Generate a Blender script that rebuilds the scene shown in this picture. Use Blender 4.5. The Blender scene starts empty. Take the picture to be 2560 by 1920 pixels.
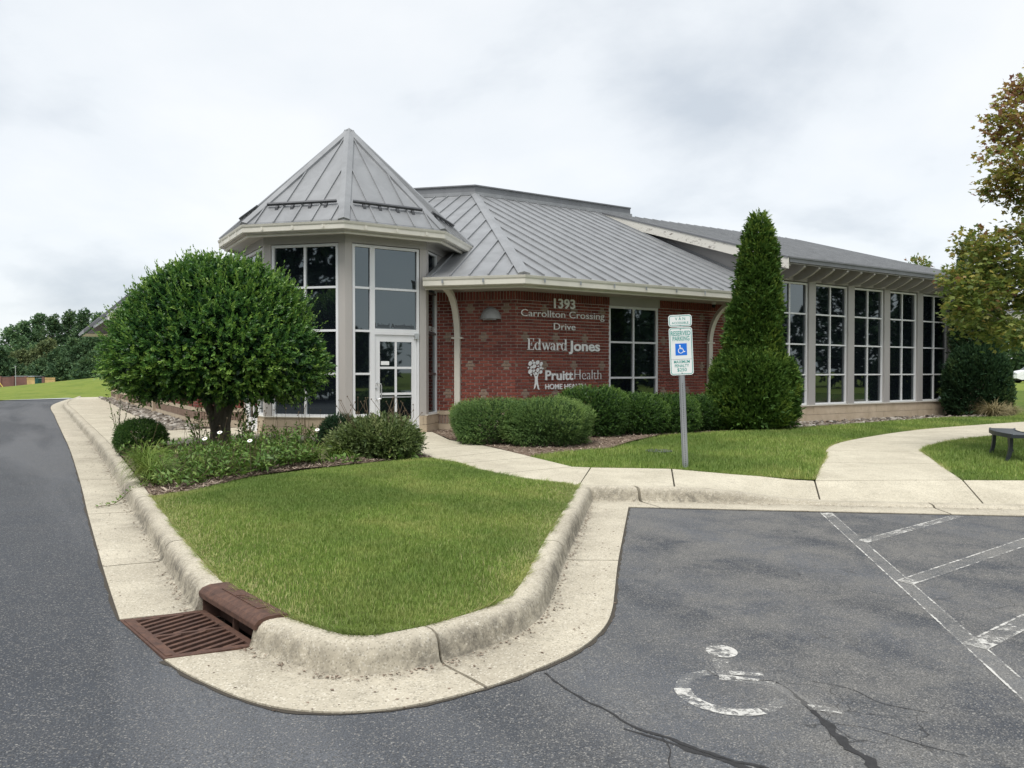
import bpy, bmesh, math, random
import numpy as np
from mathutils import Vector, Matrix, geometry

R = math.radians
random.seed(7)
RNG = np.random.default_rng(7)
scene = bpy.context.scene
col = scene.collection

# ---------------------------------------------------------------- camera
CAM_H = 1.6
cam_d = bpy.data.cameras.new('camera')
cam = bpy.data.objects.new('camera', cam_d)
col.objects.link(cam)
cam.location = (0, 0, CAM_H)
cam.rotation_euler = (R(90 - 0.86), 0, 0)
cam_d.sensor_width = 36.0
cam_d.lens = 36.0 * 1930 / 2560
cam_d.clip_end = 3000
scene.camera = cam

# ---------------------------------------------------------------- sky
SUN_EL, SUN_AZ = 62.0, 205.0        # high sun behind the cloud, behind the camera
world = bpy.data.worlds.new('World')
scene.world = world
world.use_nodes = True
wn = world.node_tree
wn.nodes.clear()
wl = wn.links.new
w_out = wn.nodes.new('ShaderNodeOutputWorld')
w_sky = wn.nodes.new('ShaderNodeTexSky')
w_sky.sky_type = 'NISHITA'
w_sky.sun_disc = False
w_sky.sun_elevation = R(SUN_EL)
w_sky.sun_rotation = R(SUN_AZ)
w_bg1 = wn.nodes.new('ShaderNodeBackground')
w_bg1.inputs['Strength'].default_value = 0.12
wl(w_sky.outputs[0], w_bg1.inputs['Color'])
w_tc = wn.nodes.new('ShaderNodeTexCoord')
w_sep = wn.nodes.new('ShaderNodeSeparateXYZ')
wl(w_tc.outputs['Generated'], w_sep.inputs[0])
w_add = wn.nodes.new('ShaderNodeMath'); w_add.operation = 'MAXIMUM'; w_add.inputs[1].default_value = 0.0
wl(w_sep.outputs['Z'], w_add.inputs[0])
w_ad2 = wn.nodes.new('ShaderNodeMath'); w_ad2.operation = 'ADD'; w_ad2.inputs[1].default_value = 0.34
wl(w_add.outputs[0], w_ad2.inputs[0])
w_dx = wn.nodes.new('ShaderNodeMath'); w_dx.operation = 'DIVIDE'
w_dy = wn.nodes.new('ShaderNodeMath'); w_dy.operation = 'DIVIDE'
wl(w_sep.outputs['X'], w_dx.inputs[0]); wl(w_ad2.outputs[0], w_dx.inputs[1])
wl(w_sep.outputs['Y'], w_dy.inputs[0]); wl(w_ad2.outputs[0], w_dy.inputs[1])
w_cmb = wn.nodes.new('ShaderNodeCombineXYZ')
wl(w_dx.outputs[0], w_cmb.inputs[0]); wl(w_dy.outputs[0], w_cmb.inputs[1])
w_cmb.inputs[2].default_value = 5.2
w_n1 = wn.nodes.new('ShaderNodeTexNoise')
w_n1.inputs['Scale'].default_value = 1.35
w_n1.inputs['Detail'].default_value = 9.0
w_n1.inputs['Roughness'].default_value = 0.53
w_n1.inputs['Distortion'].default_value = 0.15
wl(w_cmb.outputs[0], w_n1.inputs['Vector'])
w_r = wn.nodes.new('ShaderNodeValToRGB')
w_r.color_ramp.elements[0].position = 0.32
w_r.color_ramp.elements[0].color = (0.305, 0.33, 0.358, 1)
w_r.color_ramp.elements[1].position = 0.60
w_r.color_ramp.elements[1].color = (0.468, 0.477, 0.483, 1)
e = w_r.color_ramp.elements.new(0.47)
e.color = (0.430, 0.447, 0.461, 1)
wl(w_n1.outputs['Fac'], w_r.inputs[0])
w_bg2 = wn.nodes.new('ShaderNodeBackground')
w_bg2.inputs['Strength'].default_value = 1.0
wl(w_r.outputs[0], w_bg2.inputs['Color'])
w_mix = wn.nodes.new('ShaderNodeMixShader')
w_mix.inputs[0].default_value = 0.93        # cloud deck covers nearly all of the blue
wl(w_bg1.outputs[0], w_mix.inputs[1]); wl(w_bg2.outputs[0], w_mix.inputs[2])
wl(w_mix.outputs[0], w_out.inputs[0])

sun_d = bpy.data.lights.new('sun', 'SUN')
sun_d.energy = 1.5
sun_d.angle = R(28)
sun_d.color = (1.0, 0.965, 0.92)
sun = bpy.data.objects.new('sun', sun_d)
col.objects.link(sun)
# light travels from the sun's direction (behind and left of the camera) to the scene
_az = R(SUN_AZ)
_sd = Vector((math.sin(_az) * math.cos(R(SUN_EL)), math.cos(_az) * math.cos(R(SUN_EL)), math.sin(R(SUN_EL))))
sun.rotation_euler = _sd.to_track_quat('Z', 'Y').to_euler()
sun.location = (0, -5, 30)

vs = scene.view_settings
vs.view_transform = 'Standard'
vs.look = 'None'
vs.gamma = 1.0
vs.use_curve_mapping = False
vs.exposure = 1.08

scene.cycles.max_bounces = 6
scene.cycles.diffuse_bounces = 3
scene.cycles.glossy_bounces = 3
scene.cycles.transparent_max_bounces = 8

# ---------------------------------------------------------------- helpers
def link(o, parent=None):
    col.objects.link(o)
    if parent is not None:
        o.parent = parent
    return o

def tag(o, label=None, cat=None, group=None, kind=None):
    if label: o['label'] = label
    if cat: o['category'] = cat
    if group: o['group'] = group
    if kind: o['kind'] = kind
    return o

def empty(name, loc=(0, 0, 0), rz=0.0):
    o = bpy.data.objects.new(name, None)
    o.empty_display_size = 0.2
    o.location = loc
    o.rotation_euler = (0, 0, rz)
    col.objects.link(o)
    return o

def mesh_obj(name, me, parent=None, loc=None, rot=None, scale=None):
    o = bpy.data.objects.new(name, me)
    if loc is not None: o.location = loc
    if rot is not None: o.rotation_euler = rot
    if scale is not None: o.scale = scale
    return link(o, parent)

class MB:
    """collects geometry for ONE mesh object"""
    def __init__(self):
        self.v = []; self.f = []; self.t = []; self.cur = 0.5
    def add(self, vs_, fs_, tint=None):
        b = len(self.v)
        self.v.extend([tuple(p) for p in vs_])
        self.f.extend([tuple(i + b for i in f) for f in fs_])
        self.t.extend([self.cur if tint is None else tint] * len(vs_))
        return self
    def box(self, c, s, rz=0.0, tint=None, m=None):
        hx, hy, hz = s[0] / 2, s[1] / 2, s[2] / 2
        ca, sa = math.cos(rz), math.sin(rz)
        vs_ = []
        for z in (-hz, hz):
            for x, y in ((-hx, -hy), (hx, -hy), (hx, hy), (-hx, hy)):
                p = (c[0] + x * ca - y * sa, c[1] + x * sa + y * ca, c[2] + z)
                vs_.append(m @ Vector(p) if m is not None else p)
        return self.add(vs_, [(0, 3, 2, 1), (4, 5, 6, 7), (0, 1, 5, 4), (1, 2, 6, 5), (2, 3, 7, 6), (3, 0, 4, 7)], tint)
    def fbox(self, fr, s0, s1, o0, o1, z0, z1, tint=None):
        """box in a facade frame: s along the wall, o outward, z up"""
        P = [fr.p(s, o, z) for z in (z0, z1) for s, o in ((s0, o1), (s1, o1), (s1, o0), (s0, o0))]
        return self.add(P, [(0, 3, 2, 1), (4, 5, 6, 7), (0, 1, 5, 4), (1, 2, 6, 5), (2, 3, 7, 6), (3, 0, 4, 7)], tint)
    def prism(self, poly, z0, z1, m=None, tint=None):
        n = len(poly)
        vs_ = [(x, y, z0) for x, y in poly] + [(x, y, z1) for x, y in poly]
        if m is not None: vs_ = [m @ Vector(p) for p in vs_]
        fs_ = [tuple(range(n - 1, -1, -1)), tuple(range(n, 2 * n))]
        fs_ += [(i, (i + 1) % n, n + (i + 1) % n, n + i) for i in range(n)]
        return self.add(vs_, fs_, tint)
    def bar(self, a, b, w, h, up=(0, 0, 1), tint=None):
        a = Vector(a); b = Vector(b); d = (b - a).normalized()
        u = Vector(up); s = d.cross(u)
        if s.length < 1e-5: s = d.cross(Vector((1, 0, 0)))
        s.normalize(); u = s.cross(d)
        P = []
        for c in (a, b):
            for i, j in ((-1, -1), (1, -1), (1, 1), (-1, 1)):
                P.append(c + s * (i * w / 2) + u * (j * h / 2))
        return self.add(P, [(0, 1, 2, 3), (7, 6, 5, 4), (0, 4, 5, 1), (1, 5, 6, 2), (2, 6, 7, 3), (3, 7, 4, 0)], tint)
    def tube(self, pts, rad, n=8, cap=True, tint=None):
        pts = [Vector(p) for p in pts]
        if not hasattr(rad, '__len__'): rad = [rad] * len(pts)
        rings = []; vs_ = []
        prev = None
        for i, p in enumerate(pts):
            d = (pts[min(i + 1, len(pts) - 1)] - pts[max(i - 1, 0)])
            d.normalize()
            if prev is None:
                s = d.cross(Vector((0, 0, 1)))
                if s.length < 1e-3: s = Vector((1, 0, 0))
            else:
                s = prev - d * prev.dot(d)
            s.normalize(); prev = s
            u = d.cross(s)
            rings.append(len(vs_))
            for k in range(n):
                a = 2 * math.pi * k / n
                vs_.append(p + (s * math.cos(a) + u * math.sin(a)) * rad[i])
        fs_ = []
        for i in range(len(pts) - 1):
            a, b = rings[i], rings[i + 1]
            for k in range(n):
                fs_.append((a + k, a + (k + 1) % n, b + (k + 1) % n, b + k))
        if cap:
            fs_.append(tuple(range(n - 1, -1, -1)))
            fs_.append(tuple(range(rings[-1], rings[-1] + n)))
        return self.add(vs_, fs_, tint)
    def lathe(self, prof, n=16, c=(0, 0, 0), m=None, tint=None):
        vs_ = []; fs_ = []
        for r, z in prof:
            for k in range(n):
                a = 2 * math.pi * k / n
                p = (c[0] + r * math.cos(a), c[1] + r * math.sin(a), c[2] + z)
                vs_.append(m @ Vector(p) if m is not None else p)
        for i in range(len(prof) - 1):
            for k in range(n):
                fs_.append((i * n + k, i * n + (k + 1) % n, (i + 1) * n + (k + 1) % n, (i + 1) * n + k))
        fs_.append(tuple(range(n - 1, -1, -1)))
        q = (len(prof) - 1) * n
        fs_.append(tuple(range(q, q + n)))
        return self.add(vs_, fs_, tint)
    def mesh(self, name, mat, smooth=False):
        me = bpy.data.meshes.new(name)
        me.from_pydata(self.v, [], self.f)
        me.materials.append(mat)
        at = me.attributes.new('tint', 'FLOAT', 'POINT')
        at.data.foreach_set('value', np.array(self.t, dtype=np.float32))
        if smooth:
            me.polygons.foreach_set('use_smooth', np.ones(len(me.polygons), dtype=bool))
        me.update()
        return me
    def build(self, name, mat, parent=None, smooth=False, fix=False):
        me = self.mesh(name, mat, smooth)
        if fix:
            bm = bmesh.new(); bm.from_mesh(me)
            bmesh.ops.recalc_face_normals(bm, faces=bm.faces)
            bm.to_mesh(me); bm.free()
        if smooth: me.set_sharp_from_angle(angle=R(42))
        return mesh_obj(name, me, parent)

class Frame:
    """facade frame: origin at the left end seen from outside"""
    def __init__(self, p0, p1):
        self.o = Vector((p0[0], p0[1], 0)); d = Vector((p1[0] - p0[0], p1[1] - p0[1], 0))
        self.L = d.length; self.d = d / self.L
        self.n = Vector((self.d.y, -self.d.x, 0))
        self.ang = math.atan2(self.d.y, self.d.x)
    def p(self, s, o, z):
        q = self.o + self.d * s + self.n * o
        return (q.x, q.y, z)

def np_mesh(name, V, tris, tint, mat, quads=None, smooth=False):
    """fast mesh from numpy arrays (tris (n,3), quads (m,4))"""
    me = bpy.data.meshes.new(name)
    V = np.asarray(V, dtype=np.float32)
    nt = 0 if tris is None else len(tris); nq = 0 if quads is None else len(quads)
    me.vertices.add(len(V)); me.vertices.foreach_set('co', V.ravel())
    loops = []
    if nt: loops.append(np.asarray(tris, dtype=np.int32).ravel())
    if nq: loops.append(np.asarray(quads, dtype=np.int32).ravel())
    loops = np.concatenate(loops)
    me.loops.add(len(loops)); me.loops.foreach_set('vertex_index', loops)
    st = np.concatenate([np.arange(nt, dtype=np.int32) * 3, nt * 3 + np.arange(nq, dtype=np.int32) * 4])
    me.polygons.add(nt + nq); me.polygons.foreach_set('loop_start', st)
    me.materials.append(mat)
    at = me.attributes.new('tint', 'FLOAT', 'POINT')
    at.data.foreach_set('value', np.asarray(tint, dtype=np.float32))
    if smooth:
        me.polygons.foreach_set('use_smooth', np.ones(nt + nq, dtype=bool))
    me.update(calc_edges=True)
    return me

def inpoly(X, Y, poly):
    X = np.asarray(X, float); Y = np.asarray(Y, float)
    c = np.zeros(X.shape, bool)
    n = len(poly); j = n - 1
    for i in range(n):
        xi, yi = poly[i]; xj, yj = poly[j]
        with np.errstate(divide='ignore', invalid='ignore'):
            t = ((yi > Y) != (yj > Y)) & (X < (xj - xi) * (Y - yi) / ((yj - yi) if yj != yi else 1e-12) + xi)
        c ^= t
        j = i
    return c

def resample(pts, step, closed=False):
    pts = [Vector((p[0], p[1])) for p in pts]
    if closed: pts = pts + [pts[0]]
    out = []
    for a, b in zip(pts[:-1], pts[1:]):
        n = max(1, int(math.ceil((b - a).length / step)))
        for k in range(n): out.append(tuple(a.lerp(b, k / n)))
    if not closed: out.append(tuple(pts[-1]))
    return out

def catmull(pts, step):
    P = [Vector((p[0], p[1])) for p in pts]
    out = []
    for i in range(len(P) - 1):
        p0 = P[max(i - 1, 0)]; p1 = P[i]; p2 = P[i + 1]; p3 = P[min(i + 2, len(P) - 1)]
        n = max(1, int(math.ceil((p2 - p1).length / step)))
        for k in range(n):
            t = k / n
            q = 0.5 * ((2 * p1) + (p2 - p0) * t + (2 * p0 - 5 * p1 + 4 * p2 - p3) * t * t + (3 * p1 - p0 - 3 * p2 + p3) * t ** 3)
            out.append((q.x, q.y))
    out.append((P[-1].x, P[-1].y))
    return out

def normals_left(path):
    N = []
    for i in range(len(path)):
        a = Vector(path[max(i - 1, 0)]); b = Vector(path[i]); c = Vector(path[min(i + 1, len(path) - 1)])
        n1 = n2 = None
        if (b - a).length > 1e-6: t = (b - a).normalized(); n1 = Vector((-t.y, t.x))
        if (c - b).length > 1e-6: t = (c - b).normalized(); n2 = Vector((-t.y, t.x))
        if n1 is None: n1 = n2
        if n2 is None: n2 = n1
        m = (n1 + n2) / max(0.3, 1 + n1.dot(n2))
        N.append((m.x, m.y))
    return N

def offset(path, d, N=None):
    N = N or normals_left(path)
    return [(p[0] + n[0] * d, p[1] + n[1] * d) for p, n in zip(path, N)]

def inset_poly(poly, d):
    """inset of a polygon (any orientation) by d"""
    A = sum(poly[i][0] * poly[(i + 1) % len(poly)][1] - poly[(i + 1) % len(poly)][0] * poly[i][1] for i in range(len(poly)))
    s = 1 if A > 0 else -1
    out = []
    n = len(poly)
    for i in range(n):
        a = Vector(poly[i - 1]); b = Vector(poly[i]); c = Vector(poly[(i + 1) % n])
        t1 = (b - a).normalized(); t2 = (c - b).normalized()
        n1 = Vector((-t1.y, t1.x)) * s; n2 = Vector((-t2.y, t2.x)) * s
        m = (n1 + n2) / max(0.4, 1 + n1.dot(n2))
        out.append((b.x + m.x * d, b.y + m.y * d))
    return out

def fill(name, poly, zf, mat, spacing=1.0, holes=(), parent=None, extra=None, smooth=True, edge=None):
    """triangulated sheet over a polygon with holes, heights from zf(x, y)"""
    pts = []; edges = []
    for lp in [poly] + list(holes):
        lp = resample(lp, edge or spacing, closed=True)
        b = len(pts)
        pts += lp
        edges += [(b + i, b + (i + 1) % len(lp)) for i in range(len(lp))]
    bx = np.array(poly)
    if spacing:
        xs = np.arange(bx[:, 0].min(), bx[:, 0].max(), spacing); ys = np.arange(bx[:, 1].min(), bx[:, 1].max(), spacing)
        gx, gy = np.meshgrid(xs, ys)
        gx = gx.ravel() + RNG.uniform(-.2, .2, gx.size) * spacing; gy = gy.ravel() + RNG.uniform(-.2, .2, gy.size) * spacing
        k = inpoly(gx, gy, poly)
        for h in holes: k &= ~inpoly(gx, gy, h)
        pts += list(zip(gx[k].tolist(), gy[k].tolist()))
    if extra: pts += list(extra)
    r = geometry.delaunay_2d_cdt([Vector(p) for p in pts], edges, [], 0, 1e-5)
    V = np.array([(v.x, v.y) for v in r[0]]); T = np.array([f for f in r[2]])
    c = V[T].mean(axis=1)
    k = inpoly(c[:, 0], c[:, 1], poly)
    for h in holes: k &= ~inpoly(c[:, 0], c[:, 1], h)
    T = T[k]
    Z = np.array([zf(x, y) for x, y in V])
    me = np_mesh(name, np.column_stack([V, Z]), T, np.full(len(V), .5), mat, smooth=smooth)
    return mesh_obj(name, me, parent)

def sweep(mb, path, prof, N=None, closed=False, hs=None, zf=None, tints=None, cap=True):
    """sweep a profile [(offset to the left, z)] along a 2-D path"""
    N = N or normals_left(path)
    n = len(prof); vs_ = []; tn = []
    for i, (p, nn) in enumerate(zip(path, N)):
        h = 1.0 if hs is None else hs[i]
        for j, (o, z) in enumerate(prof):
            x = p[0] + nn[0] * o; y = p[1] + nn[1] * o
            vs_.append((x, y, z * h + (zf(x, y) if zf else 0)))
            tn.append(0.5 if tints is None else tints[j])
    b = len(mb.v)
    mb.v.extend(vs_); mb.t.extend(tn)
    m = len(path)
    rng = range(m) if closed else range(m - 1)
    for i in rng:
        i2 = (i + 1) % m
        for j in range(n):
            j2 = (j + 1) % n
            mb.f.append((b + i * n + j, b + i * n + j2, b + i2 * n + j2, b + i2 * n + j))
    if cap and not closed:
        mb.f.append(tuple(b + j for j in range(n - 1, -1, -1)))
        mb.f.append(tuple(b + (m - 1) * n + j for j in range(n)))
    return mb

# ---------------------------------------------------------------- materials
class NT:
    def __init__(self, name):
        self.m = bpy.data.materials.new(name)
        self.m.use_nodes = True
        self.nt = self.m.node_tree
        self.b = self.nt.nodes['Principled BSDF']
        self.out = self.nt.nodes['Material Output']
        self._pos = None
    def n(self, t, **kw):
        k = self.nt.nodes.new(t)
        for a, v in kw.items(): setattr(k, a, v)
        return k
    def l(self, a, b): self.nt.links.new(a, b)
    def pos(self, scale=None):
        if self._pos is None: self._pos = self.n('ShaderNodeNewGeometry').outputs['Position']
        if scale is None: return self._pos
        mp = self.n('ShaderNodeMapping'); mp.inputs['Scale'].default_value = scale
        self.l(self._pos, mp.inputs['Vector']); return mp.outputs[0]
    def noise(self, scale, detail=3, rough=.5, vec=None, dist=0.0):
        k = self.n('ShaderNodeTexNoise')
        k.inputs['Scale'].default_value = scale; k.inputs['Detail'].default_value = detail
        k.inputs['Roughness'].default_value = rough; k.inputs['Distortion'].default_value = dist
        self.l(vec or self.pos(), k.inputs['Vector']); return k.outputs['Fac']
    def voro(self, scale, feature='F1', vec=None, out='Distance'):
        k = self.n('ShaderNodeTexVoronoi', feature=feature); k.inputs['Scale'].default_value = scale
        self.l(vec or self.pos(), k.inputs['Vector']); return k.outputs[out]
    def ramp(self, fac, stops, interp='LINEAR'):
        k = self.n('ShaderNodeValToRGB'); k.color_ramp.interpolation = interp
        el = k.color_ramp.elements
        while len(el) < len(stops): el.new(0.5)
        for e_, (p, c) in zip(el, stops):
            e_.position = p
            e_.color = (c[0], c[1], c[2], 1) if hasattr(c, '__len__') else (c, c, c, 1)
        self.l(fac, k.inputs[0]); return k.outputs[0]
    def mix(self, fac, a, b, blend='MIX'):
        k = self.n('ShaderNodeMix', data_type='RGBA', blend_type=blend)
        for s, v in ((k.inputs[0], fac), (k.inputs[6], a), (k.inputs[7], b)):
            if hasattr(v, 'is_linked'): self.l(v, s)
            elif hasattr(v, '__len__'): s.default_value = (v[0], v[1], v[2], 1)
            elif s == k.inputs[0]: s.default_value = v
            else: s.default_value = (v, v, v, 1)
        return k.outputs[2]
    def math(self, op, a, b=0.0, clamp=False):
        k = self.n('ShaderNodeMath', operation=op, use_clamp=clamp)
        for s, v in ((k.inputs[0], a), (k.inputs[1], b)):
            if hasattr(v, 'is_linked'): self.l(v, s)
            else: s.default_value = v
        return k.outputs[0]
    def attr(self, name='tint'):
        k = self.n('ShaderNodeAttribute', attribute_name=name); return k.outputs['Fac']
    def bump(self, h, strength=.3, dist=.01):
        k = self.n('ShaderNodeBump'); k.inputs['Strength'].default_value = strength; k.inputs['Distance'].default_value = dist
        self.l(h, k.inputs['Height']); self.l(k.outputs[0], self.b.inputs['Normal'])
    def set(self, color=None, rough=None, metal=None, spec=None, ior=None):
        for nm, v in (('Base Color', color), ('Roughness', rough), ('Metallic', metal), ('Specular IOR Level', spec), ('IOR', ior)):
            if v is None: continue
            s = self.b.inputs[nm]
            if hasattr(v, 'is_linked'): self.l(v, s)
            elif hasattr(v, '__len__'): s.default_value = (v[0], v[1], v[2], 1)
            else: s.default_value = v
        return self.m

def plain(name, c, rough=.6, metal=0.0, var=.12, scale=6.0, bump=0.0, spec=None):
    k = NT(name)
    f = k.noise(scale, 4, .6)
    lo = [x * (1 - var) for x in c]; hi = [min(1, x * (1 + var)) for x in c]
    cc = k.ramp(f, [(.3, lo), (.7, hi)])
    k.set(cc, rough, metal, spec)
    if bump: k.bump(k.noise(scale * 12, 3), bump, .004)
    return k.m

M = {}
# asphalt: dark binder, pale aggregate grains, worn paler patches, fine hairline cracks
def asphalt():
    k = NT('asphalt')
    big = k.noise(.35, 5, .55, dist=.4)
    med = k.noise(1.9, 9, .74, dist=.2)
    # drive to the left is newer and smoother, the lot is worn: a real change of surface with a wandering edge
    sx = k.n('ShaderNodeSeparateXYZ'); k.l(k.pos(), sx.inputs[0])
    lot = k.math('ADD', sx.outputs['X'], k.math('MULTIPLY', k.noise(.8, 3), 2.2))
    lot = k.math('MULTIPLY', k.math('SUBTRACT', lot, .7), .5, clamp=True)
    wear = k.math('MULTIPLY', k.ramp(med, [(.40, 0.0), (.68, 1.0)]), k.math('ADD', k.math('MULTIPLY', lot, 1.0), .12), clamp=True)
    grain = k.noise(140, 2, .7)
    g2 = k.voro(150, out='Color')
    g2s = k.n('ShaderNodeSeparateColor'); k.l(g2, g2s.inputs[0])
    base = k.ramp(big, [(.30, (.045, .050, .059)), (.5, (.055, .061, .071)), (.70, (.070, .075, .084))])
    # paler wheel tracks along the drive
    mp = k.n('ShaderNodeMapping'); mp.inputs['Rotation'].default_value = (0, 0, R(-122)); mp.inputs['Scale'].default_value = (1, 1, 1)
    k.l(k.pos(), mp.inputs['Vector'])
    mp2 = k.n('ShaderNodeMapping'); mp2.inputs['Scale'].default_value = (.10, .75, 1); k.l(mp.outputs[0], mp2.inputs['Vector'])
    trk = k.noise(1.0, 4, .55, mp2.outputs[0], .6)
    base = k.mix(k.ramp(trk, [(.46, 0.0), (.62, .85)]), base, (.115, .121, .131))
    base = k.mix(wear, base, (.150, .147, .138))
    thr = k.math('SUBTRACT', k.math('SUBTRACT', .85, k.math('MULTIPLY', lot, .05)), k.math('MULTIPLY', wear, .34))
    peb = k.math('GREATER_THAN', g2s.outputs[0], thr)
    pebc = k.mix(g2s.outputs[1], (.085, .086, .088), (.27, .26, .24))
    colr = k.mix(k.math('MULTIPLY', peb, .8), base, pebc)
    dk = k.ramp(grain, [(.30, .42), (.52, 1.0), (.72, 1.5)])
    colr = k.mix(1.0, colr, dk, 'MULTIPLY')
    st = k.noise(.9, 5, .7, k.pos((1.0, .5, 1.0)), .5)
    colr = k.mix(k.ramp(st, [(.64, 0.0), (.74, .22)]), colr, (.03, .031, .034))
    nz = k.n('ShaderNodeTexNoise'); nz.inputs['Scale'].default_value = 5.0; nz.inputs['Detail'].default_value = 4.0; k.l(k.pos(), nz.inputs['Vector'])
    va = k.n('ShaderNodeVectorMath', operation='MULTIPLY_ADD'); k.l(nz.outputs['Color'], va.inputs[0]); va.inputs[1].default_value = (.28, .28, .0); k.l(k.pos(), va.inputs[2])
    cr = k.voro(3.2, 'DISTANCE_TO_EDGE', vec=va.outputs[0])
    crk = k.math('MULTIPLY', k.ramp(cr, [(0.0, 1.0), (.016, 0.0)]), k.math('MULTIPLY', k.ramp(k.noise(.9, 2), [(.54, 0.0), (.64, .8)]), lot))
    colr = k.mix(crk, colr, (.018, .018, .018))
    k.set(colr, k.ramp(med, [(.3, .72), (.7, .9)]), spec=.35)
    hgt = k.mix(.5, grain, g2s.outputs[0])
    k.bump(hgt, .55, .006)
    return k.m
M['asphalt'] = asphalt()

def concrete(name, a, b, stain=.35, dirt=False):
    k = NT(name)
    f = k.noise(1.3, 6, .6, dist=.5); g = k.noise(55, 3, .6); h = k.noise(6, 5, .65, dist=.6)
    c = k.ramp(f, [(.3, a), (.7, b)])
    c = k.mix(k.ramp(h, [(.52, 0.0), (.75, stain)]), c, [x * .55 for x in a])
    spk = k.voro(120, out='Color'); s = k.n('ShaderNodeSeparateColor'); k.l(spk, s.inputs[0])
    c = k.mix(k.math('MULTIPLY', k.math('GREATER_THAN', s.outputs[0], .86), .5), c, [x * .45 for x in a])
    c = k.mix(k.math('MULTIPLY', k.math('LESS_THAN', s.outputs[1], .10), .5), c, (.72, .68, .58))
    if dirt:
        t = k.attr()
        n = k.noise(11, 8, .78, dist=.3); n2 = k.noise(1.1, 3, .5)
        dm = k.math('MULTIPLY', k.math('MULTIPLY', t, k.ramp(n, [(.36, 0.05), (.60, 1.0)])), k.ramp(n2, [(.28, .45), (.62, 1.0)]), clamp=True)
        c = k.mix(dm, c, (.118, .108, .088))
    k.set(c, .88, spec=.25)
    k.bump(k.mix(.4, g, h), .45, .006)
    return k.m
M['kerb'] = concrete('kerb_concrete', (.405, .365, .285), (.56, .512, .405), .42, True)
M['walk'] = concrete('walk_concrete', (.435, .395, .305), (.585, .54, .425), .34)
M['joint'] = plain('joint_dirt', (.055, .047, .036), .95)
M['soil'] = plain('soil', (.06, .045, .032), .95, bump=.4)

def paint(name, c, lo, hi, edgewear=True):
    k = NT(name)
    n = k.noise(26, 5, .75, dist=.5); n2 = k.noise(3.1, 4, .6, dist=.4)
    t = k.attr()
    v = k.math('ADD', k.math('ADD', k.math('MULTIPLY', n, .6), k.math('MULTIPLY', n2, .42)), k.math('MULTIPLY', t, .22))
    a = k.ramp(v, [(lo, 0.0), (hi, 1.0)])
    cc = k.ramp(k.noise(9, 4), [(.3, [x * .85 for x in c]), (.7, c)])
    k.set(cc, .75, spec=.3)
    tr = k.n('ShaderNodeBsdfTransparent'); mx = k.n('ShaderNodeMixShader')
    a = k.math('ADD', k.math('MULTIPLY', a, .80), .09)
    k.l(a, mx.inputs[0]); k.l(tr.outputs[0], mx.inputs[1]); k.l(k.b.outputs[0], mx.inputs[2]); k.l(mx.outputs[0], k.out.inputs[0])
    return k.m
M['paint'] = paint('worn_paint', (.66, .65, .61), .665, .74)
M['tar'] = plain('tar_seal', (.026, .026, .027), .8, var=.35, scale=25, bump=.3)

def lawnmat(name, a, b, c):
    k = NT(name)
    f = k.noise(.9, 4, .6, dist=.3); g = k.noise(28, 3, .7)
    cc = k.ramp(f, [(.3, a), (.5, b), (.72, c)])
    cc = k.mix(1.0, cc, k.ramp(g, [(.25, .6), (.75, 1.2)]), 'MULTIPLY')
    k.set(cc, .9, spec=.1)
    k.bump(g, .8, .03)
    return k.m
M['turf'] = lawnmat('turf', (.08, .125, .026), (.11, .165, .032), (.15, .18, .045))
M['field'] = lawnmat('far_grass', (.135, .195, .038), (.19, .245, .048), (.225, .26, .06))

def bladem(name, stops, patch):
    k = NT(name)
    t = k.attr()
    c = k.ramp(t, stops)
    f = k.noise(1.5, 5, .7, dist=.6)
    c = k.mix(k.ramp(f, [(.46, 0.0), (.66, .85)]), c, patch)
    f2 = k.noise(.55, 3, .5)
    c = k.mix(k.ramp(f2, [(.40, .7), (.56, 0.0)]), c, (.12, .195, .045))
    k.set(c, .55, spec=.25)
    tl = k.n('ShaderNodeBsdfTranslucent'); k.l(c, tl.inputs[0])
    mx = k.n('ShaderNodeMixShader'); mx.inputs[0].default_value = .28
    k.l(k.b.outputs[0], mx.inputs[1]); k.l(tl.outputs[0], mx.inputs[2]); k.l(mx.outputs[0], k.out.inputs[0])
    return k.m
M['blade'] = bladem('grass_blade', [(0, (.135, .205, .045)), (.5, (.245, .35, .075)), (.9, (.39, .48, .125)), (1.0, (.56, .49, .27))], (.38, .41, .13))
M['blade2'] = bladem('long_grass_blade', [(0, (.07, .13, .02)), (.6, (.16, .25, .045)), (.9, (.28, .33, .09)), (1.0, (.42, .36, .17))], (.22, .27, .06))

def leafm(name, stops, rough=.42, trans=.22, spec=.4):
    k = NT(name)
    c = k.ramp(k.attr(), stops)
    k.set(c, rough, spec=spec)
    tl = k.n('ShaderNodeBsdfTranslucent'); k.l(c, tl.inputs[0])
    mx = k.n('ShaderNodeMixShader'); mx.inputs[0].default_value = trans
    k.l(k.b.outputs[0], mx.inputs[1]); k.l(tl.outputs[0], mx.inputs[2]); k.l(mx.outputs[0], k.out.inputs[0])
    return k.m
M['holly'] = leafm('holly_leaf', [(0, (.018, .055, .022)), (.35, (.042, .115, .03)), (.65, (.105, .225, .042)), (1, (.235, .37, .07))], .38, .25, .4)
M['hedge'] = leafm('hedge_leaf', [(0, (.028, .072, .016)), (.5, (.062, .14, .026)), (1, (.17, .28, .05))], .5)
M['spirea'] = leafm('pale_shrub_leaf', [(0, (.05, .105, .03)), (.5, (.115, .21, .055)), (1, (.26, .37, .105))], .6)
M['cypress'] = leafm('cypress_spray', [(0, (.04, .09, .018)), (.45, (.10, .19, .035)), (1, (.28, .38, .072))], .65, .2, .2)
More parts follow.
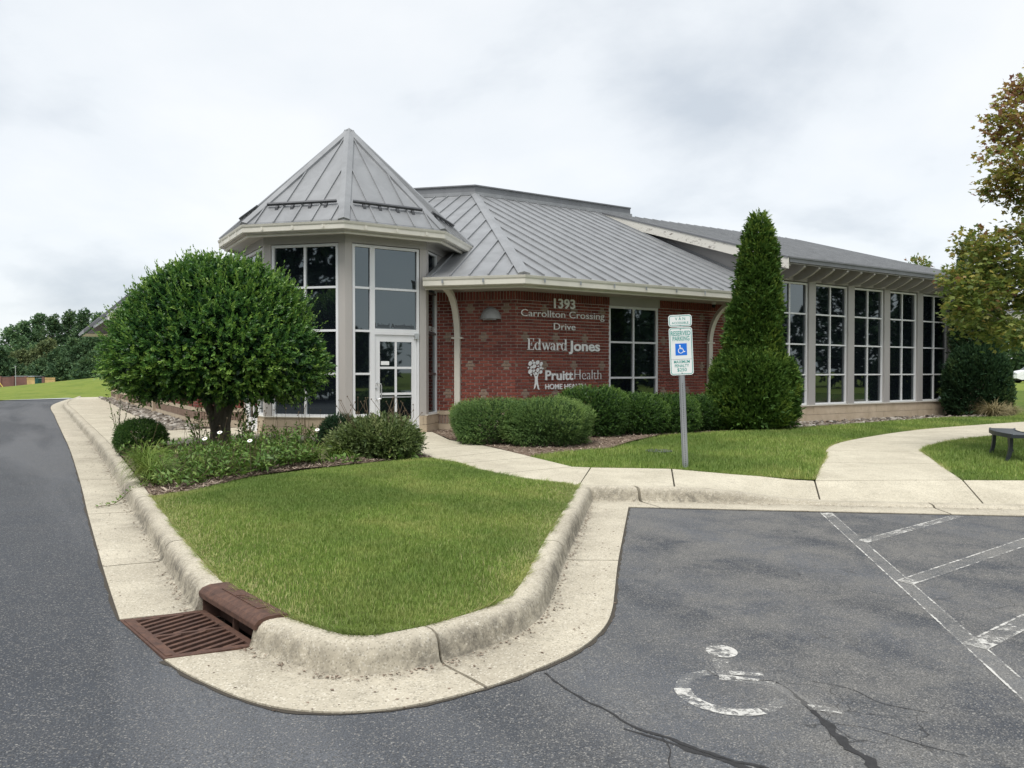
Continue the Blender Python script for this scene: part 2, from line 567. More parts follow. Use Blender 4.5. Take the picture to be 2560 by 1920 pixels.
M['darkfir'] = leafm('dark_evergreen_spray', [(0, (.018, .046, .022)), (.6, (.038, .084, .032)), (1, (.10, .16, .055))], .65, .12, .2)
M['maple'] = leafm('maple_leaf', [(0, (.10, .16, .035)), (.4, (.21, .25, .055)), (.62, (.36, .31, .07)), (.82, (.33, .18, .09)), (1, (.25, .115, .085))], .5, .4)
M['perennial'] = leafm('perennial_leaf', [(0, (.06, .13, .024)), (.55, (.135, .235, .046)), (.9, (.24, .33, .08)), (1, (.36, .36, .15))], .5)
M['abelia'] = leafm('abelia_leaf', [(0, (.07, .11, .035)), (.6, (.15, .21, .065)), (1, (.28, .32, .13))], .5)
M['drygrass'] = leafm('dry_grass', [(0, (.16, .15, .07)), (.6, (.32, .27, .14)), (1, (.45, .38, .24))], .7, .2, .15)
M['far1'] = leafm('far_leaf_green', [(0, (0.081, 0.155, 0.085)), (.6, (0.155, 0.253, 0.113)), (1, (0.276, 0.381, 0.160))], .7, .25, .2)  # all three far leaf colours are lightened to stand in for haze
M['far2'] = leafm('far_leaf_dark', [(0, (0.062, 0.119, 0.061)), (.6, (0.110, 0.183, 0.081)), (1, (0.200, 0.274, 0.109))], .7, .2, .2)
M['far3'] = leafm('far_leaf_olive', [(0, (0.114, 0.155, 0.075)), (.6, (0.204, 0.244, 0.104)), (1, (0.341, 0.357, 0.151))], .7, .25, .2)
def barkm(name, c):
    k = NT(name)
    f = k.noise(9, 6, .7, k.pos((1, 1, .35)), 1.0)
    k.set(k.ramp(f, [(.3, [x * .45 for x in c]), (.7, c)]), .9, spec=.15)
    k.bump(f, .9, .03); return k.m
M['deep'] = leafm('deep_green_leaf', [(0, (.015, .034, .018)), (.6, (.03, .06, .028)), (1, (.06, .10, .04))], .7, .15, .2)
M['bark'] = barkm('bark', (.26, .235, .185))
M['twig'] = plain('dry_stem', (.12, .085, .05), .9)

def mulch():
    k = NT('mulch'); f = k.noise(38, 5, .75, k.pos((1, 1, 1)), 1.2); g = k.noise(1.4, 4, .6)
    c = k.ramp(f, [(.28, (.09, .062, .045)), (.5, (.22, .165, .125)), (.72, (.38, .305, .24))])
    c = k.mix(k.ramp(g, [(.4, 0.0), (.7, .35)]), c, (.16, .10, .07))
    k.set(c, .95, spec=.1); k.bump(f, 1.0, .03); return k.m
M['mulch'] = mulch()
k = NT('mulch_chip'); M['chip'] = k.set(k.ramp(k.attr(), [(0, (.10, .07, .05)), (.5, (.26, .20, .155)), (1, (.50, .42, .34))]), .9, spec=.1)

k = NT('river_stone')
_t = k.attr(); _f = k.noise(30, 4, .6)
_c = k.ramp(_t, [(0, (.10, .088, .075)), (.35, (.19, .165, .135)), (.7, (.30, .265, .22)), (1, (.48, .455, .41))])
M['stone'] = k.set(k.mix(1.0, _c, k.ramp(_f, [(.3, .7), (.7, 1.15)]), 'MULTIPLY'), .75, spec=.3)

# brick: tint attribute 0-.7 red range, 1.0 brown accents
k = NT('brick')
_t = k.attr(); _n = k.noise(26, 4, .65)
_c = k.ramp(_t, [(0, (.12, .038, .033)), (.35, (.21, .060, .046)), (.7, (.295, .092, .066)), (.8, (.25, .17, .125)), (1.0, (.32, .23, .175))])
_c = k.mix(1.0, _c, k.ramp(_n, [(.3, .72), (.7, 1.18)]), 'MULTIPLY')
k.bump(_n, .4, .004)
M['brick'] = k.set(_c, .85, spec=.25)
M['mortar'] = plain('mortar', (.52, .455, .40), .95, var=.18, scale=14)
k = NT('buff_block')
_n = k.noise(3, 5, .6, dist=.4); _g = k.noise(60, 3, .6)
_c = k.ramp(_n, [(.3, (.47, .385, .275)), (.7, (.60, .50, .375))])
_c = k.mix(k.ramp(k.noise(1.6, 4, .65, k.pos((1, 1, .5)), .5), [(.60, 0.0), (.75, .45)]), _c, (.24, .20, .14))
k.bump(_g, .35, .004)
M['block'] = k.set(_c, .9, spec=.2)

def metalm(name, c, rough, metal, streak=.2):
    k = NT(name)
    f = k.noise(2.2, 5, .6, k.pos((1, 1, .35)), .6); g = k.noise(.5, 3, .5)
    cc = k.ramp(f, [(.28, [x * (1 - streak) for x in c]), (.72, [min(1, x * (1 + streak * .7)) for x in c])])
    k.set(cc, k.ramp(g, [(.3, rough * .85), (.7, min(1, rough * 1.15))]), metal); return k.m
M['roof'] = metalm('roof_metal', (.275, .283, .29), .44, .35, .17)
M['roofdark'] = metalm('roof_trim_metal', (.19, .195, .205), .5, .35, .15)
M['guard'] = metalm('snow_guard_metal', (.10, .103, .11), .55, .4, .15)
M['gutter'] = metalm('cream_gutter', (.68, .655, .575), .5, 0.0, .07)
M['taupe'] = metalm('taupe_panel', (.45, .425, .40), .55, 0.0, .05)
M['greige'] = metalm('greige_panel', (.40, .385, .375), .55, 0.0, .05)
M['soffit'] = metalm('soffit', (.46, .445, .41), .6, 0.0, .08)
M['frame'] = metalm('white_frame', (.78, .79, .80), .38, 0.0, .04)
M['bronze'] = metalm('bronze_frame', (.14, .115, .115), .45, .3, .1)
M['alum'] = metalm('aluminium', (.62, .63, .64), .35, .85, .08)
M['galv'] = metalm('galvanised_steel', (.40, .42, .44), .45, .7, .25)
k = NT('peeling_paint')
_n = k.noise(5, 7, .75, k.pos((1.0, 1.0, 3.0)), 1.0); _m = k.noise(.55, 2)
_v = k.math('ADD', _n, k.math('MULTIPLY', _m, .35))
k.bump(_n, .3, .01)
M['peel'] = k.set(k.ramp(_v, [(.0, (.66, .64, .58)), (.765, (.66, .64, .58)), (.785, (.27, .245, .22)), (1.0, (.20, .18, .16))]), .7)
k = NT('window_glass'); M['glass'] = k.set((.006, .008, .011), .02, 0.0, None, 2.15)
k.b.inputs['Specular Tint'].default_value = (.80, .93, .97, 1)
M['glassd'] = M['glass']
k = NT('white_letter'); M['letter'] = k.set((.90, .90, .89), .4)
k = NT('dark_letter'); M['dletter'] = k.set((.035, .04, .045), .5)
k = NT('sign_white'); M['swhite'] = k.set(k.ramp(k.noise(3, 3), [(.3, (.72, .76, .76)), (.7, (.80, .82, .82))]), .35)
k = NT('sign_green'); M['sgreen'] = k.set((.012, .30, .26), .4)
k = NT('sign_blue'); M['sblue'] = k.set((.01, .16, .68), .4)
k = NT('rust_iron')
_n = k.noise(16, 6, .7, dist=.6)
k.bump(k.noise(90, 3), .35, .003)
M['rust'] = k.set(k.ramp(_n, [(.28, (.058, .034, .026)), (.5, (.108, .058, .042)), (.74, (.175, .092, .060))]), .78, .25)
M['dark'] = plain('dark_void', (.012, .010, .009), .95)
M['benchm'] = plain('bench_coating', (.022, .028, .034), .45, var=.3, scale=5)
M['lampm'] = plain('lamp_grey', (.33, .335, .34), .4, var=.05)
M['wood'] = plain('gate_wood', (.50, .345, .16), .8, var=.25, scale=.9)
M['farbrick'] = plain('far_brick', (.17, .085, .075), .9, var=.25, scale=.6)
M['dgreen'] = plain('dumpster_green', (.02, .10, .085), .6)
M['greymetal'] = plain('grey_sheet', (.42, .44, .45), .5)
M['yellow'] = plain('yellow_guard', (.70, .52, .10), .5)
M['carpaint'] = plain('white_car_paint', (.78, .79, .80), .22, var=.02)
M['rubber'] = plain('tyre_rubber', (.02, .02, .02), .85)
M['daisy'] = plain('daisy_petal', (.80, .80, .78), .6)
M['daisyc'] = plain('daisy_centre', (.45, .28, .03), .7)
M['housew'] = plain('pale_siding', (.60, .60, .58), .7)
# ================================================================ SETTING
def zA(x, y):
    """paving falls gently towards the drain at the tip of the island"""
    y = min(max(y, -20.0), 15.0)
    return .015 * (y - 3.4) if y < 11 else .114 + .015 * (y - 11) - .015 / 8 * (y - 11) ** 2
KH = .15                                   # kerb height
# outer edge of the gutter, walked with the site on the left hand
OL = catmull([(-24.2, 42.1), (-20.08, 33.67), (-15.14, 25.55), (-11.04, 18.91), (-8.51, 14.82), (-5.85, 10.44),
              (-4.53, 8.23), (-3.26, 6.13), (-2.67, 5.17), (-2.49, 4.88)], .25)
OR_ = catmull([(-1.91, 4.22), (-1.73, 4.05), (-1.49, 3.86), (-1.27, 3.71), (-1.06, 3.62), (-.80, 3.585), (-.58, 3.62),
               (-.42, 3.685), (-.25, 3.78), (-.13, 3.86), (.02, 3.985), (.21, 4.17), (.37, 4.36), (.50, 4.58), (.60, 4.83),
               (.67, 5.12), (.73, 5.47), (.86, 6.25), (1.01, 7.06), (1.31, 8.66)], .08)
LOT = [(1.31, 8.66), (2.0, 8.575), (2.6, 8.50), (3.2, 8.43), (3.7, 8.37), (4.7, 8.245), (5.41, 8.16), (9.0, 7.72), (14.0, 7.1), (30.0, 5.2)]
NL = normals_left(OL); NR = normals_left(OR_); NLot = normals_left(LOT)
# mitre where island kerb meets the lot kerb
_a = Vector(OR_[-1]) - Vector(OR_[-2]); _a.normalize(); _b = Vector(LOT[1]) - Vector(LOT[0]); _b.normalize()
_na = Vector((-_a.y, _a.x)); _nb = Vector((-_b.y, _b.x)); _m = (_na + _nb) / (1 + _na.dot(_nb))
NR[-1] = NLot[0] = (_m.x, _m.y)
# the drain sits a little askew: turn the last sections to its ends
_gd = Vector((.655, -.756)); _gp = Vector((.756, .655)); _gn = Vector((.48, .24)).normalized(); _gn = _gn / _gn.dot(_gp)
for arr, idx in ((NL, range(len(NL) - 3, len(NL))), (NR, range(3))):
    for q, i in enumerate(idx):
        w = (q + 1) / 3 if arr is NL else (3 - q) / 3
        arr[i] = (arr[i][0] * (1 - w) + _gn.x * w, arr[i][1] * (1 - w) + _gn.y * w)
KW = .61
BL = offset(OL, KW, NL); BR = offset(OR_, KW, NR); BLot = offset(LOT, KW, NLot)
G0 = Vector((-2.49, 4.88)); G3 = Vector((-1.91, 4.22))

def hramp(x):                               # kerb sinks to nothing where the path meets the lot
    t = min(max((x - 2.05) / 1.5, 0), 1); t = t * t * (3 - 2 * t)
    return 1 - .9 * t
PROF = [(0, .012), (.14, .008), (.30, .001), (.40, -.002), (.428, .006), (.441, .035), (.450, .080), (.462, .118), (.486, .143), (.52, .153), (.56, .155), (.61, .151), (.61, -.12), (0, -.12)]
PT = [.02, .05, .25, .62, .95, 1.0, .95, .8, .5, .2, .12, .15, .5, .5]
kerb_root = empty('kerb', (0, 0, 0)); tag(kerb_root, kind='structure')
def kerb_run(path, N, joints, hfun=None):
    """one concrete casting between two joints each, a narrow gap at every joint"""
    d = [0.0]
    for a, b in zip(path[:-1], path[1:]): d.append(d[-1] + math.dist(a, b))
    cuts = [0.0] + [j for j in joints if .05 < j < d[-1] - .05] + [d[-1]]
    def at(s):
        for i in range(len(d) - 1):
            if d[i + 1] >= s - 1e-9:
                t = (s - d[i]) / max(1e-9, d[i + 1] - d[i])
                return (tuple(path[i][q] * (1 - t) + path[i + 1][q] * t for q in (0, 1)), tuple(N[i][q] * (1 - t) + N[i + 1][q] * t for q in (0, 1)))
        return path[-1], N[-1]
    for k_, (c0, c1) in enumerate(zip(cuts[:-1], cuts[1:])):
        g0 = 0 if k_ == 0 else .011; g1 = 0 if k_ == len(cuts) - 2 else .011
        ss = [c0 + g0] + [q for q in d if c0 + g0 + .01 < q < c1 - g1 - .01] + [c1 - g1]
        pp = [at(s) for s in ss]
        mb = MB()
        P_ = [p for p, n in pp]; N_ = [n for p, n in pp]
        prof = PROF
        if hfun is None:
            sweep(mb, P_, prof, N_, zf=lambda x, y: zA(x, y), tints=PT)
        else:
            b0 = len(mb.v)
            sweep(mb, P_, prof, N_, zf=lambda x, y: 0, tints=PT)
            n = len(prof)
            for i in range(len(P_)):
                h = hfun(P_[i][0])
                for j in range(n):
                    x, y, z = mb.v[b0 + i * n + j]
                    if z > .03: z = .012 + (z - .012) * h
                    mb.v[b0 + i * n + j] = (x, y, z + zA(x, y))
                    if j in (4, 5, 6, 7, 8): mb.t[b0 + i * n + j] *= h
        mb.build('kerb_segment', M['kerb'], kerb_root, smooth=True, fix=True)
def cum(path, target):
    """distance along a path of the vertex nearest to target"""
    d = 0; best = (9e9, 0)
    for i, p in enumerate(path):
        if i: d += math.dist(path[i - 1], p)
        q = math.dist(p, target)
        if q < best[0]: best = (q, d)
    return best[1]
jl = [cum(OL, p) for p in [(-3.26, 6.13), (-4.53, 8.23)]]
base = jl[1]
jl += [base - 2.75 * i for i in range(1, 13)]
kerb_run(OL, NL, sorted(jl))
kerb_run(OR_, NR, sorted([cum(OR_, p) for p in [(-.13, 3.86), (.87, 6.3)]]))
kerb_run(LOT, NLot, [cum(LOT, (1.31, 8.66)) + .35, cum(LOT, (4.7, 8.245)), 8.2, 11.5, 15, 18.5], hramp)

# ---- asphalt drive and lot, one sheet with the site cut out
site_edge = [p for p in OL] + [tuple(G0.lerp(G3, .5))] + OR_ + LOT[1:]
inner = offset(OL, .03, NL) + offset(OR_, .03, NR) + offset(LOT, .03, NLot)[1:]
asph_poly = inner + [(30, -18), (-60, -18), (-60, 34), (-42, 37), (-26.6, 40.4), (-24.6, 43.2)]
near_pts = []
asphalt_o = fill('asphalt', asph_poly, lambda x, y: zA(x, y), M['asphalt'], spacing=2.5, edge=1.0)
tag(asphalt_o, kind='structure')

# ---- general ground out to the horizon
U = [(-60, -18), (30, -18), (34, -18), (34, 45), (5, 62), (-18.5, 44), (-21.9, 41.15), (-22.9, 40.9), (-24.2, 42.1), (-26.1, 39.4), (-42, 36), (-60, 33)]
def zG(x, y):
    z = .17
    z += 1.28 * math.exp(-((x + 25) / 9.5) ** 2 - ((y - 54) / 6.5) ** 2)
    if y > 58: z -= min((y - 58) * .017, 3.2) * (1 if x < 5 else max(0, 1 - (x - 5) / 25))
    if x > 18: z += .55 * min(1, max(0, (y - 28) / 34)) * min(1, (x - 18) / 10)
    return z
extra = []
for r_ in (75, 95, 125, 170, 230, 320, 480, 800, 1400):
    for q in range(48):
        a = 2 * math.pi * q / 48
        extra.append((r_ * math.cos(a), 20 + r_ * math.sin(a)))
bx_, by_ = np.meshgrid(np.arange(-48, 2, 2.0), np.arange(40, 74, 2.0))
bk = ~inpoly(bx_.ravel(), by_.ravel(), U)
extra += list(zip((bx_.ravel() + .37)[bk].tolist(), by_.ravel()[bk].tolist()))
gx_, gy_ = np.meshgrid(np.arange(36, 90, 5.0), np.arange(20, 90, 5.0)); extra += list(zip((gx_.ravel() + .2).tolist(), gy_.ravel().tolist()))
big = [(2000 * math.cos(2 * math.pi * q / 48), 20 + 2000 * math.sin(2 * math.pi * q / 48)) for q in range(48)]
ground = fill('ground', big, zG, M['field'], spacing=None, holes=[U], extra=extra, edge=300)
ground.data.update()
tag(ground, kind='structure')
sub = fill('subsoil', [(-40, -5), (33, -5), (33, 44), (5, 60), (-18.5, 44), (-22, 40.5), (-40, 30)], lambda x, y: -.32 + (.3 if y > 12 else 0), M['soil'], spacing=4)
tag(sub, kind='structure')

# ---- pavements: every slab its own casting
def zW(x, y):
    e0 = Vector((x - 1.31, y - 8.66)); d = e0.x * .12 + e0.y * .993 - KW
    hf = KH * hramp(x)
    t = min(max(d / 1.0, 0), 1) if y < 11.5 else 1
    return zA(x, y) + hf + (KH - hf) * t
pave = MB()
pave_root = empty('pavement', (0, 0, 0)); tag(pave_root, kind='structure')
slab_polys = []
def slab(poly, gap=.010):
    slab_polys.append(poly)
    o = fill('slab', inset_poly(poly, gap), zW, M['walk'], spacing=.4, edge=.4, parent=pave_root)
    bm = bmesh.new(); bm.from_mesh(o.data)
    ed = [e_ for e_ in bm.edges if e_.is_boundary]
    r_ = bmesh.ops.extrude_edge_only(bm, edges=ed)
    for v in r_['geom']:
        if isinstance(v, bmesh.types.BMVert): v.co.z -= .11
    bmesh.ops.recalc_face_normals(bm, faces=bm.faces)
    bm.to_mesh(o.data); bm.free(); o.data.set_sharp_from_angle(angle=R(42))
    pb = fill('tmp', poly, lambda x, y: zW(x, y) - .03, M['joint'], spacing=.6, edge=.6)
    pave.add([tuple(v.co) for v in pb.data.vertices], [tuple(p.vertices) for p in pb.data.polygons])
    bpy.data.objects.remove(pb)
    return o
# front row along the lot
def bl(x):                                   # back of lot kerb at abscissa x
    for a, b in zip(BLot[:-1], BLot[1:]):
        if a[0] <= x <= b[0]:
            t = (x - a[0]) / (b[0] - a[0]); return (x, a[1] + (b[1] - a[1]) * t)
    return (x, BLot[0][1])
slab([(.80, 9.22), (1.11, 10.86), (.86, 10.94), (.34, 10.6), (-.18, 10.26), (.15, 9.80), (.48, 9.52)])
slab([BLot[0], bl(1.4), bl(1.94), (2.22, 10.72), (1.65, 10.80), (1.11, 10.86), (.80, 9.22)])
slab([bl(1.94), bl(2.3), bl(2.6), bl(3.0), bl(3.3), bl(3.6), (3.85, 9.80), (3.58, 9.87), (2.94, 10.2), (2.58, 10.46), (2.22, 10.72)])
slab([bl(3.6), bl(4.2), bl(4.8), bl(5.38), (5.69, 9.73), (4.8, 9.77), (3.85, 9.80)])
slab([bl(5.38), bl(6.0), bl(7.1), (7.4, 9.62), (6.42, 9.68), (5.69, 9.73)])
slab([bl(7.1), bl(9.0), (9.3, 9.45), (7.4, 9.62)])
slab([bl(9.0), bl(11.0), (11.4, 9.2), (9.3, 9.45)])
# walk to the glass door
slab([(-.18, 10.26), (.34, 10.6), (.86, 10.94), (.33, 12.04), (-.22, 11.66), (-.75, 11.29), (-.51, 10.72)])
slab([(-.75, 11.29), (-.22, 11.66), (.33, 12.04), (-.07, 12.93), (-.62, 12.4), (-1.2, 11.85), (-1.13, 11.7)])
slab([(-1.2, 11.85), (-.62, 12.4), (-.07, 12.93), (-.6, 14.0), (-1.2, 13.46), (-1.78, 12.95), (-1.63, 12.66)])
slab([(-1.78, 12.95), (-1.2, 13.46), (-.6, 14.0), (-1.2, 14.91), (-2.0, 14.6), (-2.75, 14.3), (-2.1, 13.5)])
slab([(-2.75, 14.3), (-2.0, 14.6), (-1.2, 14.91), (-1.75, 16.95), (-3.35, 16.15)])
slab([(-4.55, 14.5), (-3.4, 14.5), (-2.75, 14.3), (-3.35, 16.15), (-5.3, 16.6)])
slab([(-6.3, 13.72), (-5.5, 13.96), (-4.55, 14.5), (-5.3, 16.6), (-6.6, 16.3)])
slab([(-6.6, 16.3), (-5.3, 16.6), (-6.4, 18.4), (-7.72, 17.4)])
# walk along the drive, slab pairs between kerb and stone border
def BLat(y):
    for a, b in zip(BL[:-1], BL[1:]):
        if b[1] <= y <= a[1]:
            t = (y - a[1]) / (b[1] - a[1]); return (a[0] + (b[0] - a[0]) * t, y)
    return BL[0]
rock = [(-6.3, 13.72), (-6.6, 16.3), (-7.72, 17.4), (-8.75, 19.1), (-9.73, 20.72), (-10.72, 22.3), (-11.72, 23.9), (-12.71, 25.46), (-14.0, 27.65), (-15.3, 29.85), (-16.6, 32.05), (-17.95, 34.34), (-20, 37.7), (-22.0, 41.0)]
ky = [12.95, 14.9, 16.9, 18.6, 20.2, 21.8, 23.4, 24.95, 27.1, 29.3, 31.5, 33.8, 37.1, 40.4]
for i in range(len(rock) - 1):
    slab([BLat(ky[i]), rock[i], rock[i + 1], BLat(ky[i + 1]), BLat((ky[i] + ky[i + 1]) / 2)])
# curving path to the right of the building
pl_ = [(3.85, 9.80), (4.34, 10.86), (5.02, 12.3), (5.40, 13.25), (6.10, 14.37), (7.22, 15.65), (8.78, 17.18), (10.31, 18.38), (13.51, 20.4), (18.0, 22.9), (24, 25.5)]
pr_ = [(5.69, 9.73), (6.09, 10.86), (6.55, 12.1), (6.98, 13.15), (7.82, 14.19), (8.85, 15.12), (9.9, 15.9), (11.3, 16.85), (14.6, 18.7), (19.0, 21.0), (25, 23.4)]
PLc = catmull(pl_, .3); PRc = catmull(pr_, .3)
def along(path, t):
    d = [0]
    for a, b in zip(path[:-1], path[1:]): d.append(d[-1] + math.dist(a, b))
    s = t * d[-1]
    for i in range(len(d) - 1):
        if d[i + 1] >= s: q = (s - d[i]) / max(1e-9, d[i + 1] - d[i]); return tuple(path[i][k2] * (1 - q) + path[i + 1][k2] * q for k2 in (0, 1))
    return path[-1]
NP = 15
for i in range(NP):
    ts = [(i + q / 3) / NP for q in range(4)]
    slab([along(PLc, t) for t in ts] + [along(PRc, t) for t in reversed(ts)])
pave.build('pavement_bed', M['joint'], pave_root)

# ---- planting beds and lawns
C_, S_ = math.cos(R(32.18)), math.sin(R(32.18))
def W(x, y):                                  # building plan coordinates -> world
    return (x * C_ - y * S_, x * S_ + y * C_)
def zK(x, y):
    lx = x * C_ + y * S_; ly = -x * S_ + y * C_        # ground drops a little in front of the glazed wing
    t = min(1, max(0, (ly - 11.9) / 1.3)) * min(1, max(0, (lx - 15.8) / 1.2))
    return zA(x, y) + KH - .13 * t * t * (3 - 2 * t)
bedfront = [(-4.0, 8.52), (-3.72, 8.75), (-3.60, 9.15), (-3.34, 9.89), (-2.80, 10.52), (-2.30, 10.95), (-1.6, 11.65), (-1.22, 11.88)]
kerbL = [p for p in BL if 8.55 < p[1] < 12.9]              # far -> near
bed1 = [(-6.3, 13.72)] + [BLat(12.95)] + kerbL + bedfront + [(-1.78, 12.95), (-2.1, 13.5), (-2.75, 14.3), (-3.4, 14.5), (-4.55, 14.5), (-5.5, 13.96)]
def zbed1(x, y):
    return zK(x, y) + .0 + .09 * math.exp(-((x + 4.0) / 1.9) ** 2 - ((y - 11.6) / 1.7) ** 2) + .006 * math.sin(9 * x) * math.sin(8 * y)
bed1_o = fill('mulch_bed', bed1, zbed1, M['mulch'], spacing=.3, edge=.3); tag(bed1_o, kind='structure')
kerbI = [p for p in BL if p[1] <= 8.55] + BR
lawn1 = kerbI + [(.48, 9.52), (.15, 9.80), (-.18, 10.26), (-.51, 10.72), (-.75, 11.29), (-1.13, 11.7), (-1.22, 11.88)] + bedfront[::-1][1:]
_l1 = np.array(lawn1)
def edge_d(poly):
    P = np.array(resample(poly, .15, True))
    def f(x, y):
        return float(np.sqrt(((P - (x, y)) ** 2).sum(1).min()))
    return f
ed1 = edge_d(lawn1)
def zl1(x, y):
    e_ = min(1, ed1(x, y) / .9)
    return zK(x, y) - .012 + .07 * e_ * (2 - e_) + .012 * math.sin(2.3 * x + 1) * math.sin(2.9 * y) * e_
lawn1_o = fill('lawn', lawn1, zl1, M['turf'], spacing=.22, edge=.15); tag(lawn1_o, kind='structure')
mulch2edge = [(.28, 12.2), (.78, 12.72), (1.69, 13.33), (2.25, 14.45), (3.08, 15.95), (4.58, 17.0), (5.7, 17.35), (6.5, 18.0)]
rocksR = [(6.5, 18.0), (7.12, 18.38), (9.99, 20.54), (12.49, 22.25), (13.9, 22.4)]
lawn2 = [(.86, 10.94), (1.11, 10.86), (1.65, 10.80), (2.22, 10.72), (2.94, 10.2), (3.58, 9.87), (3.85, 9.80)] + PLc[1:] + [(33, 29), (33, 44), (15, 44), (15.2, 25.8), (15.2, 23.4)] + rocksR[::-1] + mulch2edge[::-1][1:]
ed2 = edge_d(lawn2)
def zl2(x, y):
    e_ = min(1, ed2(x, y) / 1.2)
    z = zK(x, y) - .012 + .06 * e_ * (2 - e_) + .02 * math.sin(.9 * x + 1) * math.sin(1.1 * y) * e_
    return z + (.4 * min(1, max(0, (y - 26) / 18)) if x > 14 else 0)
lawn2_o = fill('lawn', lawn2, zl2, M['turf'], spacing=.6, edge=.35); tag(lawn2_o, kind='structure')
lawn3 = PRc + [(33, 27), (33, 6.0), (14, 8.5), (11.4, 9.2), (9.3, 9.45), (7.4, 9.62), (6.42, 9.68)]
ed3 = edge_d(lawn3)
def zl3(x, y):
    e_ = min(1, ed3(x, y) / 1.2)
    return zK(x, y) - .012 + .06 * e_ * (2 - e_) + .02 * math.sin(.8 * x) * math.sin(1.2 * y + .5) * e_
lawn3_o = fill('lawn', lawn3, zl3, M['turf'], spacing=.6, edge=.35); tag(lawn3_o, kind='structure')
bed2 = mulch2edge + rocksR[1:] + [(15.2, 23.4), (16.2, 24.6), (20.5, 29.5), W(27, 15.2), W(17.6, 14.9), W(9.4, 15.0), W(8.2, 16.3), W(7.4, 15.4), (-1.75, 16.95), (-1.2, 14.91), (-.6, 14.0), (-.07, 12.93)]
def zbed2(x, y): return zK(x, y) - .005 + .05 * math.exp(-((x - 1.2) / 2.5) ** 2 - ((y - 15.3) / 1.6) ** 2) + .006 * math.sin(8 * x) * math.sin(7 * y)
bed2_o = fill('mulch_bed', bed2, zbed2, M['mulch'], spacing=.4, edge=.4); tag(bed2_o, kind='structure')
bed3 = [rock[2], (-6.4, 18.4), W(4.6, 19.0), W(4.0, 20.2), W(4.0, 43)] + rock[:1:-1][:-1]
bed3_o = fill('stone_border', bed3, lambda x, y: zK(x, y) - .03, M['soil'], spacing=.8, edge=.5); tag(bed3_o, kind='structure')

# ---- grass blades
def blades(poly, n, zf, h, w, mat, label, seed, edge=None, simple=False, maxy=None, dens=None):
    rg = np.random.default_rng(seed)
    P = np.array(poly)
    lo = P.min(0); hi = P.max(0)
    if maxy: hi[1] = min(hi[1], maxy)
    X = rg.uniform(lo[0], hi[0], n * 6); Y = rg.uniform(lo[1], hi[1], n * 6)
    k_ = inpoly(X, Y, poly)
    if dens is not None: k_ &= rg.random(n * 6) < dens(X, Y)
    X = X[k_][:n]; Y = Y[k_][:n]; n = len(X)
    gx = np.round(X / .1).astype(int); gy = np.round(Y / .1).astype(int)
    cache = {}
    Z = np.empty(n)
    for i, (a, b) in enumerate(zip(gx.tolist(), gy.tolist())):
        c = cache.get((a, b))
        if c is None: c = cache[(a, b)] = zf(a * .1, b * .1)
        Z[i] = c
    az = rg.uniform(0, 2 * np.pi, n)
    clump = .5 + .5 * np.sin(2.1 * X + 3 * np.sin(1.3 * Y)) * np.sin(1.7 * Y + 2 * np.sin(.9 * X))
    H = h * rg.uniform(.55, 1.25, n) * (.85 + .3 * clump)
    lean = rg.uniform(.1, .9, n) * H
    ld = az + rg.normal(0, .5, n)
    wx = np.cos(az + 1.57) * w * .5; wy = np.sin(az + 1.57) * w * .5
    lx = np.cos(ld) * lean; ly = np.sin(ld) * lean
    V = np.empty((n, 5, 3))
    V[:, 0] = np.stack([X - wx, Y - wy, Z - .01], 1); V[:, 1] = np.stack([X + wx, Y + wy, Z - .01], 1)
    V[:, 2] = np.stack([X - wx * .8 + lx * .35, Y - wy * .8 + ly * .35, Z + H * .55], 1)
    V[:, 3] = np.stack([X + wx * .8 + lx * .35, Y + wy * .8 + ly * .35, Z + H * .55], 1)
    V[:, 4] = np.stack([X + lx, Y + ly, Z + H * .95], 1)
    tint = np.clip(rg.beta(1.8, 2.2, n) * .94, 0, 1)
    # dry blades: scattered, and thick along the kerb where the mower scalps the edge
    ds = .035 * np.ones(n)
    if edge is not None:
        E = np.array(resample(edge, .12)); de = np.full(n, 9.0)
        for e_ in E: de = np.minimum(de, np.hypot(X - e_[0], Y - e_[1]))
        ds += .55 * np.exp(-(de / .16) ** 2) + .16 * np.exp(-(de / .55) ** 2)
        H2 = 1 - .45 * np.exp(-(de / .12) ** 2)
        V[:, 2:, 2] = Z[:, None] + (V[:, 2:, 2] - Z[:, None]) * H2[:, None]
    dry = rg.random(n) < ds; tint[dry] = rg.uniform(.93, 1.0, dry.sum())
    if simple:
        V = V[:, [0, 1, 4]]; me = np_mesh('grass', V.reshape(-1, 3), np.arange(n * 3).reshape(-1, 3), np.repeat(tint, 3), mat)
    else:
        b = np.arange(n)[:, None] * 5
        q = b + np.array([0, 1, 3, 2]); t = b + np.array([2, 3, 4])
        me = np_mesh('grass', V.reshape(-1, 3), t, np.repeat(tint, 5), mat, quads=q)
    o = mesh_obj('grass', me)
    tag(o, label, 'grass', kind='stuff')
    return o
blades(lawn1, 170000, zl1, .034, .0042, M['blade'], 'mown green turf on the kerbed island beside the drain', 11, edge=kerbI)
blades(lawn2, 120000, zl2, .05, .011, M['blade'], 'mown green turf between the hedge bed and the curving path', 12, simple=True, maxy=24, dens=lambda x, y: np.where(x < 16, 1, 0.15) * np.clip(12.0 / np.maximum(y, 5), .35, 1))
blades(lawn3, 60000, zl3, .05, .011, M['blade'], 'mown green turf around the dark benches', 13, simple=True, maxy=18, dens=lambda x, y: np.where((x < y * .75), 1, 0.0))

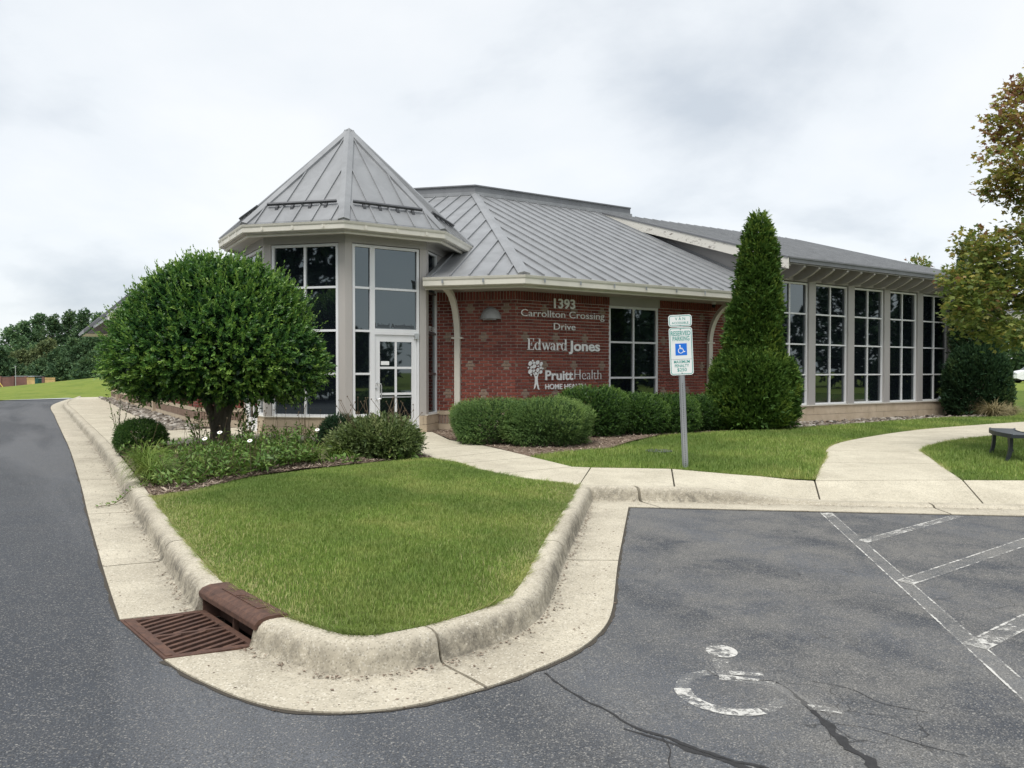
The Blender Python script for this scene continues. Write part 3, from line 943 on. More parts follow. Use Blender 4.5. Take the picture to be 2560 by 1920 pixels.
# ---- blades leaning over the kerb and walk edges, clippings and grit in the gutter
def fringe(paths, n, zf, seed, label):
    rg = np.random.default_rng(seed); Vs = []; Ts = []
    for path in paths:
        P = np.array(resample(path, .03)); N_ = np.array(normals_left([tuple(p) for p in P])); m_ = int(n * len(P) / sum(len(resample(q, .03)) for q in paths))
        i = rg.integers(0, len(P), m_); X = P[i, 0] + N_[i, 0] * rg.uniform(-.005, .05, m_); Y = P[i, 1] + N_[i, 1] * rg.uniform(-.005, .05, m_)
        clump_ = (.5 + .5 * np.sin(X * 9 + 3 * np.sin(Y * 7))) ; H = rg.uniform(.025, .06, m_) * (.5 + clump_)
        ox = -N_[i, 0] * H * rg.uniform(.3, 1.3, m_) + rg.normal(0, .015, m_); oy = -N_[i, 1] * H * rg.uniform(.3, 1.3, m_) + rg.normal(0, .015, m_)
        Z = np.array([zf(a, b) for a, b in zip(X, Y)])
        w = rg.uniform(.002, .004, m_); az = rg.uniform(0, 6.28, m_)
        V = np.empty((m_, 3, 3)); V[:, 0] = np.stack([X - np.cos(az) * w, Y - np.sin(az) * w, Z - .005], 1); V[:, 1] = np.stack([X + np.cos(az) * w, Y + np.sin(az) * w, Z - .005], 1)
        V[:, 2] = np.stack([X + ox, Y + oy, Z + H * rg.uniform(.3, .9, m_)], 1)
        Vs.append(V.reshape(-1, 3)); t = rg.beta(2, 2, m_); t[rg.random(m_) < .3] = 1.0; Ts.append(np.repeat(t, 3))
    V = np.concatenate(Vs); me = np_mesh('grass_fringe', V, np.arange(len(V)).reshape(-1, 3), np.concatenate(Ts), M['blade'])
    tag(mesh_obj('grass_fringe', me), label, 'grass', kind='stuff')
fringe([kerbI, [(-1.22, 11.88), (-1.13, 11.7), (-.75, 11.29), (-.51, 10.72), (-.18, 10.26), (.15, 9.80), (.48, 9.52), (.8, 9.22)][::-1]], 9000, lambda x, y: zK(x, y) - .006, 15, 'ragged grass blades hanging over the island kerb')
fringe([[(.86, 10.94), (1.11, 10.86), (1.65, 10.80), (2.22, 10.72), (2.94, 10.2), (3.58, 9.87), (3.85, 9.80)] + [p for p in PLc[1:] if p[1] < 19], ([p for p in PRc if p[1] < 17])[::-1] + [(6.42, 9.68), (7.4, 9.62), (9.3, 9.45)]], 9000, lambda x, y: zK(x, y) - .006, 16, 'ragged grass blades along the front walk and curving path')
def litter(n, seed):
    rg = np.random.default_rng(seed); X = []; Y = []; Z = []
    for path, N_, w_ in ((OL, NL, .45), (OR_, NR, .4), (LOT, NLot, .15)):
        P = np.array(path); Q = np.array(N_); k_ = P[:, 1] < 16; P = P[k_]; Q = Q[k_]; m_ = int(n * w_); i = rg.integers(0, len(P) - 1, m_); t = rg.random(m_)[:, None]
        p = P[i] * (1 - t) + P[i + 1] * t; q = Q[i]; o = np.where(rg.random(m_) < .75, rg.normal(.40, .03, m_), rg.uniform(-.06, .42, m_)); o = np.minimum(o, .425)
        p = p + q * o[:, None]; X.append(p[:, 0]); Y.append(p[:, 1]); Z.append(np.array([zA(a, b) for a, b in p]) + np.where(o > 0, .011, .006) - np.clip(o, 0, .4) * .02)
    X = np.concatenate(X); Y = np.concatenate(Y); Z = np.concatenate(Z); n = len(X); L = rg.uniform(.004, .016, n); az = rg.uniform(0, 6.28, n); w = L * rg.uniform(.25, .7, n)
    dx, dy = np.cos(az), np.sin(az); V = np.empty((n, 4, 3))
    V[:, 0] = np.stack([X - dx * L, Y - dy * L, Z], 1); V[:, 1] = np.stack([X + dy * w, Y - dx * w, Z + .003], 1); V[:, 2] = np.stack([X + dx * L, Y + dy * L, Z + .001], 1); V[:, 3] = np.stack([X - dy * w, Y + dx * w, Z + .004], 1)
    me = np_mesh('gutter_litter', V.reshape(-1, 3), None, np.repeat(rg.random(n) * .8, 4), M['chip'], quads=np.arange(n)[:, None] * 4 + np.arange(4))
    tag(mesh_obj('gutter_litter', me), 'leaf crumbs and grit gathered along the gutter', 'litter', kind='stuff')
litter(1500, 17)

# ---- mulch chips
def chips(poly, n, zf, label, seed, dens=None):
    rg = np.random.default_rng(seed); P = np.array(poly); lo = P.min(0); hi = P.max(0)
    X = rg.uniform(lo[0], hi[0], n * 4); Y = rg.uniform(lo[1], hi[1], n * 4)
    k_ = inpoly(X, Y, poly)
    if dens is not None: k_ &= dens(X, Y)
    X = X[k_][:n]; Y = Y[k_][:n]; n = len(X)
    Z = np.array([zf(a, b) for a, b in zip(X, Y)]) + rg.uniform(.002, .02, n)
    L = rg.uniform(.015, .05, n); Wd = rg.uniform(.003, .008, n); az = rg.uniform(0, 6.28, n); tl = rg.normal(0, .25, n)
    dx = np.cos(az) * np.cos(tl) * L; dy = np.sin(az) * np.cos(tl) * L; dz = np.sin(tl) * L
    wx = -np.sin(az) * Wd; wy = np.cos(az) * Wd
    V = np.empty((n, 4, 3))
    V[:, 0] = np.stack([X - dx - wx, Y - dy - wy, Z - dz], 1); V[:, 1] = np.stack([X + dx - wx, Y + dy - wy, Z + dz], 1)
    V[:, 2] = np.stack([X + dx + wx, Y + dy + wy, Z + dz], 1); V[:, 3] = np.stack([X - dx + wx, Y - dy + wy, Z - dz + .004], 1)
    me = np_mesh('mulch_chips', V.reshape(-1, 3), None, np.repeat(rg.random(n), 4), M['chip'], quads=np.arange(n)[:, None] * 4 + np.arange(4))
    o = mesh_obj('mulch_chips', me); tag(o, label, 'mulch', kind='stuff'); return o
chips(bed1, 22000, zbed1, 'loose bark mulch around the clipped tree and perennials', 21)
chips(bed2, 26000, zbed2, 'loose bark mulch under the hedge along the brick wall', 22, dens=lambda x, y: x < 9)

# ---- river stones along the walls
stone_meshes = []
for i in range(10):
    rg = random.Random(100 + i); bm = bmesh.new()
    for q in range(15):
        a = rg.uniform(0, 6.28); z = rg.uniform(-1, 1); r_ = math.sqrt(1 - z * z)
        bm.verts.new((r_ * math.cos(a), r_ * math.sin(a) * .8, z * .6))
    bmesh.ops.convex_hull(bm, input=bm.verts)
    for v in [v for v in bm.verts if not v.link_faces]: bm.verts.remove(v)
    me = bpy.data.meshes.new('stone'); bm.to_mesh(me); bm.free()
    me.materials.append(M['stone'])
    at = me.attributes.new('tint', 'FLOAT', 'POINT'); at.data.foreach_set('value', np.full(len(me.vertices), i / 9.0, dtype=np.float32))
    me.polygons.foreach_set('use_smooth', np.ones(len(me.polygons), dtype=bool))
    stone_meshes.append(me)
def stones(poly, n, zf, parent, seed, nsingle, size, near=(0, 0)):
    rg = random.Random(seed); P = np.array(poly); lo = P.min(0); hi = P.max(0)
    pts = []
    rr = np.random.default_rng(seed)
    while len(pts) < n:
        X = rr.uniform(lo[0], hi[0], 500); Y = rr.uniform(lo[1], hi[1], 500); k_ = inpoly(X, Y, poly)
        pts += list(zip(X[k_].tolist(), Y[k_].tolist()))
    pts = sorted(pts[:n], key=lambda p: math.hypot(*p))
    rest = MB()
    for i, (x, y) in enumerate(pts):
        s = rg.uniform(*size); me = rg.choice(stone_meshes)
        loc = Vector((x, y, zf(x, y) + s * .28)); rot = (rg.uniform(-.3, .3), rg.uniform(-.3, .3), rg.uniform(0, 6.28)); sc = (s, s * rg.uniform(.7, 1.1), s * rg.uniform(.7, 1.1))
        if i < nsingle:
            mesh_obj('stone', me, parent, loc, rot, sc)
        else:
            mtx = Matrix.LocRotScale(loc, __import__('mathutils').Euler(rot), Vector(sc))
            rest.add([mtx @ v.co for v in me.vertices], [tuple(p.vertices) for p in me.polygons], rg.random())
    o = rest.build('far_stones', M['stone'], parent, smooth=True); tag(o, kind='stuff')
strip_l = [rock[2], (-7.2, 17.6), W(3.55, 20.5), W(3.55, 43), rock[-1]] + rock[:2:-1][1:]
stones(strip_l, 1500, lambda x, y: zK(x, y) - .03, bed3_o, 31, 290, (.055, .13))
strip_r = [(6.4, 17.95), (7.12, 18.45), (9.99, 20.6), (12.4, 22.25), (14.1, 22.45), (15.0, 23.0), W(27.2, 13.7), W(26.6, 14.28), W(17.4, 14.28), W(16.4, 13.6)]
stones(strip_r, 720, lambda x, y: zK(x, y) - .012, bed2_o, 32, 290, (.04, .095))

# ---- painted markings and cracks on the asphalt
def flat(name, poly, mat, lift=.004, tint=.5, parent=None):
    mb = MB(); mb.add([(x, y, zA(x, y) + lift) for x, y in poly], [tuple(range(len(poly)))], tint)
    return mb
def line_paint(name, a0, a1, b0, b1, mat, core, ends=None, n=14):
    """a painted line whose middle has worn more than its two edges; a0-a1 one edge, b0-b1 the other"""
    mb = MB(); cols = [0, .08, .16, .84, .92, 1]; tn = [.8, 1.0, core, core, .8, .9]
    vs_ = []; tt = []
    for i in range(n + 1):
        t = i / n
        p = Vector(a0).lerp(Vector(a1), t); q = Vector(b0).lerp(Vector(b1), t)
        for c, tv in zip(cols, tn):
            r_ = p.lerp(q, c); vs_.append((r_.x, r_.y, zA(r_.x, r_.y) + .004)); tt.append(max(tv, ends(t)) if ends else tv)
    b = len(mb.v); mb.v += vs_; mb.t += tt; m = len(cols)
    for i in range(n):
        for j in range(m - 1): mb.f.append((b + i * m + j, b + i * m + j + 1, b + (i + 1) * m + j + 1, b + (i + 1) * m + j))
    return mb.build(name, mat, asphalt_o, fix=True)
line_paint('stall_line', (3.34, 8.35), (2.38, 3.2), (3.47, 8.35), (2.50, 3.2), M['paint'], .12, lambda t: .9 if t < .02 else 0)
line_paint('stall_line', (2.38, 3.2), (1.9, .8), (2.50, 3.2), (2.02, .8), M['paint'], .2)
line_paint('hatch_line', (3.19, 7.08), (4.67, 8.20), (3.22, 6.97), (4.80, 8.17), M['paint'], .75, lambda t: .9 if t < .1 else 0)
line_paint('hatch_line', (2.88, 5.77), (4.95, 7.30), (2.95, 5.66), (5.03, 7.18), M['paint'], .22, lambda t: max(0, .95 - 6 * t))
line_paint('hatch_line', (2.62, 4.48), (5.2, 6.40), (2.71, 4.38), (5.27, 6.29), M['paint'], .5, lambda t: max(0, 1.0 - 3.5 * t))
line_paint('hatch_line', (2.36, 3.2), (5.0, 5.15), (2.42, 3.08), (5.07, 5.03), M['paint'], .4)
line_paint('stall_line', (5.47, 8.09), (4.5, 2.9), (5.60, 8.07), (4.62, 2.9), M['paint'], .3)
sym = MB()
def addflat(poly, tint):
    sym.add([(x, y, zA(x, y) + .004) for x, y in poly], [tuple(range(len(poly)))], tint)
def ribbon(pts, w0, w1, tint, mbx=sym, lift=.004):
    n = len(pts); N = normals_left(pts); vs_ = []
    for i, (p, q) in enumerate(zip(pts, N)):
        w = w0 + (w1 - w0) * i / max(1, n - 1)
        if callable(tint): pass
        vs_.append((p[0] + q[0] * w / 2, p[1] + q[1] * w / 2, zA(*p) + lift)); vs_.append((p[0] - q[0] * w / 2, p[1] - q[1] * w / 2, zA(*p) + lift))
    mbx.add(vs_, [(2 * i, 2 * i + 1, 2 * i + 3, 2 * i + 2) for i in range(n - 1)], tint)
addflat([(1.19 + .088 * math.cos(a * .3142), 4.36 + .095 * math.sin(a * .3142)) for a in range(20)], .95)
ribbon([(1.15, 4.25), (1.13, 4.13), (1.12, 4.0)], .085, .085, .35)
ribbon([(1.15, 4.055), (1.23, 4.045), (1.32, 4.03)], .05, .045, .75)
ribbon([(1.08, 4.0), (1.2, 3.97), (1.34, 3.91)], .07, .07, .6)
ribbon([(1.34, 3.91), (1.39, 3.78), (1.42, 3.66)], .07, .07, .45)
ribbon([(1.41, 3.655), (1.48, 3.635), (1.55, 3.60)], .06, .06, .75)
wc = (1.09, 3.83); wr = .235
ribbon([(wc[0] + wr * math.cos(R(a)), wc[1] + wr * math.sin(R(a))) for a in range(95, 200, 12)], .07, .07, .3)
ribbon([(wc[0] + wr * math.cos(R(a)), wc[1] + wr * math.sin(R(a))) for a in range(172, 300, 10)], .085, .07, .85)
ribbon([(wc[0] + wr * math.cos(R(a)), wc[1] + wr * math.sin(R(a))) for a in range(296, 345, 10)], .07, .06, .55)
sym.build('wheelchair_symbol', M['paint'], asphalt_o, fix=True)
# tar-filled and open cracks
def crack(pts, wid, name='crack', seed=0, lift=.003):
    rg = random.Random(seed); P = catmull(pts, .022); mb = MB(); vs_ = []
    ra = [rg.uniform(.3, 1.7) for _ in P]; rb = [rg.uniform(-.6, .6) for _ in P]
    sm = lambda a_: [(a_[max(i - 1, 0)] + a_[i] + a_[min(i + 1, len(a_) - 1)]) / 3 for i in range(len(a_))]
    ra, rb = sm(ra), sm(rb)
    N = normals_left(P)
    for i, (p, q) in enumerate(zip(P, N)):
        w = .62 * wid(i / (len(P) - 1)) * ra[i] / 2; j = rb[i] * w * 2
        vs_ += [(p[0] + q[0] * (w + j), p[1] + q[1] * (w + j), zA(*p) + lift), (p[0] - q[0] * (w - j), p[1] - q[1] * (w - j), zA(*p) + lift)]
    mb.add(vs_, [(2 * i, 2 * i + 1, 2 * i + 3, 2 * i + 2) for i in range(len(P) - 1)])
    return mb.build(name, M['tar'], asphalt_o, fix=True)
crack([(.17, 4.06), (.25, 3.9), (.35, 3.74), (.46, 3.6), (.55, 3.46), (.68, 3.36), (.86, 3.2), (1.0, 3.12), (1.3, 2.95), (1.6, 2.9)], lambda t: .018 + .02 * t, seed=1)
crack([(.50, 3.44), (.68, 3.31), (.86, 3.17), (1.02, 3.06), (1.3, 2.9)], lambda t: .012 + .07 * t, 'tar_seam', seed=2, lift=.002)
crack([(1.04, 4.10), (1.09, 4.0), (1.2, 3.97), (1.34, 3.95), (1.39, 3.85), (1.41, 3.7)], lambda t: .010, seed=3)
crack([(1.40, 3.80), (1.42, 3.64), (1.43, 3.48), (1.44, 3.3), (1.47, 3.12), (1.52, 2.9)], lambda t: .045 + .03 * t, 'tar_seam', seed=4)
crack([(.66, 3.36), (.67, 3.25), (.64, 3.12), (.66, 2.9)], lambda t: .008, seed=5)
crack([(1.55, 3.95), (1.7, 3.86), (1.78, 3.7), (1.95, 3.6)], lambda t: .006, seed=6)
crack([(1.42, 3.5), (1.6, 3.44), (1.75, 3.3), (1.9, 3.2)], lambda t: .007, seed=7)
# dirt line where asphalt meets the gutter
def edge_dirt(path, N, seed):
    rg = random.Random(seed); mb = MB(); vs_ = []
    P = path
    for p, q in zip(P, N):
        w0 = rg.uniform(.008, .03); w1 = .02
        vs_ += [(p[0] - q[0] * w0, p[1] - q[1] * w0, zA(*p) + .0035), (p[0] + q[0] * w1, p[1] + q[1] * w1, zA(*p) + .0035)]
    mb.add(vs_, [(2 * i, 2 * i + 1, 2 * i + 3, 2 * i + 2) for i in range(len(P) - 1)])
    mb.build('edge_crack', M['joint'], asphalt_o, fix=True)
edge_dirt(OL, NL, 1); edge_dirt(OR_, NR, 2); edge_dirt(LOT, NLot, 3)
# ================================================================ OFFICE BUILDING (plan coordinates, turned 32 degrees)
CX_, CY_ = 6.49, 17.52                       # centre of the octagonal entrance tower
bld = empty('office_building', (*W(CX_, CY_), .28), R(32.18))
tag(bld, 'red brick office building with grey metal roof and octagonal glass entrance tower', 'building')
Z0 = .28
def B2(x, y): return (x - CX_, y - CY_)
def mir(p): return (p[1] - 11.03, p[0] + 11.03)   # the plan is symmetric about the tower's diagonal
def fr(p0, p1): return Frame(B2(*p0), B2(*p1))
zz = lambda z: z - Z0                        # world height -> building height
class BB(MB):
    pass
AP = 2.22; HS = AP * math.tan(R(22.5))
octv = [(CX_ + AP / math.cos(R(22.5)) * math.cos(R(a)), CY_ + AP / math.cos(R(22.5)) * math.sin(R(a))) for a in (157.5, 202.5, 247.5, 292.5, 337.5, 22.5, 67.5, 112.5)]
F_D = fr(octv[0], octv[1]); F_A = fr(octv[1], octv[2]); F_B = fr(octv[2], octv[3]); F_C = fr(octv[3], octv[4])

def window(F, s0, s1, zs, xs, depth=-.05, mat='frame', fw=.055, mw=.045, skip=(), parent=None, dmat=None, name='window'):
    """frame > panes, mullions; zs: list of row heights, xs: list of column positions (s)"""
    w = MB()
    o0, o1 = depth - .05, depth + .035
    w.fbox(F, s0, s0 + fw, o0, o1, zz(zs[0]), zz(zs[-1])); w.fbox(F, s1 - fw, s1, o0, o1, zz(zs[0]), zz(zs[-1]))
    w.fbox(F, s0 + fw, s1 - fw, o0, o1 - .002, zz(zs[0]), zz(zs[0]) + fw); w.fbox(F, s0 + fw, s1 - fw, o0, o1 - .002, zz(zs[-1]) - fw, zz(zs[-1]))
    wo = w.build(name, M[mat], parent or bld)
    if not parent: pass
    cs = [s0 + fw] + list(xs) + [s1 - fw]
    for x in xs:
        m = MB().fbox(F, x - mw / 2, x + mw / 2, o0 + .01, o1 - .006, zz(zs[0]) + fw, zz(zs[-1]) - fw)
        m.build('mullion', M[dmat or mat], wo)
    for z in zs[1:-1]:
        m = MB().fbox(F, s0 + fw, s1 - fw, o0 + .012, o1 - .010, zz(z) - mw / 2, zz(z) + mw / 2)
        m.build('transom', M[dmat or mat], wo)
    for i in range(len(cs) - 1):
        a = cs[i] + (mw / 2 if i else 0); b = cs[i + 1] - (mw / 2 if i < len(cs) - 2 else 0)
        for j in range(len(zs) - 1):
            if (i, j) in skip: continue
            z0 = zz(zs[j]) + (fw if j == 0 else mw / 2); z1 = zz(zs[j + 1]) - (fw if j == len(zs) - 2 else mw / 2)
            rt = random.uniform(-.0012, .0012); rv = random.uniform(-.0012, .0012)
            g = MB()
            P = [F.p(a - .006, depth - .012 + rt, z0 - .006), F.p(b + .006, depth - .012 - rt, z0 - .006), F.p(b + .006, depth - .012 - rt + rv, z1 + .006), F.p(a - .006, depth - .012 + rt + rv, z1 + .006)]
            Q = [F.p(a - .006, depth - .03, z0 - .006), F.p(b + .006, depth - .03, z0 - .006), F.p(b + .006, depth - .03, z1 + .006), F.p(a - .006, depth - .03, z1 + .006)]
            g.add(P + Q, [(0, 1, 2, 3), (7, 6, 5, 4), (0, 4, 5, 1), (1, 5, 6, 2), (2, 6, 7, 3), (3, 7, 4, 0)])
            g.build('pane', M['glass'], wo)
    return wo

def blocks(F, s0, s1, z0, z1, n, courses, name='base'):
    core = MB().fbox(F, s0, s1, -.16, -.008, zz(z0) - .3, zz(z1) - .004)
    bo = core.build(name, M['mortar'], bld)
    h = (z1 - z0) / courses
    for c in range(courses):
        L = (s1 - s0) / n
        cuts = [s0] + [s0 + L * (i + (.5 if c % 2 else 0)) for i in range(1 if not c % 2 else 0, n)] + [s1]
        for a, b in zip(cuts[:-1], cuts[1:]):
            if b - a < .03: continue
            g = .004
            lo = zz(z0) + c * h + g if c else zz(z0) - .25
            q = MB(); d = random.uniform(-.002, .002)
            q.fbox(F, a + (g if a > s0 else 0), b - (g if b < s1 else 0), -.1, .012 + d, lo, zz(z0) + (c + 1) * h - (g if c < courses - 1 else 0))
            q.build('block', M['block'], bo)
    return bo

# ---- octagonal tower
ROWS = [.67, 1.57, 2.47, 3.37, 4.27]
CW = .15
tw = MB()
faces_all = [fr(octv[i], octv[(i + 1) % 8]) for i in range(8)]
for i in range(8):                            # wrap-round metal corner posts
    F = faces_all[i]; Fp = faces_all[i - 1]
    q = MB()
    e1 = .035
    pts = [Fp.p(Fp.L - CW, 0, 0), F.p(0, 0, 0), F.p(CW, 0, 0), F.p(CW, -.12, 0), F.p(.06, -.14, 0), Fp.p(Fp.L - .06, -.14, 0), Fp.p(Fp.L - CW, -.12, 0)]
    q.prism([(p[0], p[1]) for p in pts], zz(.66), zz(4.285))
    q.build('corner_post', M['taupe'], bld, fix=True)
for i, F in enumerate(faces_all):
    h = MB().fbox(F, -.0, F.L, -.14, .014, zz(4.285), zz(4.50))
    h.build('header_panel', M['greige'], bld)
    if i < 4:
        sl = MB().fbox(F, -.012, F.L + .012, -.14, .035, zz(.655), zz(.672))
        if i in (1, 3): sl.build('sill', M['gutter'], bld)
    else:
        MB().fbox(F, CW, F.L - CW, -.12, -.03, zz(.0), zz(4.285)).build('wall_panel', M['taupe'], bld)
LA = F_A.L
window(F_A, CW + .012, LA - CW - .012, ROWS, [LA / 2], parent=None)
blocks(F_A, 0, LA, .26, .655, 3, 2, 'tower_base')
# face with the glass door; the tower's far-left face repeats it
def door_face(F, flip, texts=True):
    L = F.L; a, b = CW + .012, L - CW - .012
    js = a + .44 if not flip else b - .44           # jamb between side light and door bay
    sl0, sl1 = (a, js) if not flip else (js, b)
    d0, d1 = (js, b) if not flip else (a, js)
    window(F, sl0, sl1, ROWS, [])
    window(F, d0, d1, [2.47, 3.37, 4.27], [], name='transom_window')
    # jamb covers and head of the door
    jb = MB()
    jb.fbox(F, d0, d0 + .05, -.10, -.012, zz(.27), zz(2.47)); jb.fbox(F, d1 - .05, d1, -.10, -.012, zz(.27), zz(2.47))
    jb.fbox(F, d0 + .05, d1 - .05, -.10, -.014, zz(2.40), zz(2.47))
    jo = jb.build('door_frame', M['frame'], bld)
    blocks(F, 0, sl1 if not flip else L, .26, .655, 2 if flip else 1, 2, 'tower_base') if not flip else blocks(F, sl0, L, .26, .655, 1, 2, 'tower_base')
    if not flip: blocks(F, d1 + .0, L, .26, .655, 1, 2, 'tower_base')
    else: blocks(F, 0, d0, .26, .655, 1, 2, 'tower_base')
    MB().fbox(F, (sl0 if flip else -.012), (L + .012 if flip else sl1), -.14, .035, zz(.655), zz(.672)).build('sill', M['gutter'], bld)
    # the leaf: stiles, rails, six lights
    e0, e1 = d0 + .055, d1 - .055
    lf = MB(); zb, zt = .285, 2.395; st = .115
    lf.fbox(F, e0, e0 + st, -.085, -.035, zz(zb), zz(zt)); lf.fbox(F, e1 - st, e1, -.085, -.035, zz(zb), zz(zt))
    lf.fbox(F, e0 + st, e1 - st, -.085, -.037, zz(zb), zz(zb) + .30); lf.fbox(F, e0 + st, e1 - st, -.085, -.037, zz(zt) - .14, zz(zt))
    do = lf.build('door', M['frame'], bld)
    gz = [zb + .30 + (zt - .14 - zb - .30) * i / 3 for i in range(4)]; mx = (e0 + e1) / 2
    MB().fbox(F, mx - .024, mx + .024, -.08, -.04, zz(gz[0]), zz(gz[3])).build('muntin', M['frame'], do)
    for g_ in gz[1:3]: MB().fbox(F, e0 + st, e1 - st, -.079, -.042, zz(g_) - .024, zz(g_) + .024).build('muntin', M['frame'], do)
    for i in range(3):
        for (p, q) in ((e0 + st, mx - .024), (mx + .024, e1 - st)):
            z0 = gz[i] + (.024 if i else 0); z1 = gz[i + 1] - (.024 if i < 2 else 0)
            MB().fbox(F, p - .004, q + .004, -.072, -.056, zz(z0) - .004, zz(z1) + .004).build('pane', M['glass'], do)
    # pull handle, lock, closer bracket
    hs = e0 + .06 if not flip else e1 - .06
    zc = 1.20
    MB().tube([F.p(hs - .02, -.035, zz(zc) + .17), F.p(hs - .02, .02, zz(zc) + .17), F.p(hs + .05, .035, zz(zc) + .155), F.p(hs + .06, .035, zz(zc) + .12), F.p(hs + .06, .035, zz(zc) - .12), F.p(hs + .05, .035, zz(zc) - .155), F.p(hs - .02, .02, zz(zc) - .17), F.p(hs - .02, -.035, zz(zc) - .17)], .013, 8).build('pull_handle', M['alum'], do, smooth=True)
    MB().tube([F.p(hs - .03, -.036, zz(zc) + .06), F.p(hs - .03, -.02, zz(zc) + .06)], .022, 12).build('lock', M['alum'], do)
    MB().fbox(F, e1 - .06, e1 + .03, -.03, .02, zz(zt) - .07, zz(zt) + .05).build('hinge', M['alum'], do)
    MB().fbox(F, e0 + st, e1 - st, -.046, -.03, zz(1.06), zz(1.085)).build('push_bar', M['alum'], do)
    if texts:
        st_ = MB().fbox(F, e0 + st + .03, e0 + st + .22, -.056, -.054, zz(gz[2]) + .06, zz(gz[2]) + .14)
        st_.build('door_sticker', M['letter'], do)
    MB().fbox(F, d0, d1, -.12, .03, zz(.20), zz(.283)).build('threshold', M['alum'], bld)
    return d0, d1
dB0, dB1 = door_face(F_B, False)
door_face(F_D, True, False)
# narrow side face next to the brick
LC = F_C.L
window(F_C, CW + .01, .80, ROWS, [], mat='frame', dmat='bronze', fw=.04)
MB().fbox(F_C, .80, LC, -.12, -.02, zz(.0), zz(4.285)).build('wall_panel', M['taupe'], bld)
blocks(F_C, 0, .84, .26, .655, 2, 2, 'tower_base')
F_C2 = Frame(*[B2(*mir(p)) for p in (octv[4], octv[3])])
MB().fbox(F_C2, 0, LC, -.12, -.02, zz(.0), zz(4.285)).build('wall_panel', M['taupe'], bld)

# tower eave: soffit, inner fascia, gutter
EA = 2.716; EC = EA / math.cos(R(22.5))
def ring(ap):
    return [B2(CX_ + ap / math.cos(R(22.5)) * math.cos(R(22.5 + 45 * i)), CY_ + ap / math.cos(R(22.5)) * math.sin(R(22.5 + 45 * i))) for i in range(8)]
def ring_sweep(ap, prof, name, mat, sm=False):
    # counter-clockwise path: left normal points inwards, so outward offsets are negative
    pth = ring(ap); N = []
    for p in pth:
        v = Vector(p) ; v.normalize(); v *= 1 / math.cos(R(22.5)); N.append((-v.x, -v.y))
    mb = MB(); sweep(mb, pth, prof, N, closed=True)
    return mb.build(name, M[mat], bld, fix=True)
ring_sweep(AP, [(.1, zz(4.44)), (-.46, zz(4.44)), (-.46, zz(4.455)), (.1, zz(4.455))], 'soffit', 'soffit')
ring_sweep(AP + .34, [(0, zz(4.39)), (-.05, zz(4.39)), (-.05, zz(4.438)), (0, zz(4.438))], 'fascia', 'gutter')
GUT = [(0.0, 0.0), (-.085, 0.0), (-.10, .015), (-.10, .10), (-.115, .125), (-.125, .165), (-.112, .168), (-.10, .14), (0.0, .14)]
ring_sweep(AP + .40, [(o, zz(4.457) + z) for o, z in GUT], 'gutter', 'gutter')
ring_sweep(AP + .44, [(.0, zz(4.60)), (-.04, zz(4.60)), (-.04, zz(4.655)), (.0, zz(4.68))], 'drip_edge', 'roofdark')
# gutter straps
for F, L in ((F_A, F_A.L), (F_B, F_B.L), (F_D, F_D.L)):
    for s in (.25, .93, 1.6):
        MB().fbox(F, s - .02, s + .02, .525, .531, zz(4.49), zz(4.56)).build('gutter_strap', M['gutter'], bld)

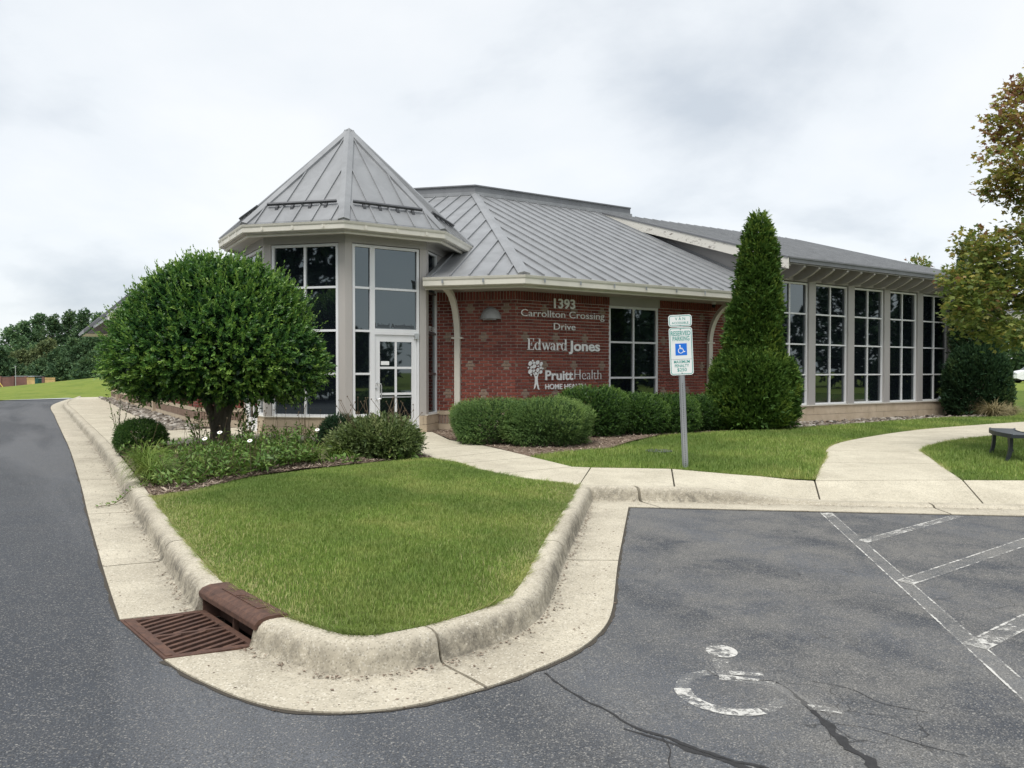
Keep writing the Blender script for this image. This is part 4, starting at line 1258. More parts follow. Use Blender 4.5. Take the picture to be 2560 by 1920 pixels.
# ---- standing seam roofs
def clip_poly(poly, a, b):
    """clip polygon [(s,d)] to a <= s <= b"""
    def half(P, f):
        out = []
        for i in range(len(P)):
            p, q = P[i], P[(i + 1) % len(P)]
            fp, fq = f(p), f(q)
            if fp >= 0: out.append(p)
            if (fp >= 0) != (fq >= 0):
                t = fp / (fp - fq); out.append((p[0] + (q[0] - p[0]) * t, p[1] + (q[1] - p[1]) * t))
        return out
    P = half(poly, lambda p: p[0] - a)
    if len(P) >= 3: P = half(P, lambda p: b - p[0])
    return P
def roof_plane(name, o, e, inn, poly, ze, slope, pitch=.42, phase=0.0, mat='roof', joined=False, seam_h=.042):
    """o: eave origin (plan), e: unit along the eave, inn: unit up-slope; poly in (s,d) plan units"""
    e = Vector(e); inn = Vector(inn); o = Vector(o)
    def P(s, d, h=0.0):
        q = o + e * s + inn * d
        x, y = B2(q.x, q.y)
        return (x, y, zz(ze) + d * slope + h)
    smin = min(p[0] for p in poly); smax = max(p[0] for p in poly)
    root = None
    k0 = math.floor((smin - phase) / pitch)
    bounds = []
    s = phase + k0 * pitch
    body = MB()
    body.add([P(a, b, -.10) for a, b in poly] , [tuple(range(len(poly)))])
    root = body.build(name, M['roofdark'], bld, fix=True)
    all_p, all_s = MB(), MB()
    while s < smax:
        Q = clip_poly(poly, s, s + pitch)
        if len(Q) >= 3:
            mb = all_p if joined else MB()
            n = len(Q)
            mb.add([P(a, b) for a, b in Q] + [P(a, b, -.09) for a, b in Q], [tuple(range(n)), tuple(range(2 * n - 1, n - 1, -1))] + [(i, n + i, n + (i + 1) % n, (i + 1) % n) for i in range(n)])
            if not joined: mb.build('roof_panel', M[mat], root, fix=True)
        # seam at s + pitch
        t = s + pitch
        ds = []
        for i in range(len(poly)):
            p, q = poly[i], poly[(i + 1) % len(poly)]
            if (p[0] - t) * (q[0] - t) < 0:
                ds.append(p[1] + (q[1] - p[1]) * (t - p[0]) / (q[0] - p[0]))
        if len(ds) == 2 and abs(ds[0] - ds[1]) > .12:
            d0, d1 = min(ds), max(ds)
            mb = all_s if joined else MB()
            hw = .014
            vs_ = [P(t - hw, d0 - .015, -.01), P(t + hw, d0 - .015, -.01), P(t + hw, d0 - .015, seam_h), P(t - hw, d0 - .015, seam_h),
                   P(t - hw, d1, -.01), P(t + hw, d1, -.01), P(t + hw, d1, seam_h), P(t - hw, d1, seam_h)]
            mb.add(vs_, [(0, 1, 2, 3), (7, 6, 5, 4), (0, 4, 5, 1), (1, 5, 6, 2), (2, 6, 7, 3), (3, 7, 4, 0)])
            if not joined: mb.build('seam', M[mat], root, fix=True)
        s += pitch
    if joined:
        all_p.build('roof_panel', M[mat], root, fix=True); all_s.build('seam', M[mat], root, fix=True)
    return root, P
ZE, SL = 3.66, .455
D_TOP = 7.96
sq = math.sqrt(.5)
# above the long brick wall
roof_plane('roof', (8.86, 13.6), (1, 0), (0, 1), [(0, 0), (8.02, 0), (8.52, .95), (8.52, D_TOP), (.414 * D_TOP, D_TOP)], ZE, SL, phase=.50)
# chamfered plane behind the tower
L1 = (8.86 - 2.57) / sq
_s = 2.19; _d = _s / .414
for _pl in ([(0, 0), (_s, 0), (_s, _d)], [(L1, 0), (L1 - _s, _d), (L1 - _s, 0)], [(_s, 1.0), (L1 - _s, 1.0), (L1 - _s, _d), (L1 - .414 * D_TOP, D_TOP), (.414 * D_TOP, D_TOP), (_s, _d)]):
    roof_plane('roof', (8.86, 13.6), (-sq, sq), (sq, sq), _pl, ZE, SL, phase=.36)
# above the wall along the drive
roof_plane('roof', (2.57, 19.89), (0, 1), (1, 0), [(0, 0), (20.6, 0), (20.6, D_TOP), (.414 * D_TOP, D_TOP)], ZE, SL, phase=.5)
def hipcap(p0, z0, p1, z1, w, name='hip_cap', drop=.25):
    a = Vector((*B2(*p0), zz(z0))); b = Vector((*B2(*p1), zz(z1)))
    d = (b - a).normalized(); s = Vector((d.y, -d.x, 0)).normalized(); u = s.cross(d)
    if u.z < 0: u = -u
    mb = MB(); P = []
    for c in (a, b):
        P += [c - s * w / 2 - u * (w / 2 * drop), c - s * w / 2 + u * (.05 - w / 2 * drop), c + u * .055, c + s * w / 2 + u * (.05 - w / 2 * drop), c + s * w / 2 - u * (w / 2 * drop)]
    mb.add(P, [(4, 3, 2, 1, 0), (5, 6, 7, 8, 9)] + [(i, (i + 1) % 5, 5 + (i + 1) % 5, 5 + i) for i in range(5)])
    return mb.build(name, M['roof'], bld, fix=True)
def up(p, d): return p
hipcap((8.86 + .0, 13.6), ZE + .01, (8.86 + .414 * D_TOP, 13.6 + D_TOP), ZE + D_TOP * SL + .01, .26)
_h = mir((8.86, 13.6)); _h2 = mir((8.86 + .414 * D_TOP, 13.6 + D_TOP))
hipcap(_h, ZE + .01, _h2, ZE + D_TOP * SL + .01, .26)
# raised ridge band
zr = ZE + D_TOP * SL
rp = [(18.6, 21.56), (12.16, 21.56), (10.53, 23.19), (10.53, 42.0)]
mb = MB(); sweep(mb, [B2(*p) for p in rp], [(.06, zz(zr) - .25), (.06, zz(zr) + .24), (.10, zz(zr) + .25), (.10, zz(zr) + .29), (-.25, zz(zr) + .29), (-.25, zz(zr) - .25)])
mb.build('ridge_band', M['roofdark'], bld, fix=True)
mb = MB(); sweep(mb, [B2(*p) for p in rp], [(.16, zz(zr) - .06), (.16, zz(zr) + .05), (.061, zz(zr) + .07), (.061, zz(zr) - .06)])
mb.build('ridge_flashing', M['roof'], bld, fix=True)
# tower cone: eight faces with panels, seams, snow guard rails, broad hip caps
AZ, EZ = 7.29, 4.635
tsl = (AZ - EZ) / EA
for i in range(8):
    a = R(45 * i); inn = Vector((-math.cos(a), -math.sin(a))); e = Vector((-math.sin(a), math.cos(a)))
    mid = Vector((CX_, CY_)) - inn * EA
    hw = EA * math.tan(R(22.5))
    front = i in (3, 4, 5, 6, 7)
    root, P = roof_plane('tower_roof', mid, e, inn, [(-hw, 0), (hw, 0), (0.02, EA - .03), (-.02, EA - .03)], EZ, tsl, pitch=.42, phase=.0, joined=not front)
    if front:
        g = MB()
        for q in (-.55, -.2, .2, .55):
            g.add([P(q - .03, .42, .0), P(q + .03, .42, .0), P(q + .03, .42, .075), P(q - .03, .42, .075), P(q - .03, .34, .0), P(q + .03, .34, .0), P(q + .03, .34, .06), P(q - .03, .34, .06)], [(0, 1, 2, 3), (7, 6, 5, 4), (0, 4, 5, 1), (1, 5, 6, 2), (2, 6, 7, 3), (3, 7, 4, 0)])
        g.add([P(-.78, .40, .05), P(.78, .40, .05), P(.78, .36, .125), P(-.78, .36, .125), P(-.78, .43, .05), P(.78, .43, .05), P(.78, .385, .135), P(-.78, .385, .135)], [(0, 1, 2, 3), (7, 6, 5, 4), (0, 4, 5, 1), (1, 5, 6, 2), (2, 6, 7, 3), (3, 7, 4, 0)])
        g.build('snow_guard', M['guard'], bld, fix=True)
    ca = R(45 * i + 22.5)
    hipcap((CX_ + EC * .99 * math.cos(ca), CY_ + EC * .99 * math.sin(ca)), EZ + .012, (CX_ + .02 * math.cos(ca), CY_ + .02 * math.sin(ca)), AZ + .0, .23, drop=.34)
MB().lathe([(.11, -.10), (.05, .03), (.012, .07)], 8, (0, 0, zz(AZ))).build('finial', M['roof'], bld)

# ---- eaves of the low roofs
def eave_run(pts, o=1.0):
    """pts: wall line walked with the inside on the left"""
    P = [B2(*p) for p in pts]
    N = normals_left(P)
    return P, N
def eave(eline, name_s=''):
    """eline: outer eave line, inside on the left"""
    P = [B2(*p) for p in eline]; N = normals_left(P)
    mb = MB(); sweep(mb, P, [(.05, zz(3.43)), (.05, zz(3.442)), (1.12, zz(3.442)), (1.12, zz(3.43))], N); mb.build('soffit', M['soffit'], bld, fix=True)
    mb = MB(); sweep(mb, P, [(.05, zz(3.39)), (.05, zz(3.428)), (.10, zz(3.428)), (.10, zz(3.39))], N); mb.build('fascia', M['gutter'], bld, fix=True)
    mb = MB(); sweep(mb, P, [(.003, zz(3.43)), (.003, zz(3.63)), (.045, zz(3.63)), (.045, zz(3.43))], N); mb.build('fascia_board', M['gutter'], bld, fix=True)
    mb = MB(); sweep(mb, P, [(o + .0, zz(3.445) + z * 1.16) for o, z in GUT], N); mb.build('gutter', M['gutter'], bld, fix=True)
    mb = MB(); sweep(mb, P, [(-.035, zz(ZE) - .05), (-.035, zz(ZE) - .012), (.03, zz(ZE) + .01), (.03, zz(ZE) - .10)], N); mb.build('drip_edge', M['roofdark'], bld, fix=True)
ec = (8.86, 13.6); k_ = 1.56
e_c = (8.86 - k_, 13.6 + k_)
eave([e_c, ec, (16.86, 13.6)])
eave([mir(q) for q in ((8.86 + 11.0, 13.6), ec, e_c)])
eave([(26.62, 13.6), (30.9, 13.6)])
for q in range(8):                                   # straps
    x = 9.3 + .95 * q
    MB().fbox(fr((0, 13.6), (20, 13.6)), x - .02, x + .02, .128, .133, zz(3.50), zz(3.58)).build('gutter_strap', M['galv'], bld)
for q in (.45, 1.35):
    MB().fbox(fr(e_c, ec), q - .02, q + .02, .128, .133, zz(3.50), zz(3.58)).build('gutter_strap', M['galv'], bld)

# ---- brick walls
BC, BLn, BD = .0713, .21, .09                 # course, stretcher pitch, depth
ZB0, ZB1 = .73, .73 + 35 * BC
brick_var = {}
def brick_mesh(L, t):
    key = (round(L, 3), round(t, 2))
    if key not in brick_var:
        mb = MB(); g = .0065; h = BC / 2 - g; l = L / 2 - g; bv = .003
        P = [(-l, 0, -h), (l, 0, -h), (l, 0, h), (-l, 0, h), (-l + bv, -.012, -h + bv), (l - bv, -.012, -h + bv), (l - bv, -.012, h - bv), (-l + bv, -.012, h - bv)]
        mb.add(P, [(4, 5, 6, 7), (0, 1, 5, 4), (1, 2, 6, 5), (2, 3, 7, 6), (3, 0, 4, 7)], t)
        brick_var[key] = mb.mesh('brick', M['brick'])
    return brick_var[key]
RED = [.16, .24, .30, .35, .39, .43, .47, .52, .57, .62]
n_single = [0]
def brick_wall(F, openings, phase, singles=0, zlo=ZB0, patt=None, base=True, s_lo=None, s_hi=None):
    """openings: [(s0,s1,z0,z1)]; patt(course, s)->accent"""
    rg = random.Random(int(phase * 1000) + 5)
    s_lo = 0 if s_lo is None else s_lo; s_hi = F.L if s_hi is None else s_hi
    core = MB()
    cuts = sorted({s_lo, s_hi, *[o[0] for o in openings], *[o[1] for o in openings]})
    for a, b in zip(cuts[:-1], cuts[1:]):
        op = [o for o in openings if o[0] <= a + 1e-6 and o[1] >= b - 1e-6]
        zs = [(.0, 3.46)]
        for o in op: zs = [(.0, o[2]), (o[3], 3.46)]
        for z0, z1 in zs:
            if z1 > z0 + .01: core.fbox(F, a, b, -.2, -.008, zz(z0), zz(z1))
    wo = core.build('wall', M['mortar'], bld)
    stuff = MB()
    cand = []
    def inside(s0, s1, z):
        for o in openings:
            if s1 > o[0] + .01 and s0 < o[1] - .01 and o[2] - .01 < z < o[3] + .01: return o
        return None
    def put(sc, zc, L, t, vert=False):
        cand.append((sc, zc, L, t, vert))
    nc = int(round((ZB1 - zlo) / BC))
    for c in range(nc):
        z = zlo + (c + .5) * BC
        sh = (BLn / 2 if c % 2 else 0) + phase
        i = math.floor((s_lo - sh) / BLn) - 1
        while True:
            a = sh + i * BLn; b = a + BLn; i += 1
            if a >= s_hi: break
            segs = [(a, b)]
            if patt:
                # accent crosses: header - stretcher - header
                r_ = patt(c, a, b)
                if r_ == 'hl': segs = [(a, b - BLn * .25, 0), (b - BLn * .25, b + BLn * .25, 1)]
                elif r_ == 'hr': segs = [(a + BLn * .25, b, 0)]
                elif r_ == 'str': segs = [(a, b, 1)]
            for sg in segs:
                p, q = max(sg[0], s_lo), min(sg[1], s_hi)
                o = inside(p, q, z)
                if o:
                    if p < o[0] - .03: q = o[0]
                    elif q > o[1] + .03: p = o[1]
                    else: continue
                if q - p < .035: continue
                t = 1.0 - rg.random() * .12 if len(sg) > 2 and sg[2] else rg.choice(RED)
                put((p + q) / 2, z, q - p, t)
    # soldier course under the eave, brown soldier course near the ground
    for z0, z1, tt in ((ZB1, 3.43, None), (.43, .63, 1)):
        s = s_lo
        while s < s_hi - .02:
            q = min(s + BC, s_hi)
            if not inside(s, q, (z0 + z1) / 2): put((s + q) / 2, (z0 + z1) / 2, z1 - z0, (rg.uniform(.8, .98) if tt else rg.choice(RED[:6])), q - s)
            s = q
    # nearest whole bricks are single objects, the rest one joined part
    def dist(c_):
        p = F.p(c_[0], 0, 0); wx, wy = W(p[0] + CX_, p[1] + CY_); return math.hypot(wx, wy)
    whole = sorted([c_ for c_ in cand if not c_[4] and abs(c_[2] - BLn) < 1e-3 and c_[1] > 1.0], key=dist)[:singles]
    ws = set(map(id, whole))
    for c_ in cand:
        if id(c_) in ws:
            p = F.p(c_[0], 0, zz(c_[1]))
            mesh_obj('brick', brick_mesh(c_[2], c_[3]), wo, p, (0, 0, F.ang))
        else:
            s, z, L, t, v = c_
            g = .0065
            if not v and s - L / 2 < s_lo + .002: s -= .005; L += .005
            if not v and s + L / 2 > s_hi - .002: s += .006; L += .010
            if v: hl, hh = v / 2 - g, L / 2 - g
            else: hl, hh = L / 2 - g, BC / 2 - g
            bv = .004
            d = 0.0
            P = [F.p(s + x, o_, zz(z) + y) for x, y, o_ in ((-hl, -hh, 0), (hl, -hh, 0), (hl, hh, 0), (-hl, hh, 0), (-hl + bv, -hh + bv, .012), (hl - bv, -hh + bv, .012), (hl - bv, hh - bv, .012), (-hl + bv, hh - bv, .012))]
            stuff.add(P, [(4, 5, 6, 7), (0, 1, 5, 4), (1, 2, 6, 5), (2, 3, 7, 6), (3, 0, 4, 7)], t)
    so = stuff.build('brickwork', M['brick'], wo); tag(so, kind='stuff')
    # buff courses below and above the brown soldiers
    if base:
        n = max(1, int(round((s_hi - s_lo) / .8)))
        segs = [(s_lo, s_hi)]
        for o in openings:
            if o[2] < .72:
                segs = [x for s0, s1 in segs for x in ((s0, min(s1, o[0])), (max(s0, o[1]), s1)) if x[1] > x[0] + .02]
        for s0, s1 in segs:
            m_ = max(1, int(round((s1 - s0) / .8)))
            for i in range(m_):
                a = s0 + (s1 - s0) * i / m_; b = s0 + (s1 - s0) * (i + 1) / m_
                MB().fbox(F, a + .003, b - .003, -.05, .02, zz(.633), zz(.727)).build('band_block', M['block'], wo)
        m_ = n
        for i in range(m_):
            a = s_lo + (s_hi - s_lo) * i / m_; b = s_lo + (s_hi - s_lo) * (i + 1) / m_
            MB().fbox(F, a + .003, b - .003, -.05, .014, zz(.0), zz(.427)).build('base_block', M['block'], wo)
    return wo
C1 = (9.27, 14.6); C0 = (9.27 - 1.30, 14.6 + 1.30)
F_1 = fr(C0, C1); F_2 = fr(C1, (17.4, 14.6)); F_3 = fr((26.6, 14.6), (30.0, 14.6))
F_1m = Frame(B2(*mir(C1)), B2(*mir(C0))); F_2m = Frame(B2(*mir((32.0, 14.6))), B2(*mir(C1)))
def cross_pattern(s_off):
    def f(c, a, b):
        for row in (5, 14, 23, 32):
            dc = c - row
            if abs(dc) <= 1:
                ph = s_off + (0 if ((row - 5) // 9) % 2 == 0 else 2.5 * BLn)
                mid = (a + b) / 2
                # stretcher in the middle course, headers above and below
                par = (mid - ph) / (4 * BLn)
                off = abs(par - round(par)) * 4 * BLn
                if dc == 0 and off < BLn * .3: return 'str'
                if dc != 0 and abs(off - BLn / 2) < BLn * .1: return 'hl' if (par - round(par)) < 0 else 'hr'
        return None
    return f
def crossfix(ph):
    """headers sit centred over the stretcher: neighbours in the offset courses are cut to suit"""
    return cross_pattern(ph)
W2S0, W2S1 = 11.97 - 9.27, 13.56 - 9.27
op2 = [(W2S0, W2S1, .60, 3.46), (16.3 - 9.27, 17.2 - 9.27, .60, 3.46)]
brick_wall(F_1, [], .06, 150, patt=cross_pattern(1.11))
brick_wall(F_2, op2, .06, 150, patt=cross_pattern(.27))
brick_wall(F_3, [], .1)
brick_wall(F_1m, [], .06, patt=cross_pattern(1.11))
opm = [(F_2m.L - 6.2, F_2m.L - 4.6, .72, 3.46), (F_2m.L - 12.2, F_2m.L - 10.6, .72, 3.46), (F_2m.L - 18.2, F_2m.L - 16.6, .72, 3.46)]
brick_wall(F_2m, opm, .07)
for o in op2[:1]:
    window(F_2, o[0], o[1], [.60, 1.47, 2.34, 3.22], [(o[0] + o[1]) / 2], depth=-.045)
    MB().fbox(F_2, o[0], o[1] + .02, -.12, .02, zz(3.222), zz(3.44)).build('header_panel', M['greige'], bld)
o = op2[1]
window(F_2, o[0], o[1], [.60, 1.47, 2.34, 3.22], [], depth=-.045)
MB().fbox(F_2, o[0], o[1], -.12, .02, zz(3.222), zz(3.44)).build('header_panel', M['greige'], bld)
for o in opm:
    window(F_2m, o[0], o[1], [.74, 1.55, 2.38, 3.22], [(o[0] + o[1]) / 2], depth=-.045)
    MB().fbox(F_2m, o[0], o[1], -.12, .02, zz(3.222), zz(3.44)).build('header_panel', M['greige'], bld)
# buttress strips on the wall along the drive
for s in (F_2m.L - 7.4, F_2m.L - 13.4, F_2m.L - 19.4):
    MB().fbox(F_2m, s, s + .28, -.05, .10, zz(.0), zz(3.43)).build('pilaster', M['block'], bld)

# ---- tall glazed wing
WX0, WX1, WY = 17.4, 26.62, 14.3
F_W = fr((WX0, WY), (WX1, WY)); NB = 5; bw = F_W.L / NB
WR = [.66, 1.535, 2.41, 3.285, 4.17]
for i in range(NB + 1):
    s = i * bw
    a, b = max(0, s - .15), min(F_W.L, s + .15)
    MB().fbox(F_W, a, b, -.16, .02, zz(.655), zz(4.2)).build('column', M['greige'], bld)
for i in range(NB):
    a, b = i * bw + .15, (i + 1) * bw - .15
    a2 = a if i else .15; b2 = b if i < NB - 1 else F_W.L - .15
    window(F_W, a2 + .004, b2 - .004, WR, [(a2 + b2) / 2], depth=-.075, fw=.05, mw=.042)
MB().fbox(F_W, 0, F_W.L, -.16, .024, zz(4.2), zz(4.78)).build('header_panel', M['greige'], bld)
MB().fbox(F_W, -.01, F_W.L + .01, -.16, .045, zz(.628), zz(.654)).build('sill', M['gutter'], bld)
blocks(F_W, 0, F_W.L, .12, .627, 12, 2, 'wing_base')
WE, WS = 4.55, .323                             # eave height and slope
WEY = 13.4; WRX0, WRX1 = 17.05, 27.4; WRD = 7.74
roof_plane('wing_roof', (WRX0, WEY), (1, 0), (0, 1), [(0, 0), (WRX1 - WRX0, 0), (WRX1 - WRX0, WRD), (0, WRD)], WE + .10, WS, phase=.2)
# far slope of the wing roof
mb = MB(); P_ = [(*B2(WRX0, WEY + WRD), zz(WE + .1 + WRD * WS)), (*B2(WRX1, WEY + WRD), zz(WE + .1 + WRD * WS)), (*B2(WRX1, WEY + 2 * WRD), zz(WE)), (*B2(WRX0, WEY + 2 * WRD), zz(WE))]
mb.add(P_, [(0, 1, 2, 3)]); mb.build('wing_roof', M['roofdark'], bld)
# rake boards (the left one with peeling paint), soffit, eave fascia
def rake(x, side, mat):
    a = Vector((*B2(x, WEY - .02), zz(WE + .09))); b = Vector((*B2(x, WEY + WRD), zz(WE + .09 + WRD * WS)))
    mb = MB(); t = .04 * side; hgt = .30
    mb.add([a + Vector((0, 0, -hgt)), b + Vector((0, 0, -hgt)), b, a, a + Vector((-t, 0, -hgt)), b + Vector((-t, 0, -hgt)), b + Vector((-t, 0, 0)), a + Vector((-t, 0, 0))], [(0, 1, 2, 3), (7, 6, 5, 4), (0, 4, 5, 1), (1, 5, 6, 2), (2, 6, 7, 3), (3, 7, 4, 0)])
    mb.build('rake_board', M[mat], bld, fix=True)
    mb = MB(); t2 = .06 * side
    mb.add([a + Vector((-t2, 0, -.02)), b + Vector((-t2, 0, -.02)), b + Vector((-t2, 0, .035)), a + Vector((-t2, 0, .035)), a + Vector((t2, 0, -.02)), b + Vector((t2, 0, -.02)), b + Vector((t2, 0, .035)), a + Vector((t2, 0, .035))], [(0, 1, 2, 3), (7, 6, 5, 4), (0, 4, 5, 1), (1, 5, 6, 2), (2, 6, 7, 3), (3, 7, 4, 0)])
    mb.build('rake_trim', M['roofdark'], bld, fix=True)
rake(WRX0, 1, 'peel'); rake(WRX1, -1, 'gutter')
mb = MB()
q0 = zz(WE - .06)
mb.add([(*B2(WRX0 + .03, WEY + .03), q0), (*B2(WRX1 - .03, WEY + .03), q0), (*B2(WRX1 - .03, WY + .1), q0 + .87 * WS), (*B2(WRX0 + .03, WY + .1), q0 + .87 * WS),
        (*B2(WRX0 + .03, WEY + .03), q0 + .02), (*B2(WRX1 - .03, WEY + .03), q0 + .02), (*B2(WRX1 - .03, WY + .1), q0 + .02 + .87 * WS), (*B2(WRX0 + .03, WY + .1), q0 + .02 + .87 * WS)],
       [(3, 2, 1, 0), (4, 5, 6, 7), (0, 1, 5, 4), (1, 2, 6, 5), (2, 3, 7, 6), (3, 0, 4, 7)])
mb.build('soffit', M['greige'], bld, fix=True)
F_E = fr((WRX0, WEY), (WRX1, WEY))
MB().fbox(F_E, .042, F_E.L - .042, -.03, .012, zz(WE - .03), zz(WE + .075)).build('eave_fascia', M['roofdark'], bld)
MB().fbox(F_E, -.02, F_E.L + .02, -.06, .04, zz(WE + .076), zz(WE + .115)).build('drip_edge', M['roofdark'], bld)
# curved rafter tails
nb_ = 17
for i in range(nb_):
    x = .12 + (F_E.L - .24) * i / (nb_ - 1)
    pr = [(0.02, 0.0)]
    for q in range(9):
        a = R(90 * q / 8)
        pr.append((.02 + .80 * math.sin(a) * 1.0, -.02 - .21 * (1 - abs(math.cos(a)) ** 1.0) ** .8 if q else -.02))
    pts = [(0.0, -.005)]
    for q in range(10):
        t = q / 9
        pts.append((.84 * t, -.05 - .25 * math.sin(min(1, t * 1.3) * math.pi / 2)))
    pts.append((.84, .84 * WS - .005))
    mb = MB(); n = len(pts); hw = .045
    vs_ = []
    for hw_ in (-hw, hw):
        for d_, z_ in pts:
            p = F_E.p(x + hw_, -.06 - d_, q0 + z_ + .0)
            vs_.append(p)
    mb.add(vs_, [tuple(range(n - 1, -1, -1)), tuple(range(n, 2 * n))] + [(j, (j + 1) % n, n + (j + 1) % n, n + j) for j in range(n)])
    mb.build('rafter_tail', M['greige'], bld, fix=True)
# side walls of the wing above the low roofs
for x in (WX0, WX1):
    mb = MB(); sgn = 1 if x == WX0 else -1
    y1 = WEY + WRD - .1
    P_ = [(*B2(x, WY), zz(.0)), (*B2(x, y1), zz(.0)), (*B2(x, y1), zz(WE + (y1 - WEY) * WS)), (*B2(x, WY), zz(WE + (WY - WEY) * WS))]
    P2 = [(p[0] + .15 * sgn, p[1], p[2]) for p in P_]
    mb.add(P_ + P2, [(0, 1, 2, 3), (7, 6, 5, 4), (0, 4, 5, 1), (1, 5, 6, 2), (2, 6, 7, 3), (3, 7, 4, 0)])
    mb.build('side_wall', M['greige'], bld, fix=True)
MB().fbox(fr((17.5, 21.2), (26.5, 21.2)), 0, 9, -.1, 0, zz(3.0), zz(WE + WRD * WS)).build('back_wall', M['greige'], bld)
# low roof beyond the wing
roof_plane('roof', (26.62, 13.6), (1, 0), (0, 1), [(0, 0), (4.2, 0), (.9, D_TOP), (0, D_TOP)], ZE, SL, phase=.2, joined=True)
# gabled porch at the far end of the drive side
pg = MB(); yp0, yp1 = 39.6, 43.2; xe, xr = 2.2, 4.3
A_ = [(xe, 3.36), (xr, 5.3), (2 * xr - xe, 3.36)]
for y_ in (yp0, yp1):
    pass
vs_ = []
for y_ in (yp0, yp1):
    for x_, z_ in A_ + [(A_[2][0], A_[2][1] + .16), (xr, 5.5), (xe, 3.52)]:
        vs_.append((*B2(x_, y_), zz(z_)))
pg.add(vs_, [(0, 1, 2, 3, 4, 5), (11, 10, 9, 8, 7, 6), (5, 4, 10, 11), (4, 3, 9, 10), (0, 5, 11, 6), (3, 2, 8, 9), (1, 0, 6, 7), (2, 1, 7, 8)])
pg.build('porch_roof', M['roofdark'], bld, fix=True)
mb = MB()
mb.add([(*B2(xe + .1, yp0 + .1), zz(3.355)), (*B2(2 * xr - xe - .1, yp0 + .1), zz(3.355)), (*B2(2 * xr - xe - .1, yp1 - .1), zz(3.355)), (*B2(xe + .1, yp1 - .1), zz(3.355))], [(0, 1, 2, 3)])
mb.build('porch_soffit', M['gutter'], bld)

for y_ in (yp0 + .2, yp1 - .2):
    mb = MB(); tri = [(xe + .12, 3.37), (2 * xr - xe - .12, 3.37), (xr, 5.27)]
    mb.add([(*B2(x_, y_ - .03), zz(z_)) for x_, z_ in tri] + [(*B2(x_, y_ + .03), zz(z_)) for x_, z_ in tri], [(0, 1, 2), (5, 4, 3), (0, 3, 4, 1), (1, 4, 5, 2), (2, 5, 3, 0)])
    mb.build('porch_gable', M['greige'], bld, fix=True)

# ---- downspouts bending from gutter to wall
def downspout(F, s, z_top, out):
    path = []
    for q in range(11):
        a = R(90 * q / 10)
        path.append((.055 + (out - .055) * (1 - math.sin(a)) , z_top - .02 - (1 - math.cos(a)) * 1.05 - .0))
    path = [(out, z_top + .10), (out, z_top - .01)] + path[1:] + [(.055, .12)]
    mb = MB(); hw, hd = .065, .045; vs_ = []
    n = len(path)
    for i, (o_, z_) in enumerate(path):
        p0 = path[max(0, i - 1)]; p1 = path[min(n - 1, i + 1)]
        t = Vector((p1[0] - p0[0], p1[1] - p0[1])).normalized(); nn = Vector((-t.y, t.x))
        for sgn, sw in ((1, -1), (1, 1), (-1, 1), (-1, -1)):
            vs_.append(F.p(s + sw * hw, o_ + nn.x * hd * sgn, zz(z_ + nn.y * hd * sgn)))
    fs_ = [(i * 4 + j, i * 4 + (j + 1) % 4, i * 4 + 4 + (j + 1) % 4, i * 4 + 4 + j) for i in range(n - 1) for j in range(4)] + [(3, 2, 1, 0), tuple(range(4 * n - 4, 4 * n))]
    mb.add(vs_, fs_)
    o = mb.build('downspout', M['gutter'], bld, fix=True)
    MB().fbox(F, s - .13, s + .13, .0, .112, zz(2.36), zz(2.40)).build('pipe_strap', M['gutter'], o)
downspout(F_1, F_1.L - .94 / sq, 3.42, .88)
downspout(F_2, 15.35 - 9.27, 3.42, .93)
# ================================================================ LETTERING
_txt = bpy.data.curves.new('t', 'FONT')
_txo = bpy.data.objects.new('t', _txt); col.objects.link(_txo)
def glyph_raw(s, bold=0.0, ext=.0):
    _txt.body = s; _txt.size = 1.0; _txt.offset = bold; _txt.extrude = ext; _txt.resolution_u = 5
    bpy.context.view_layer.update()
    dg = bpy.context.evaluated_depsgraph_get()
    me = _txo.evaluated_get(dg).to_mesh()
    V = [tuple(v.co) for v in me.vertices]; Fc = [tuple(p.vertices) for p in me.polygons]
    _txo.evaluated_get(dg).to_mesh_clear()
    return V, Fc
_wc = {}
def width(s, bold):
    if (s, bold) not in _wc:
        V, _f = glyph_raw(s, bold); _wc[(s, bold)] = (min([v[0] for v in V] or [0]), max([v[0] for v in V] or [0]), max([v[1] for v in V] or [0]))
    return _wc[(s, bold)]
CAPH = None
def layout(s, bold):
    """[(char, x offset)], total width, cap height"""
    out = []
    for i, ch in enumerate(s):
        if ch == ' ': continue
        out.append((ch, width(s[:i + 1], bold)[1] - width(ch, bold)[1]))
    x0 = out[0][1] + width(out[0][0], bold)[0]; x1 = out[-1][1] + width(out[-1][0], bold)[1]
    return out, x0, x1
def put_text(s, place, x0, x1, base, cap, bold=0.0, ext=.012, mat='letter', parent=None, single=None, wide=None):
    """letters fitted between x0 and x1, baseline base, capital height cap; place(x, z, depth) -> 3-D point"""
    lay, a, b = layout(s, bold)
    sx = (x1 - x0) / (b - a)
    ch_ = width('H', bold)[2]; sy = cap / ch_
    for ch, off in lay:
        V, Fc = glyph_raw(ch, bold, .5)
        mb = single if single is not None else MB()
        mb.add([place(x0 + (v[0] + off - a) * sx, base + v[1] * sy, (v[2] + .5) * ext) for v in V], Fc)
        if single is None: mb.build('letter', M[mat], parent)
def wall_place(F):
    return lambda x, z, d: F.p(x - 9.27, .016 + d, zz(z))
def sign_root(name, label, s, z, cat='sign'):
    p = F_2.p(s - 9.27, .016, 0)
    o = empty(name, (0, 0, 0)); o.matrix_world = bld_mw
    tag(o, label, cat)
    return o
bpy.context.view_layer.update()
bld_mw = bld.matrix_world.copy()
WPl = wall_place(F_2)
sg = sign_root('address_lettering', 'white raised address letters and number on brick beside the lamp', 10.6, 3.0, 'lettering')
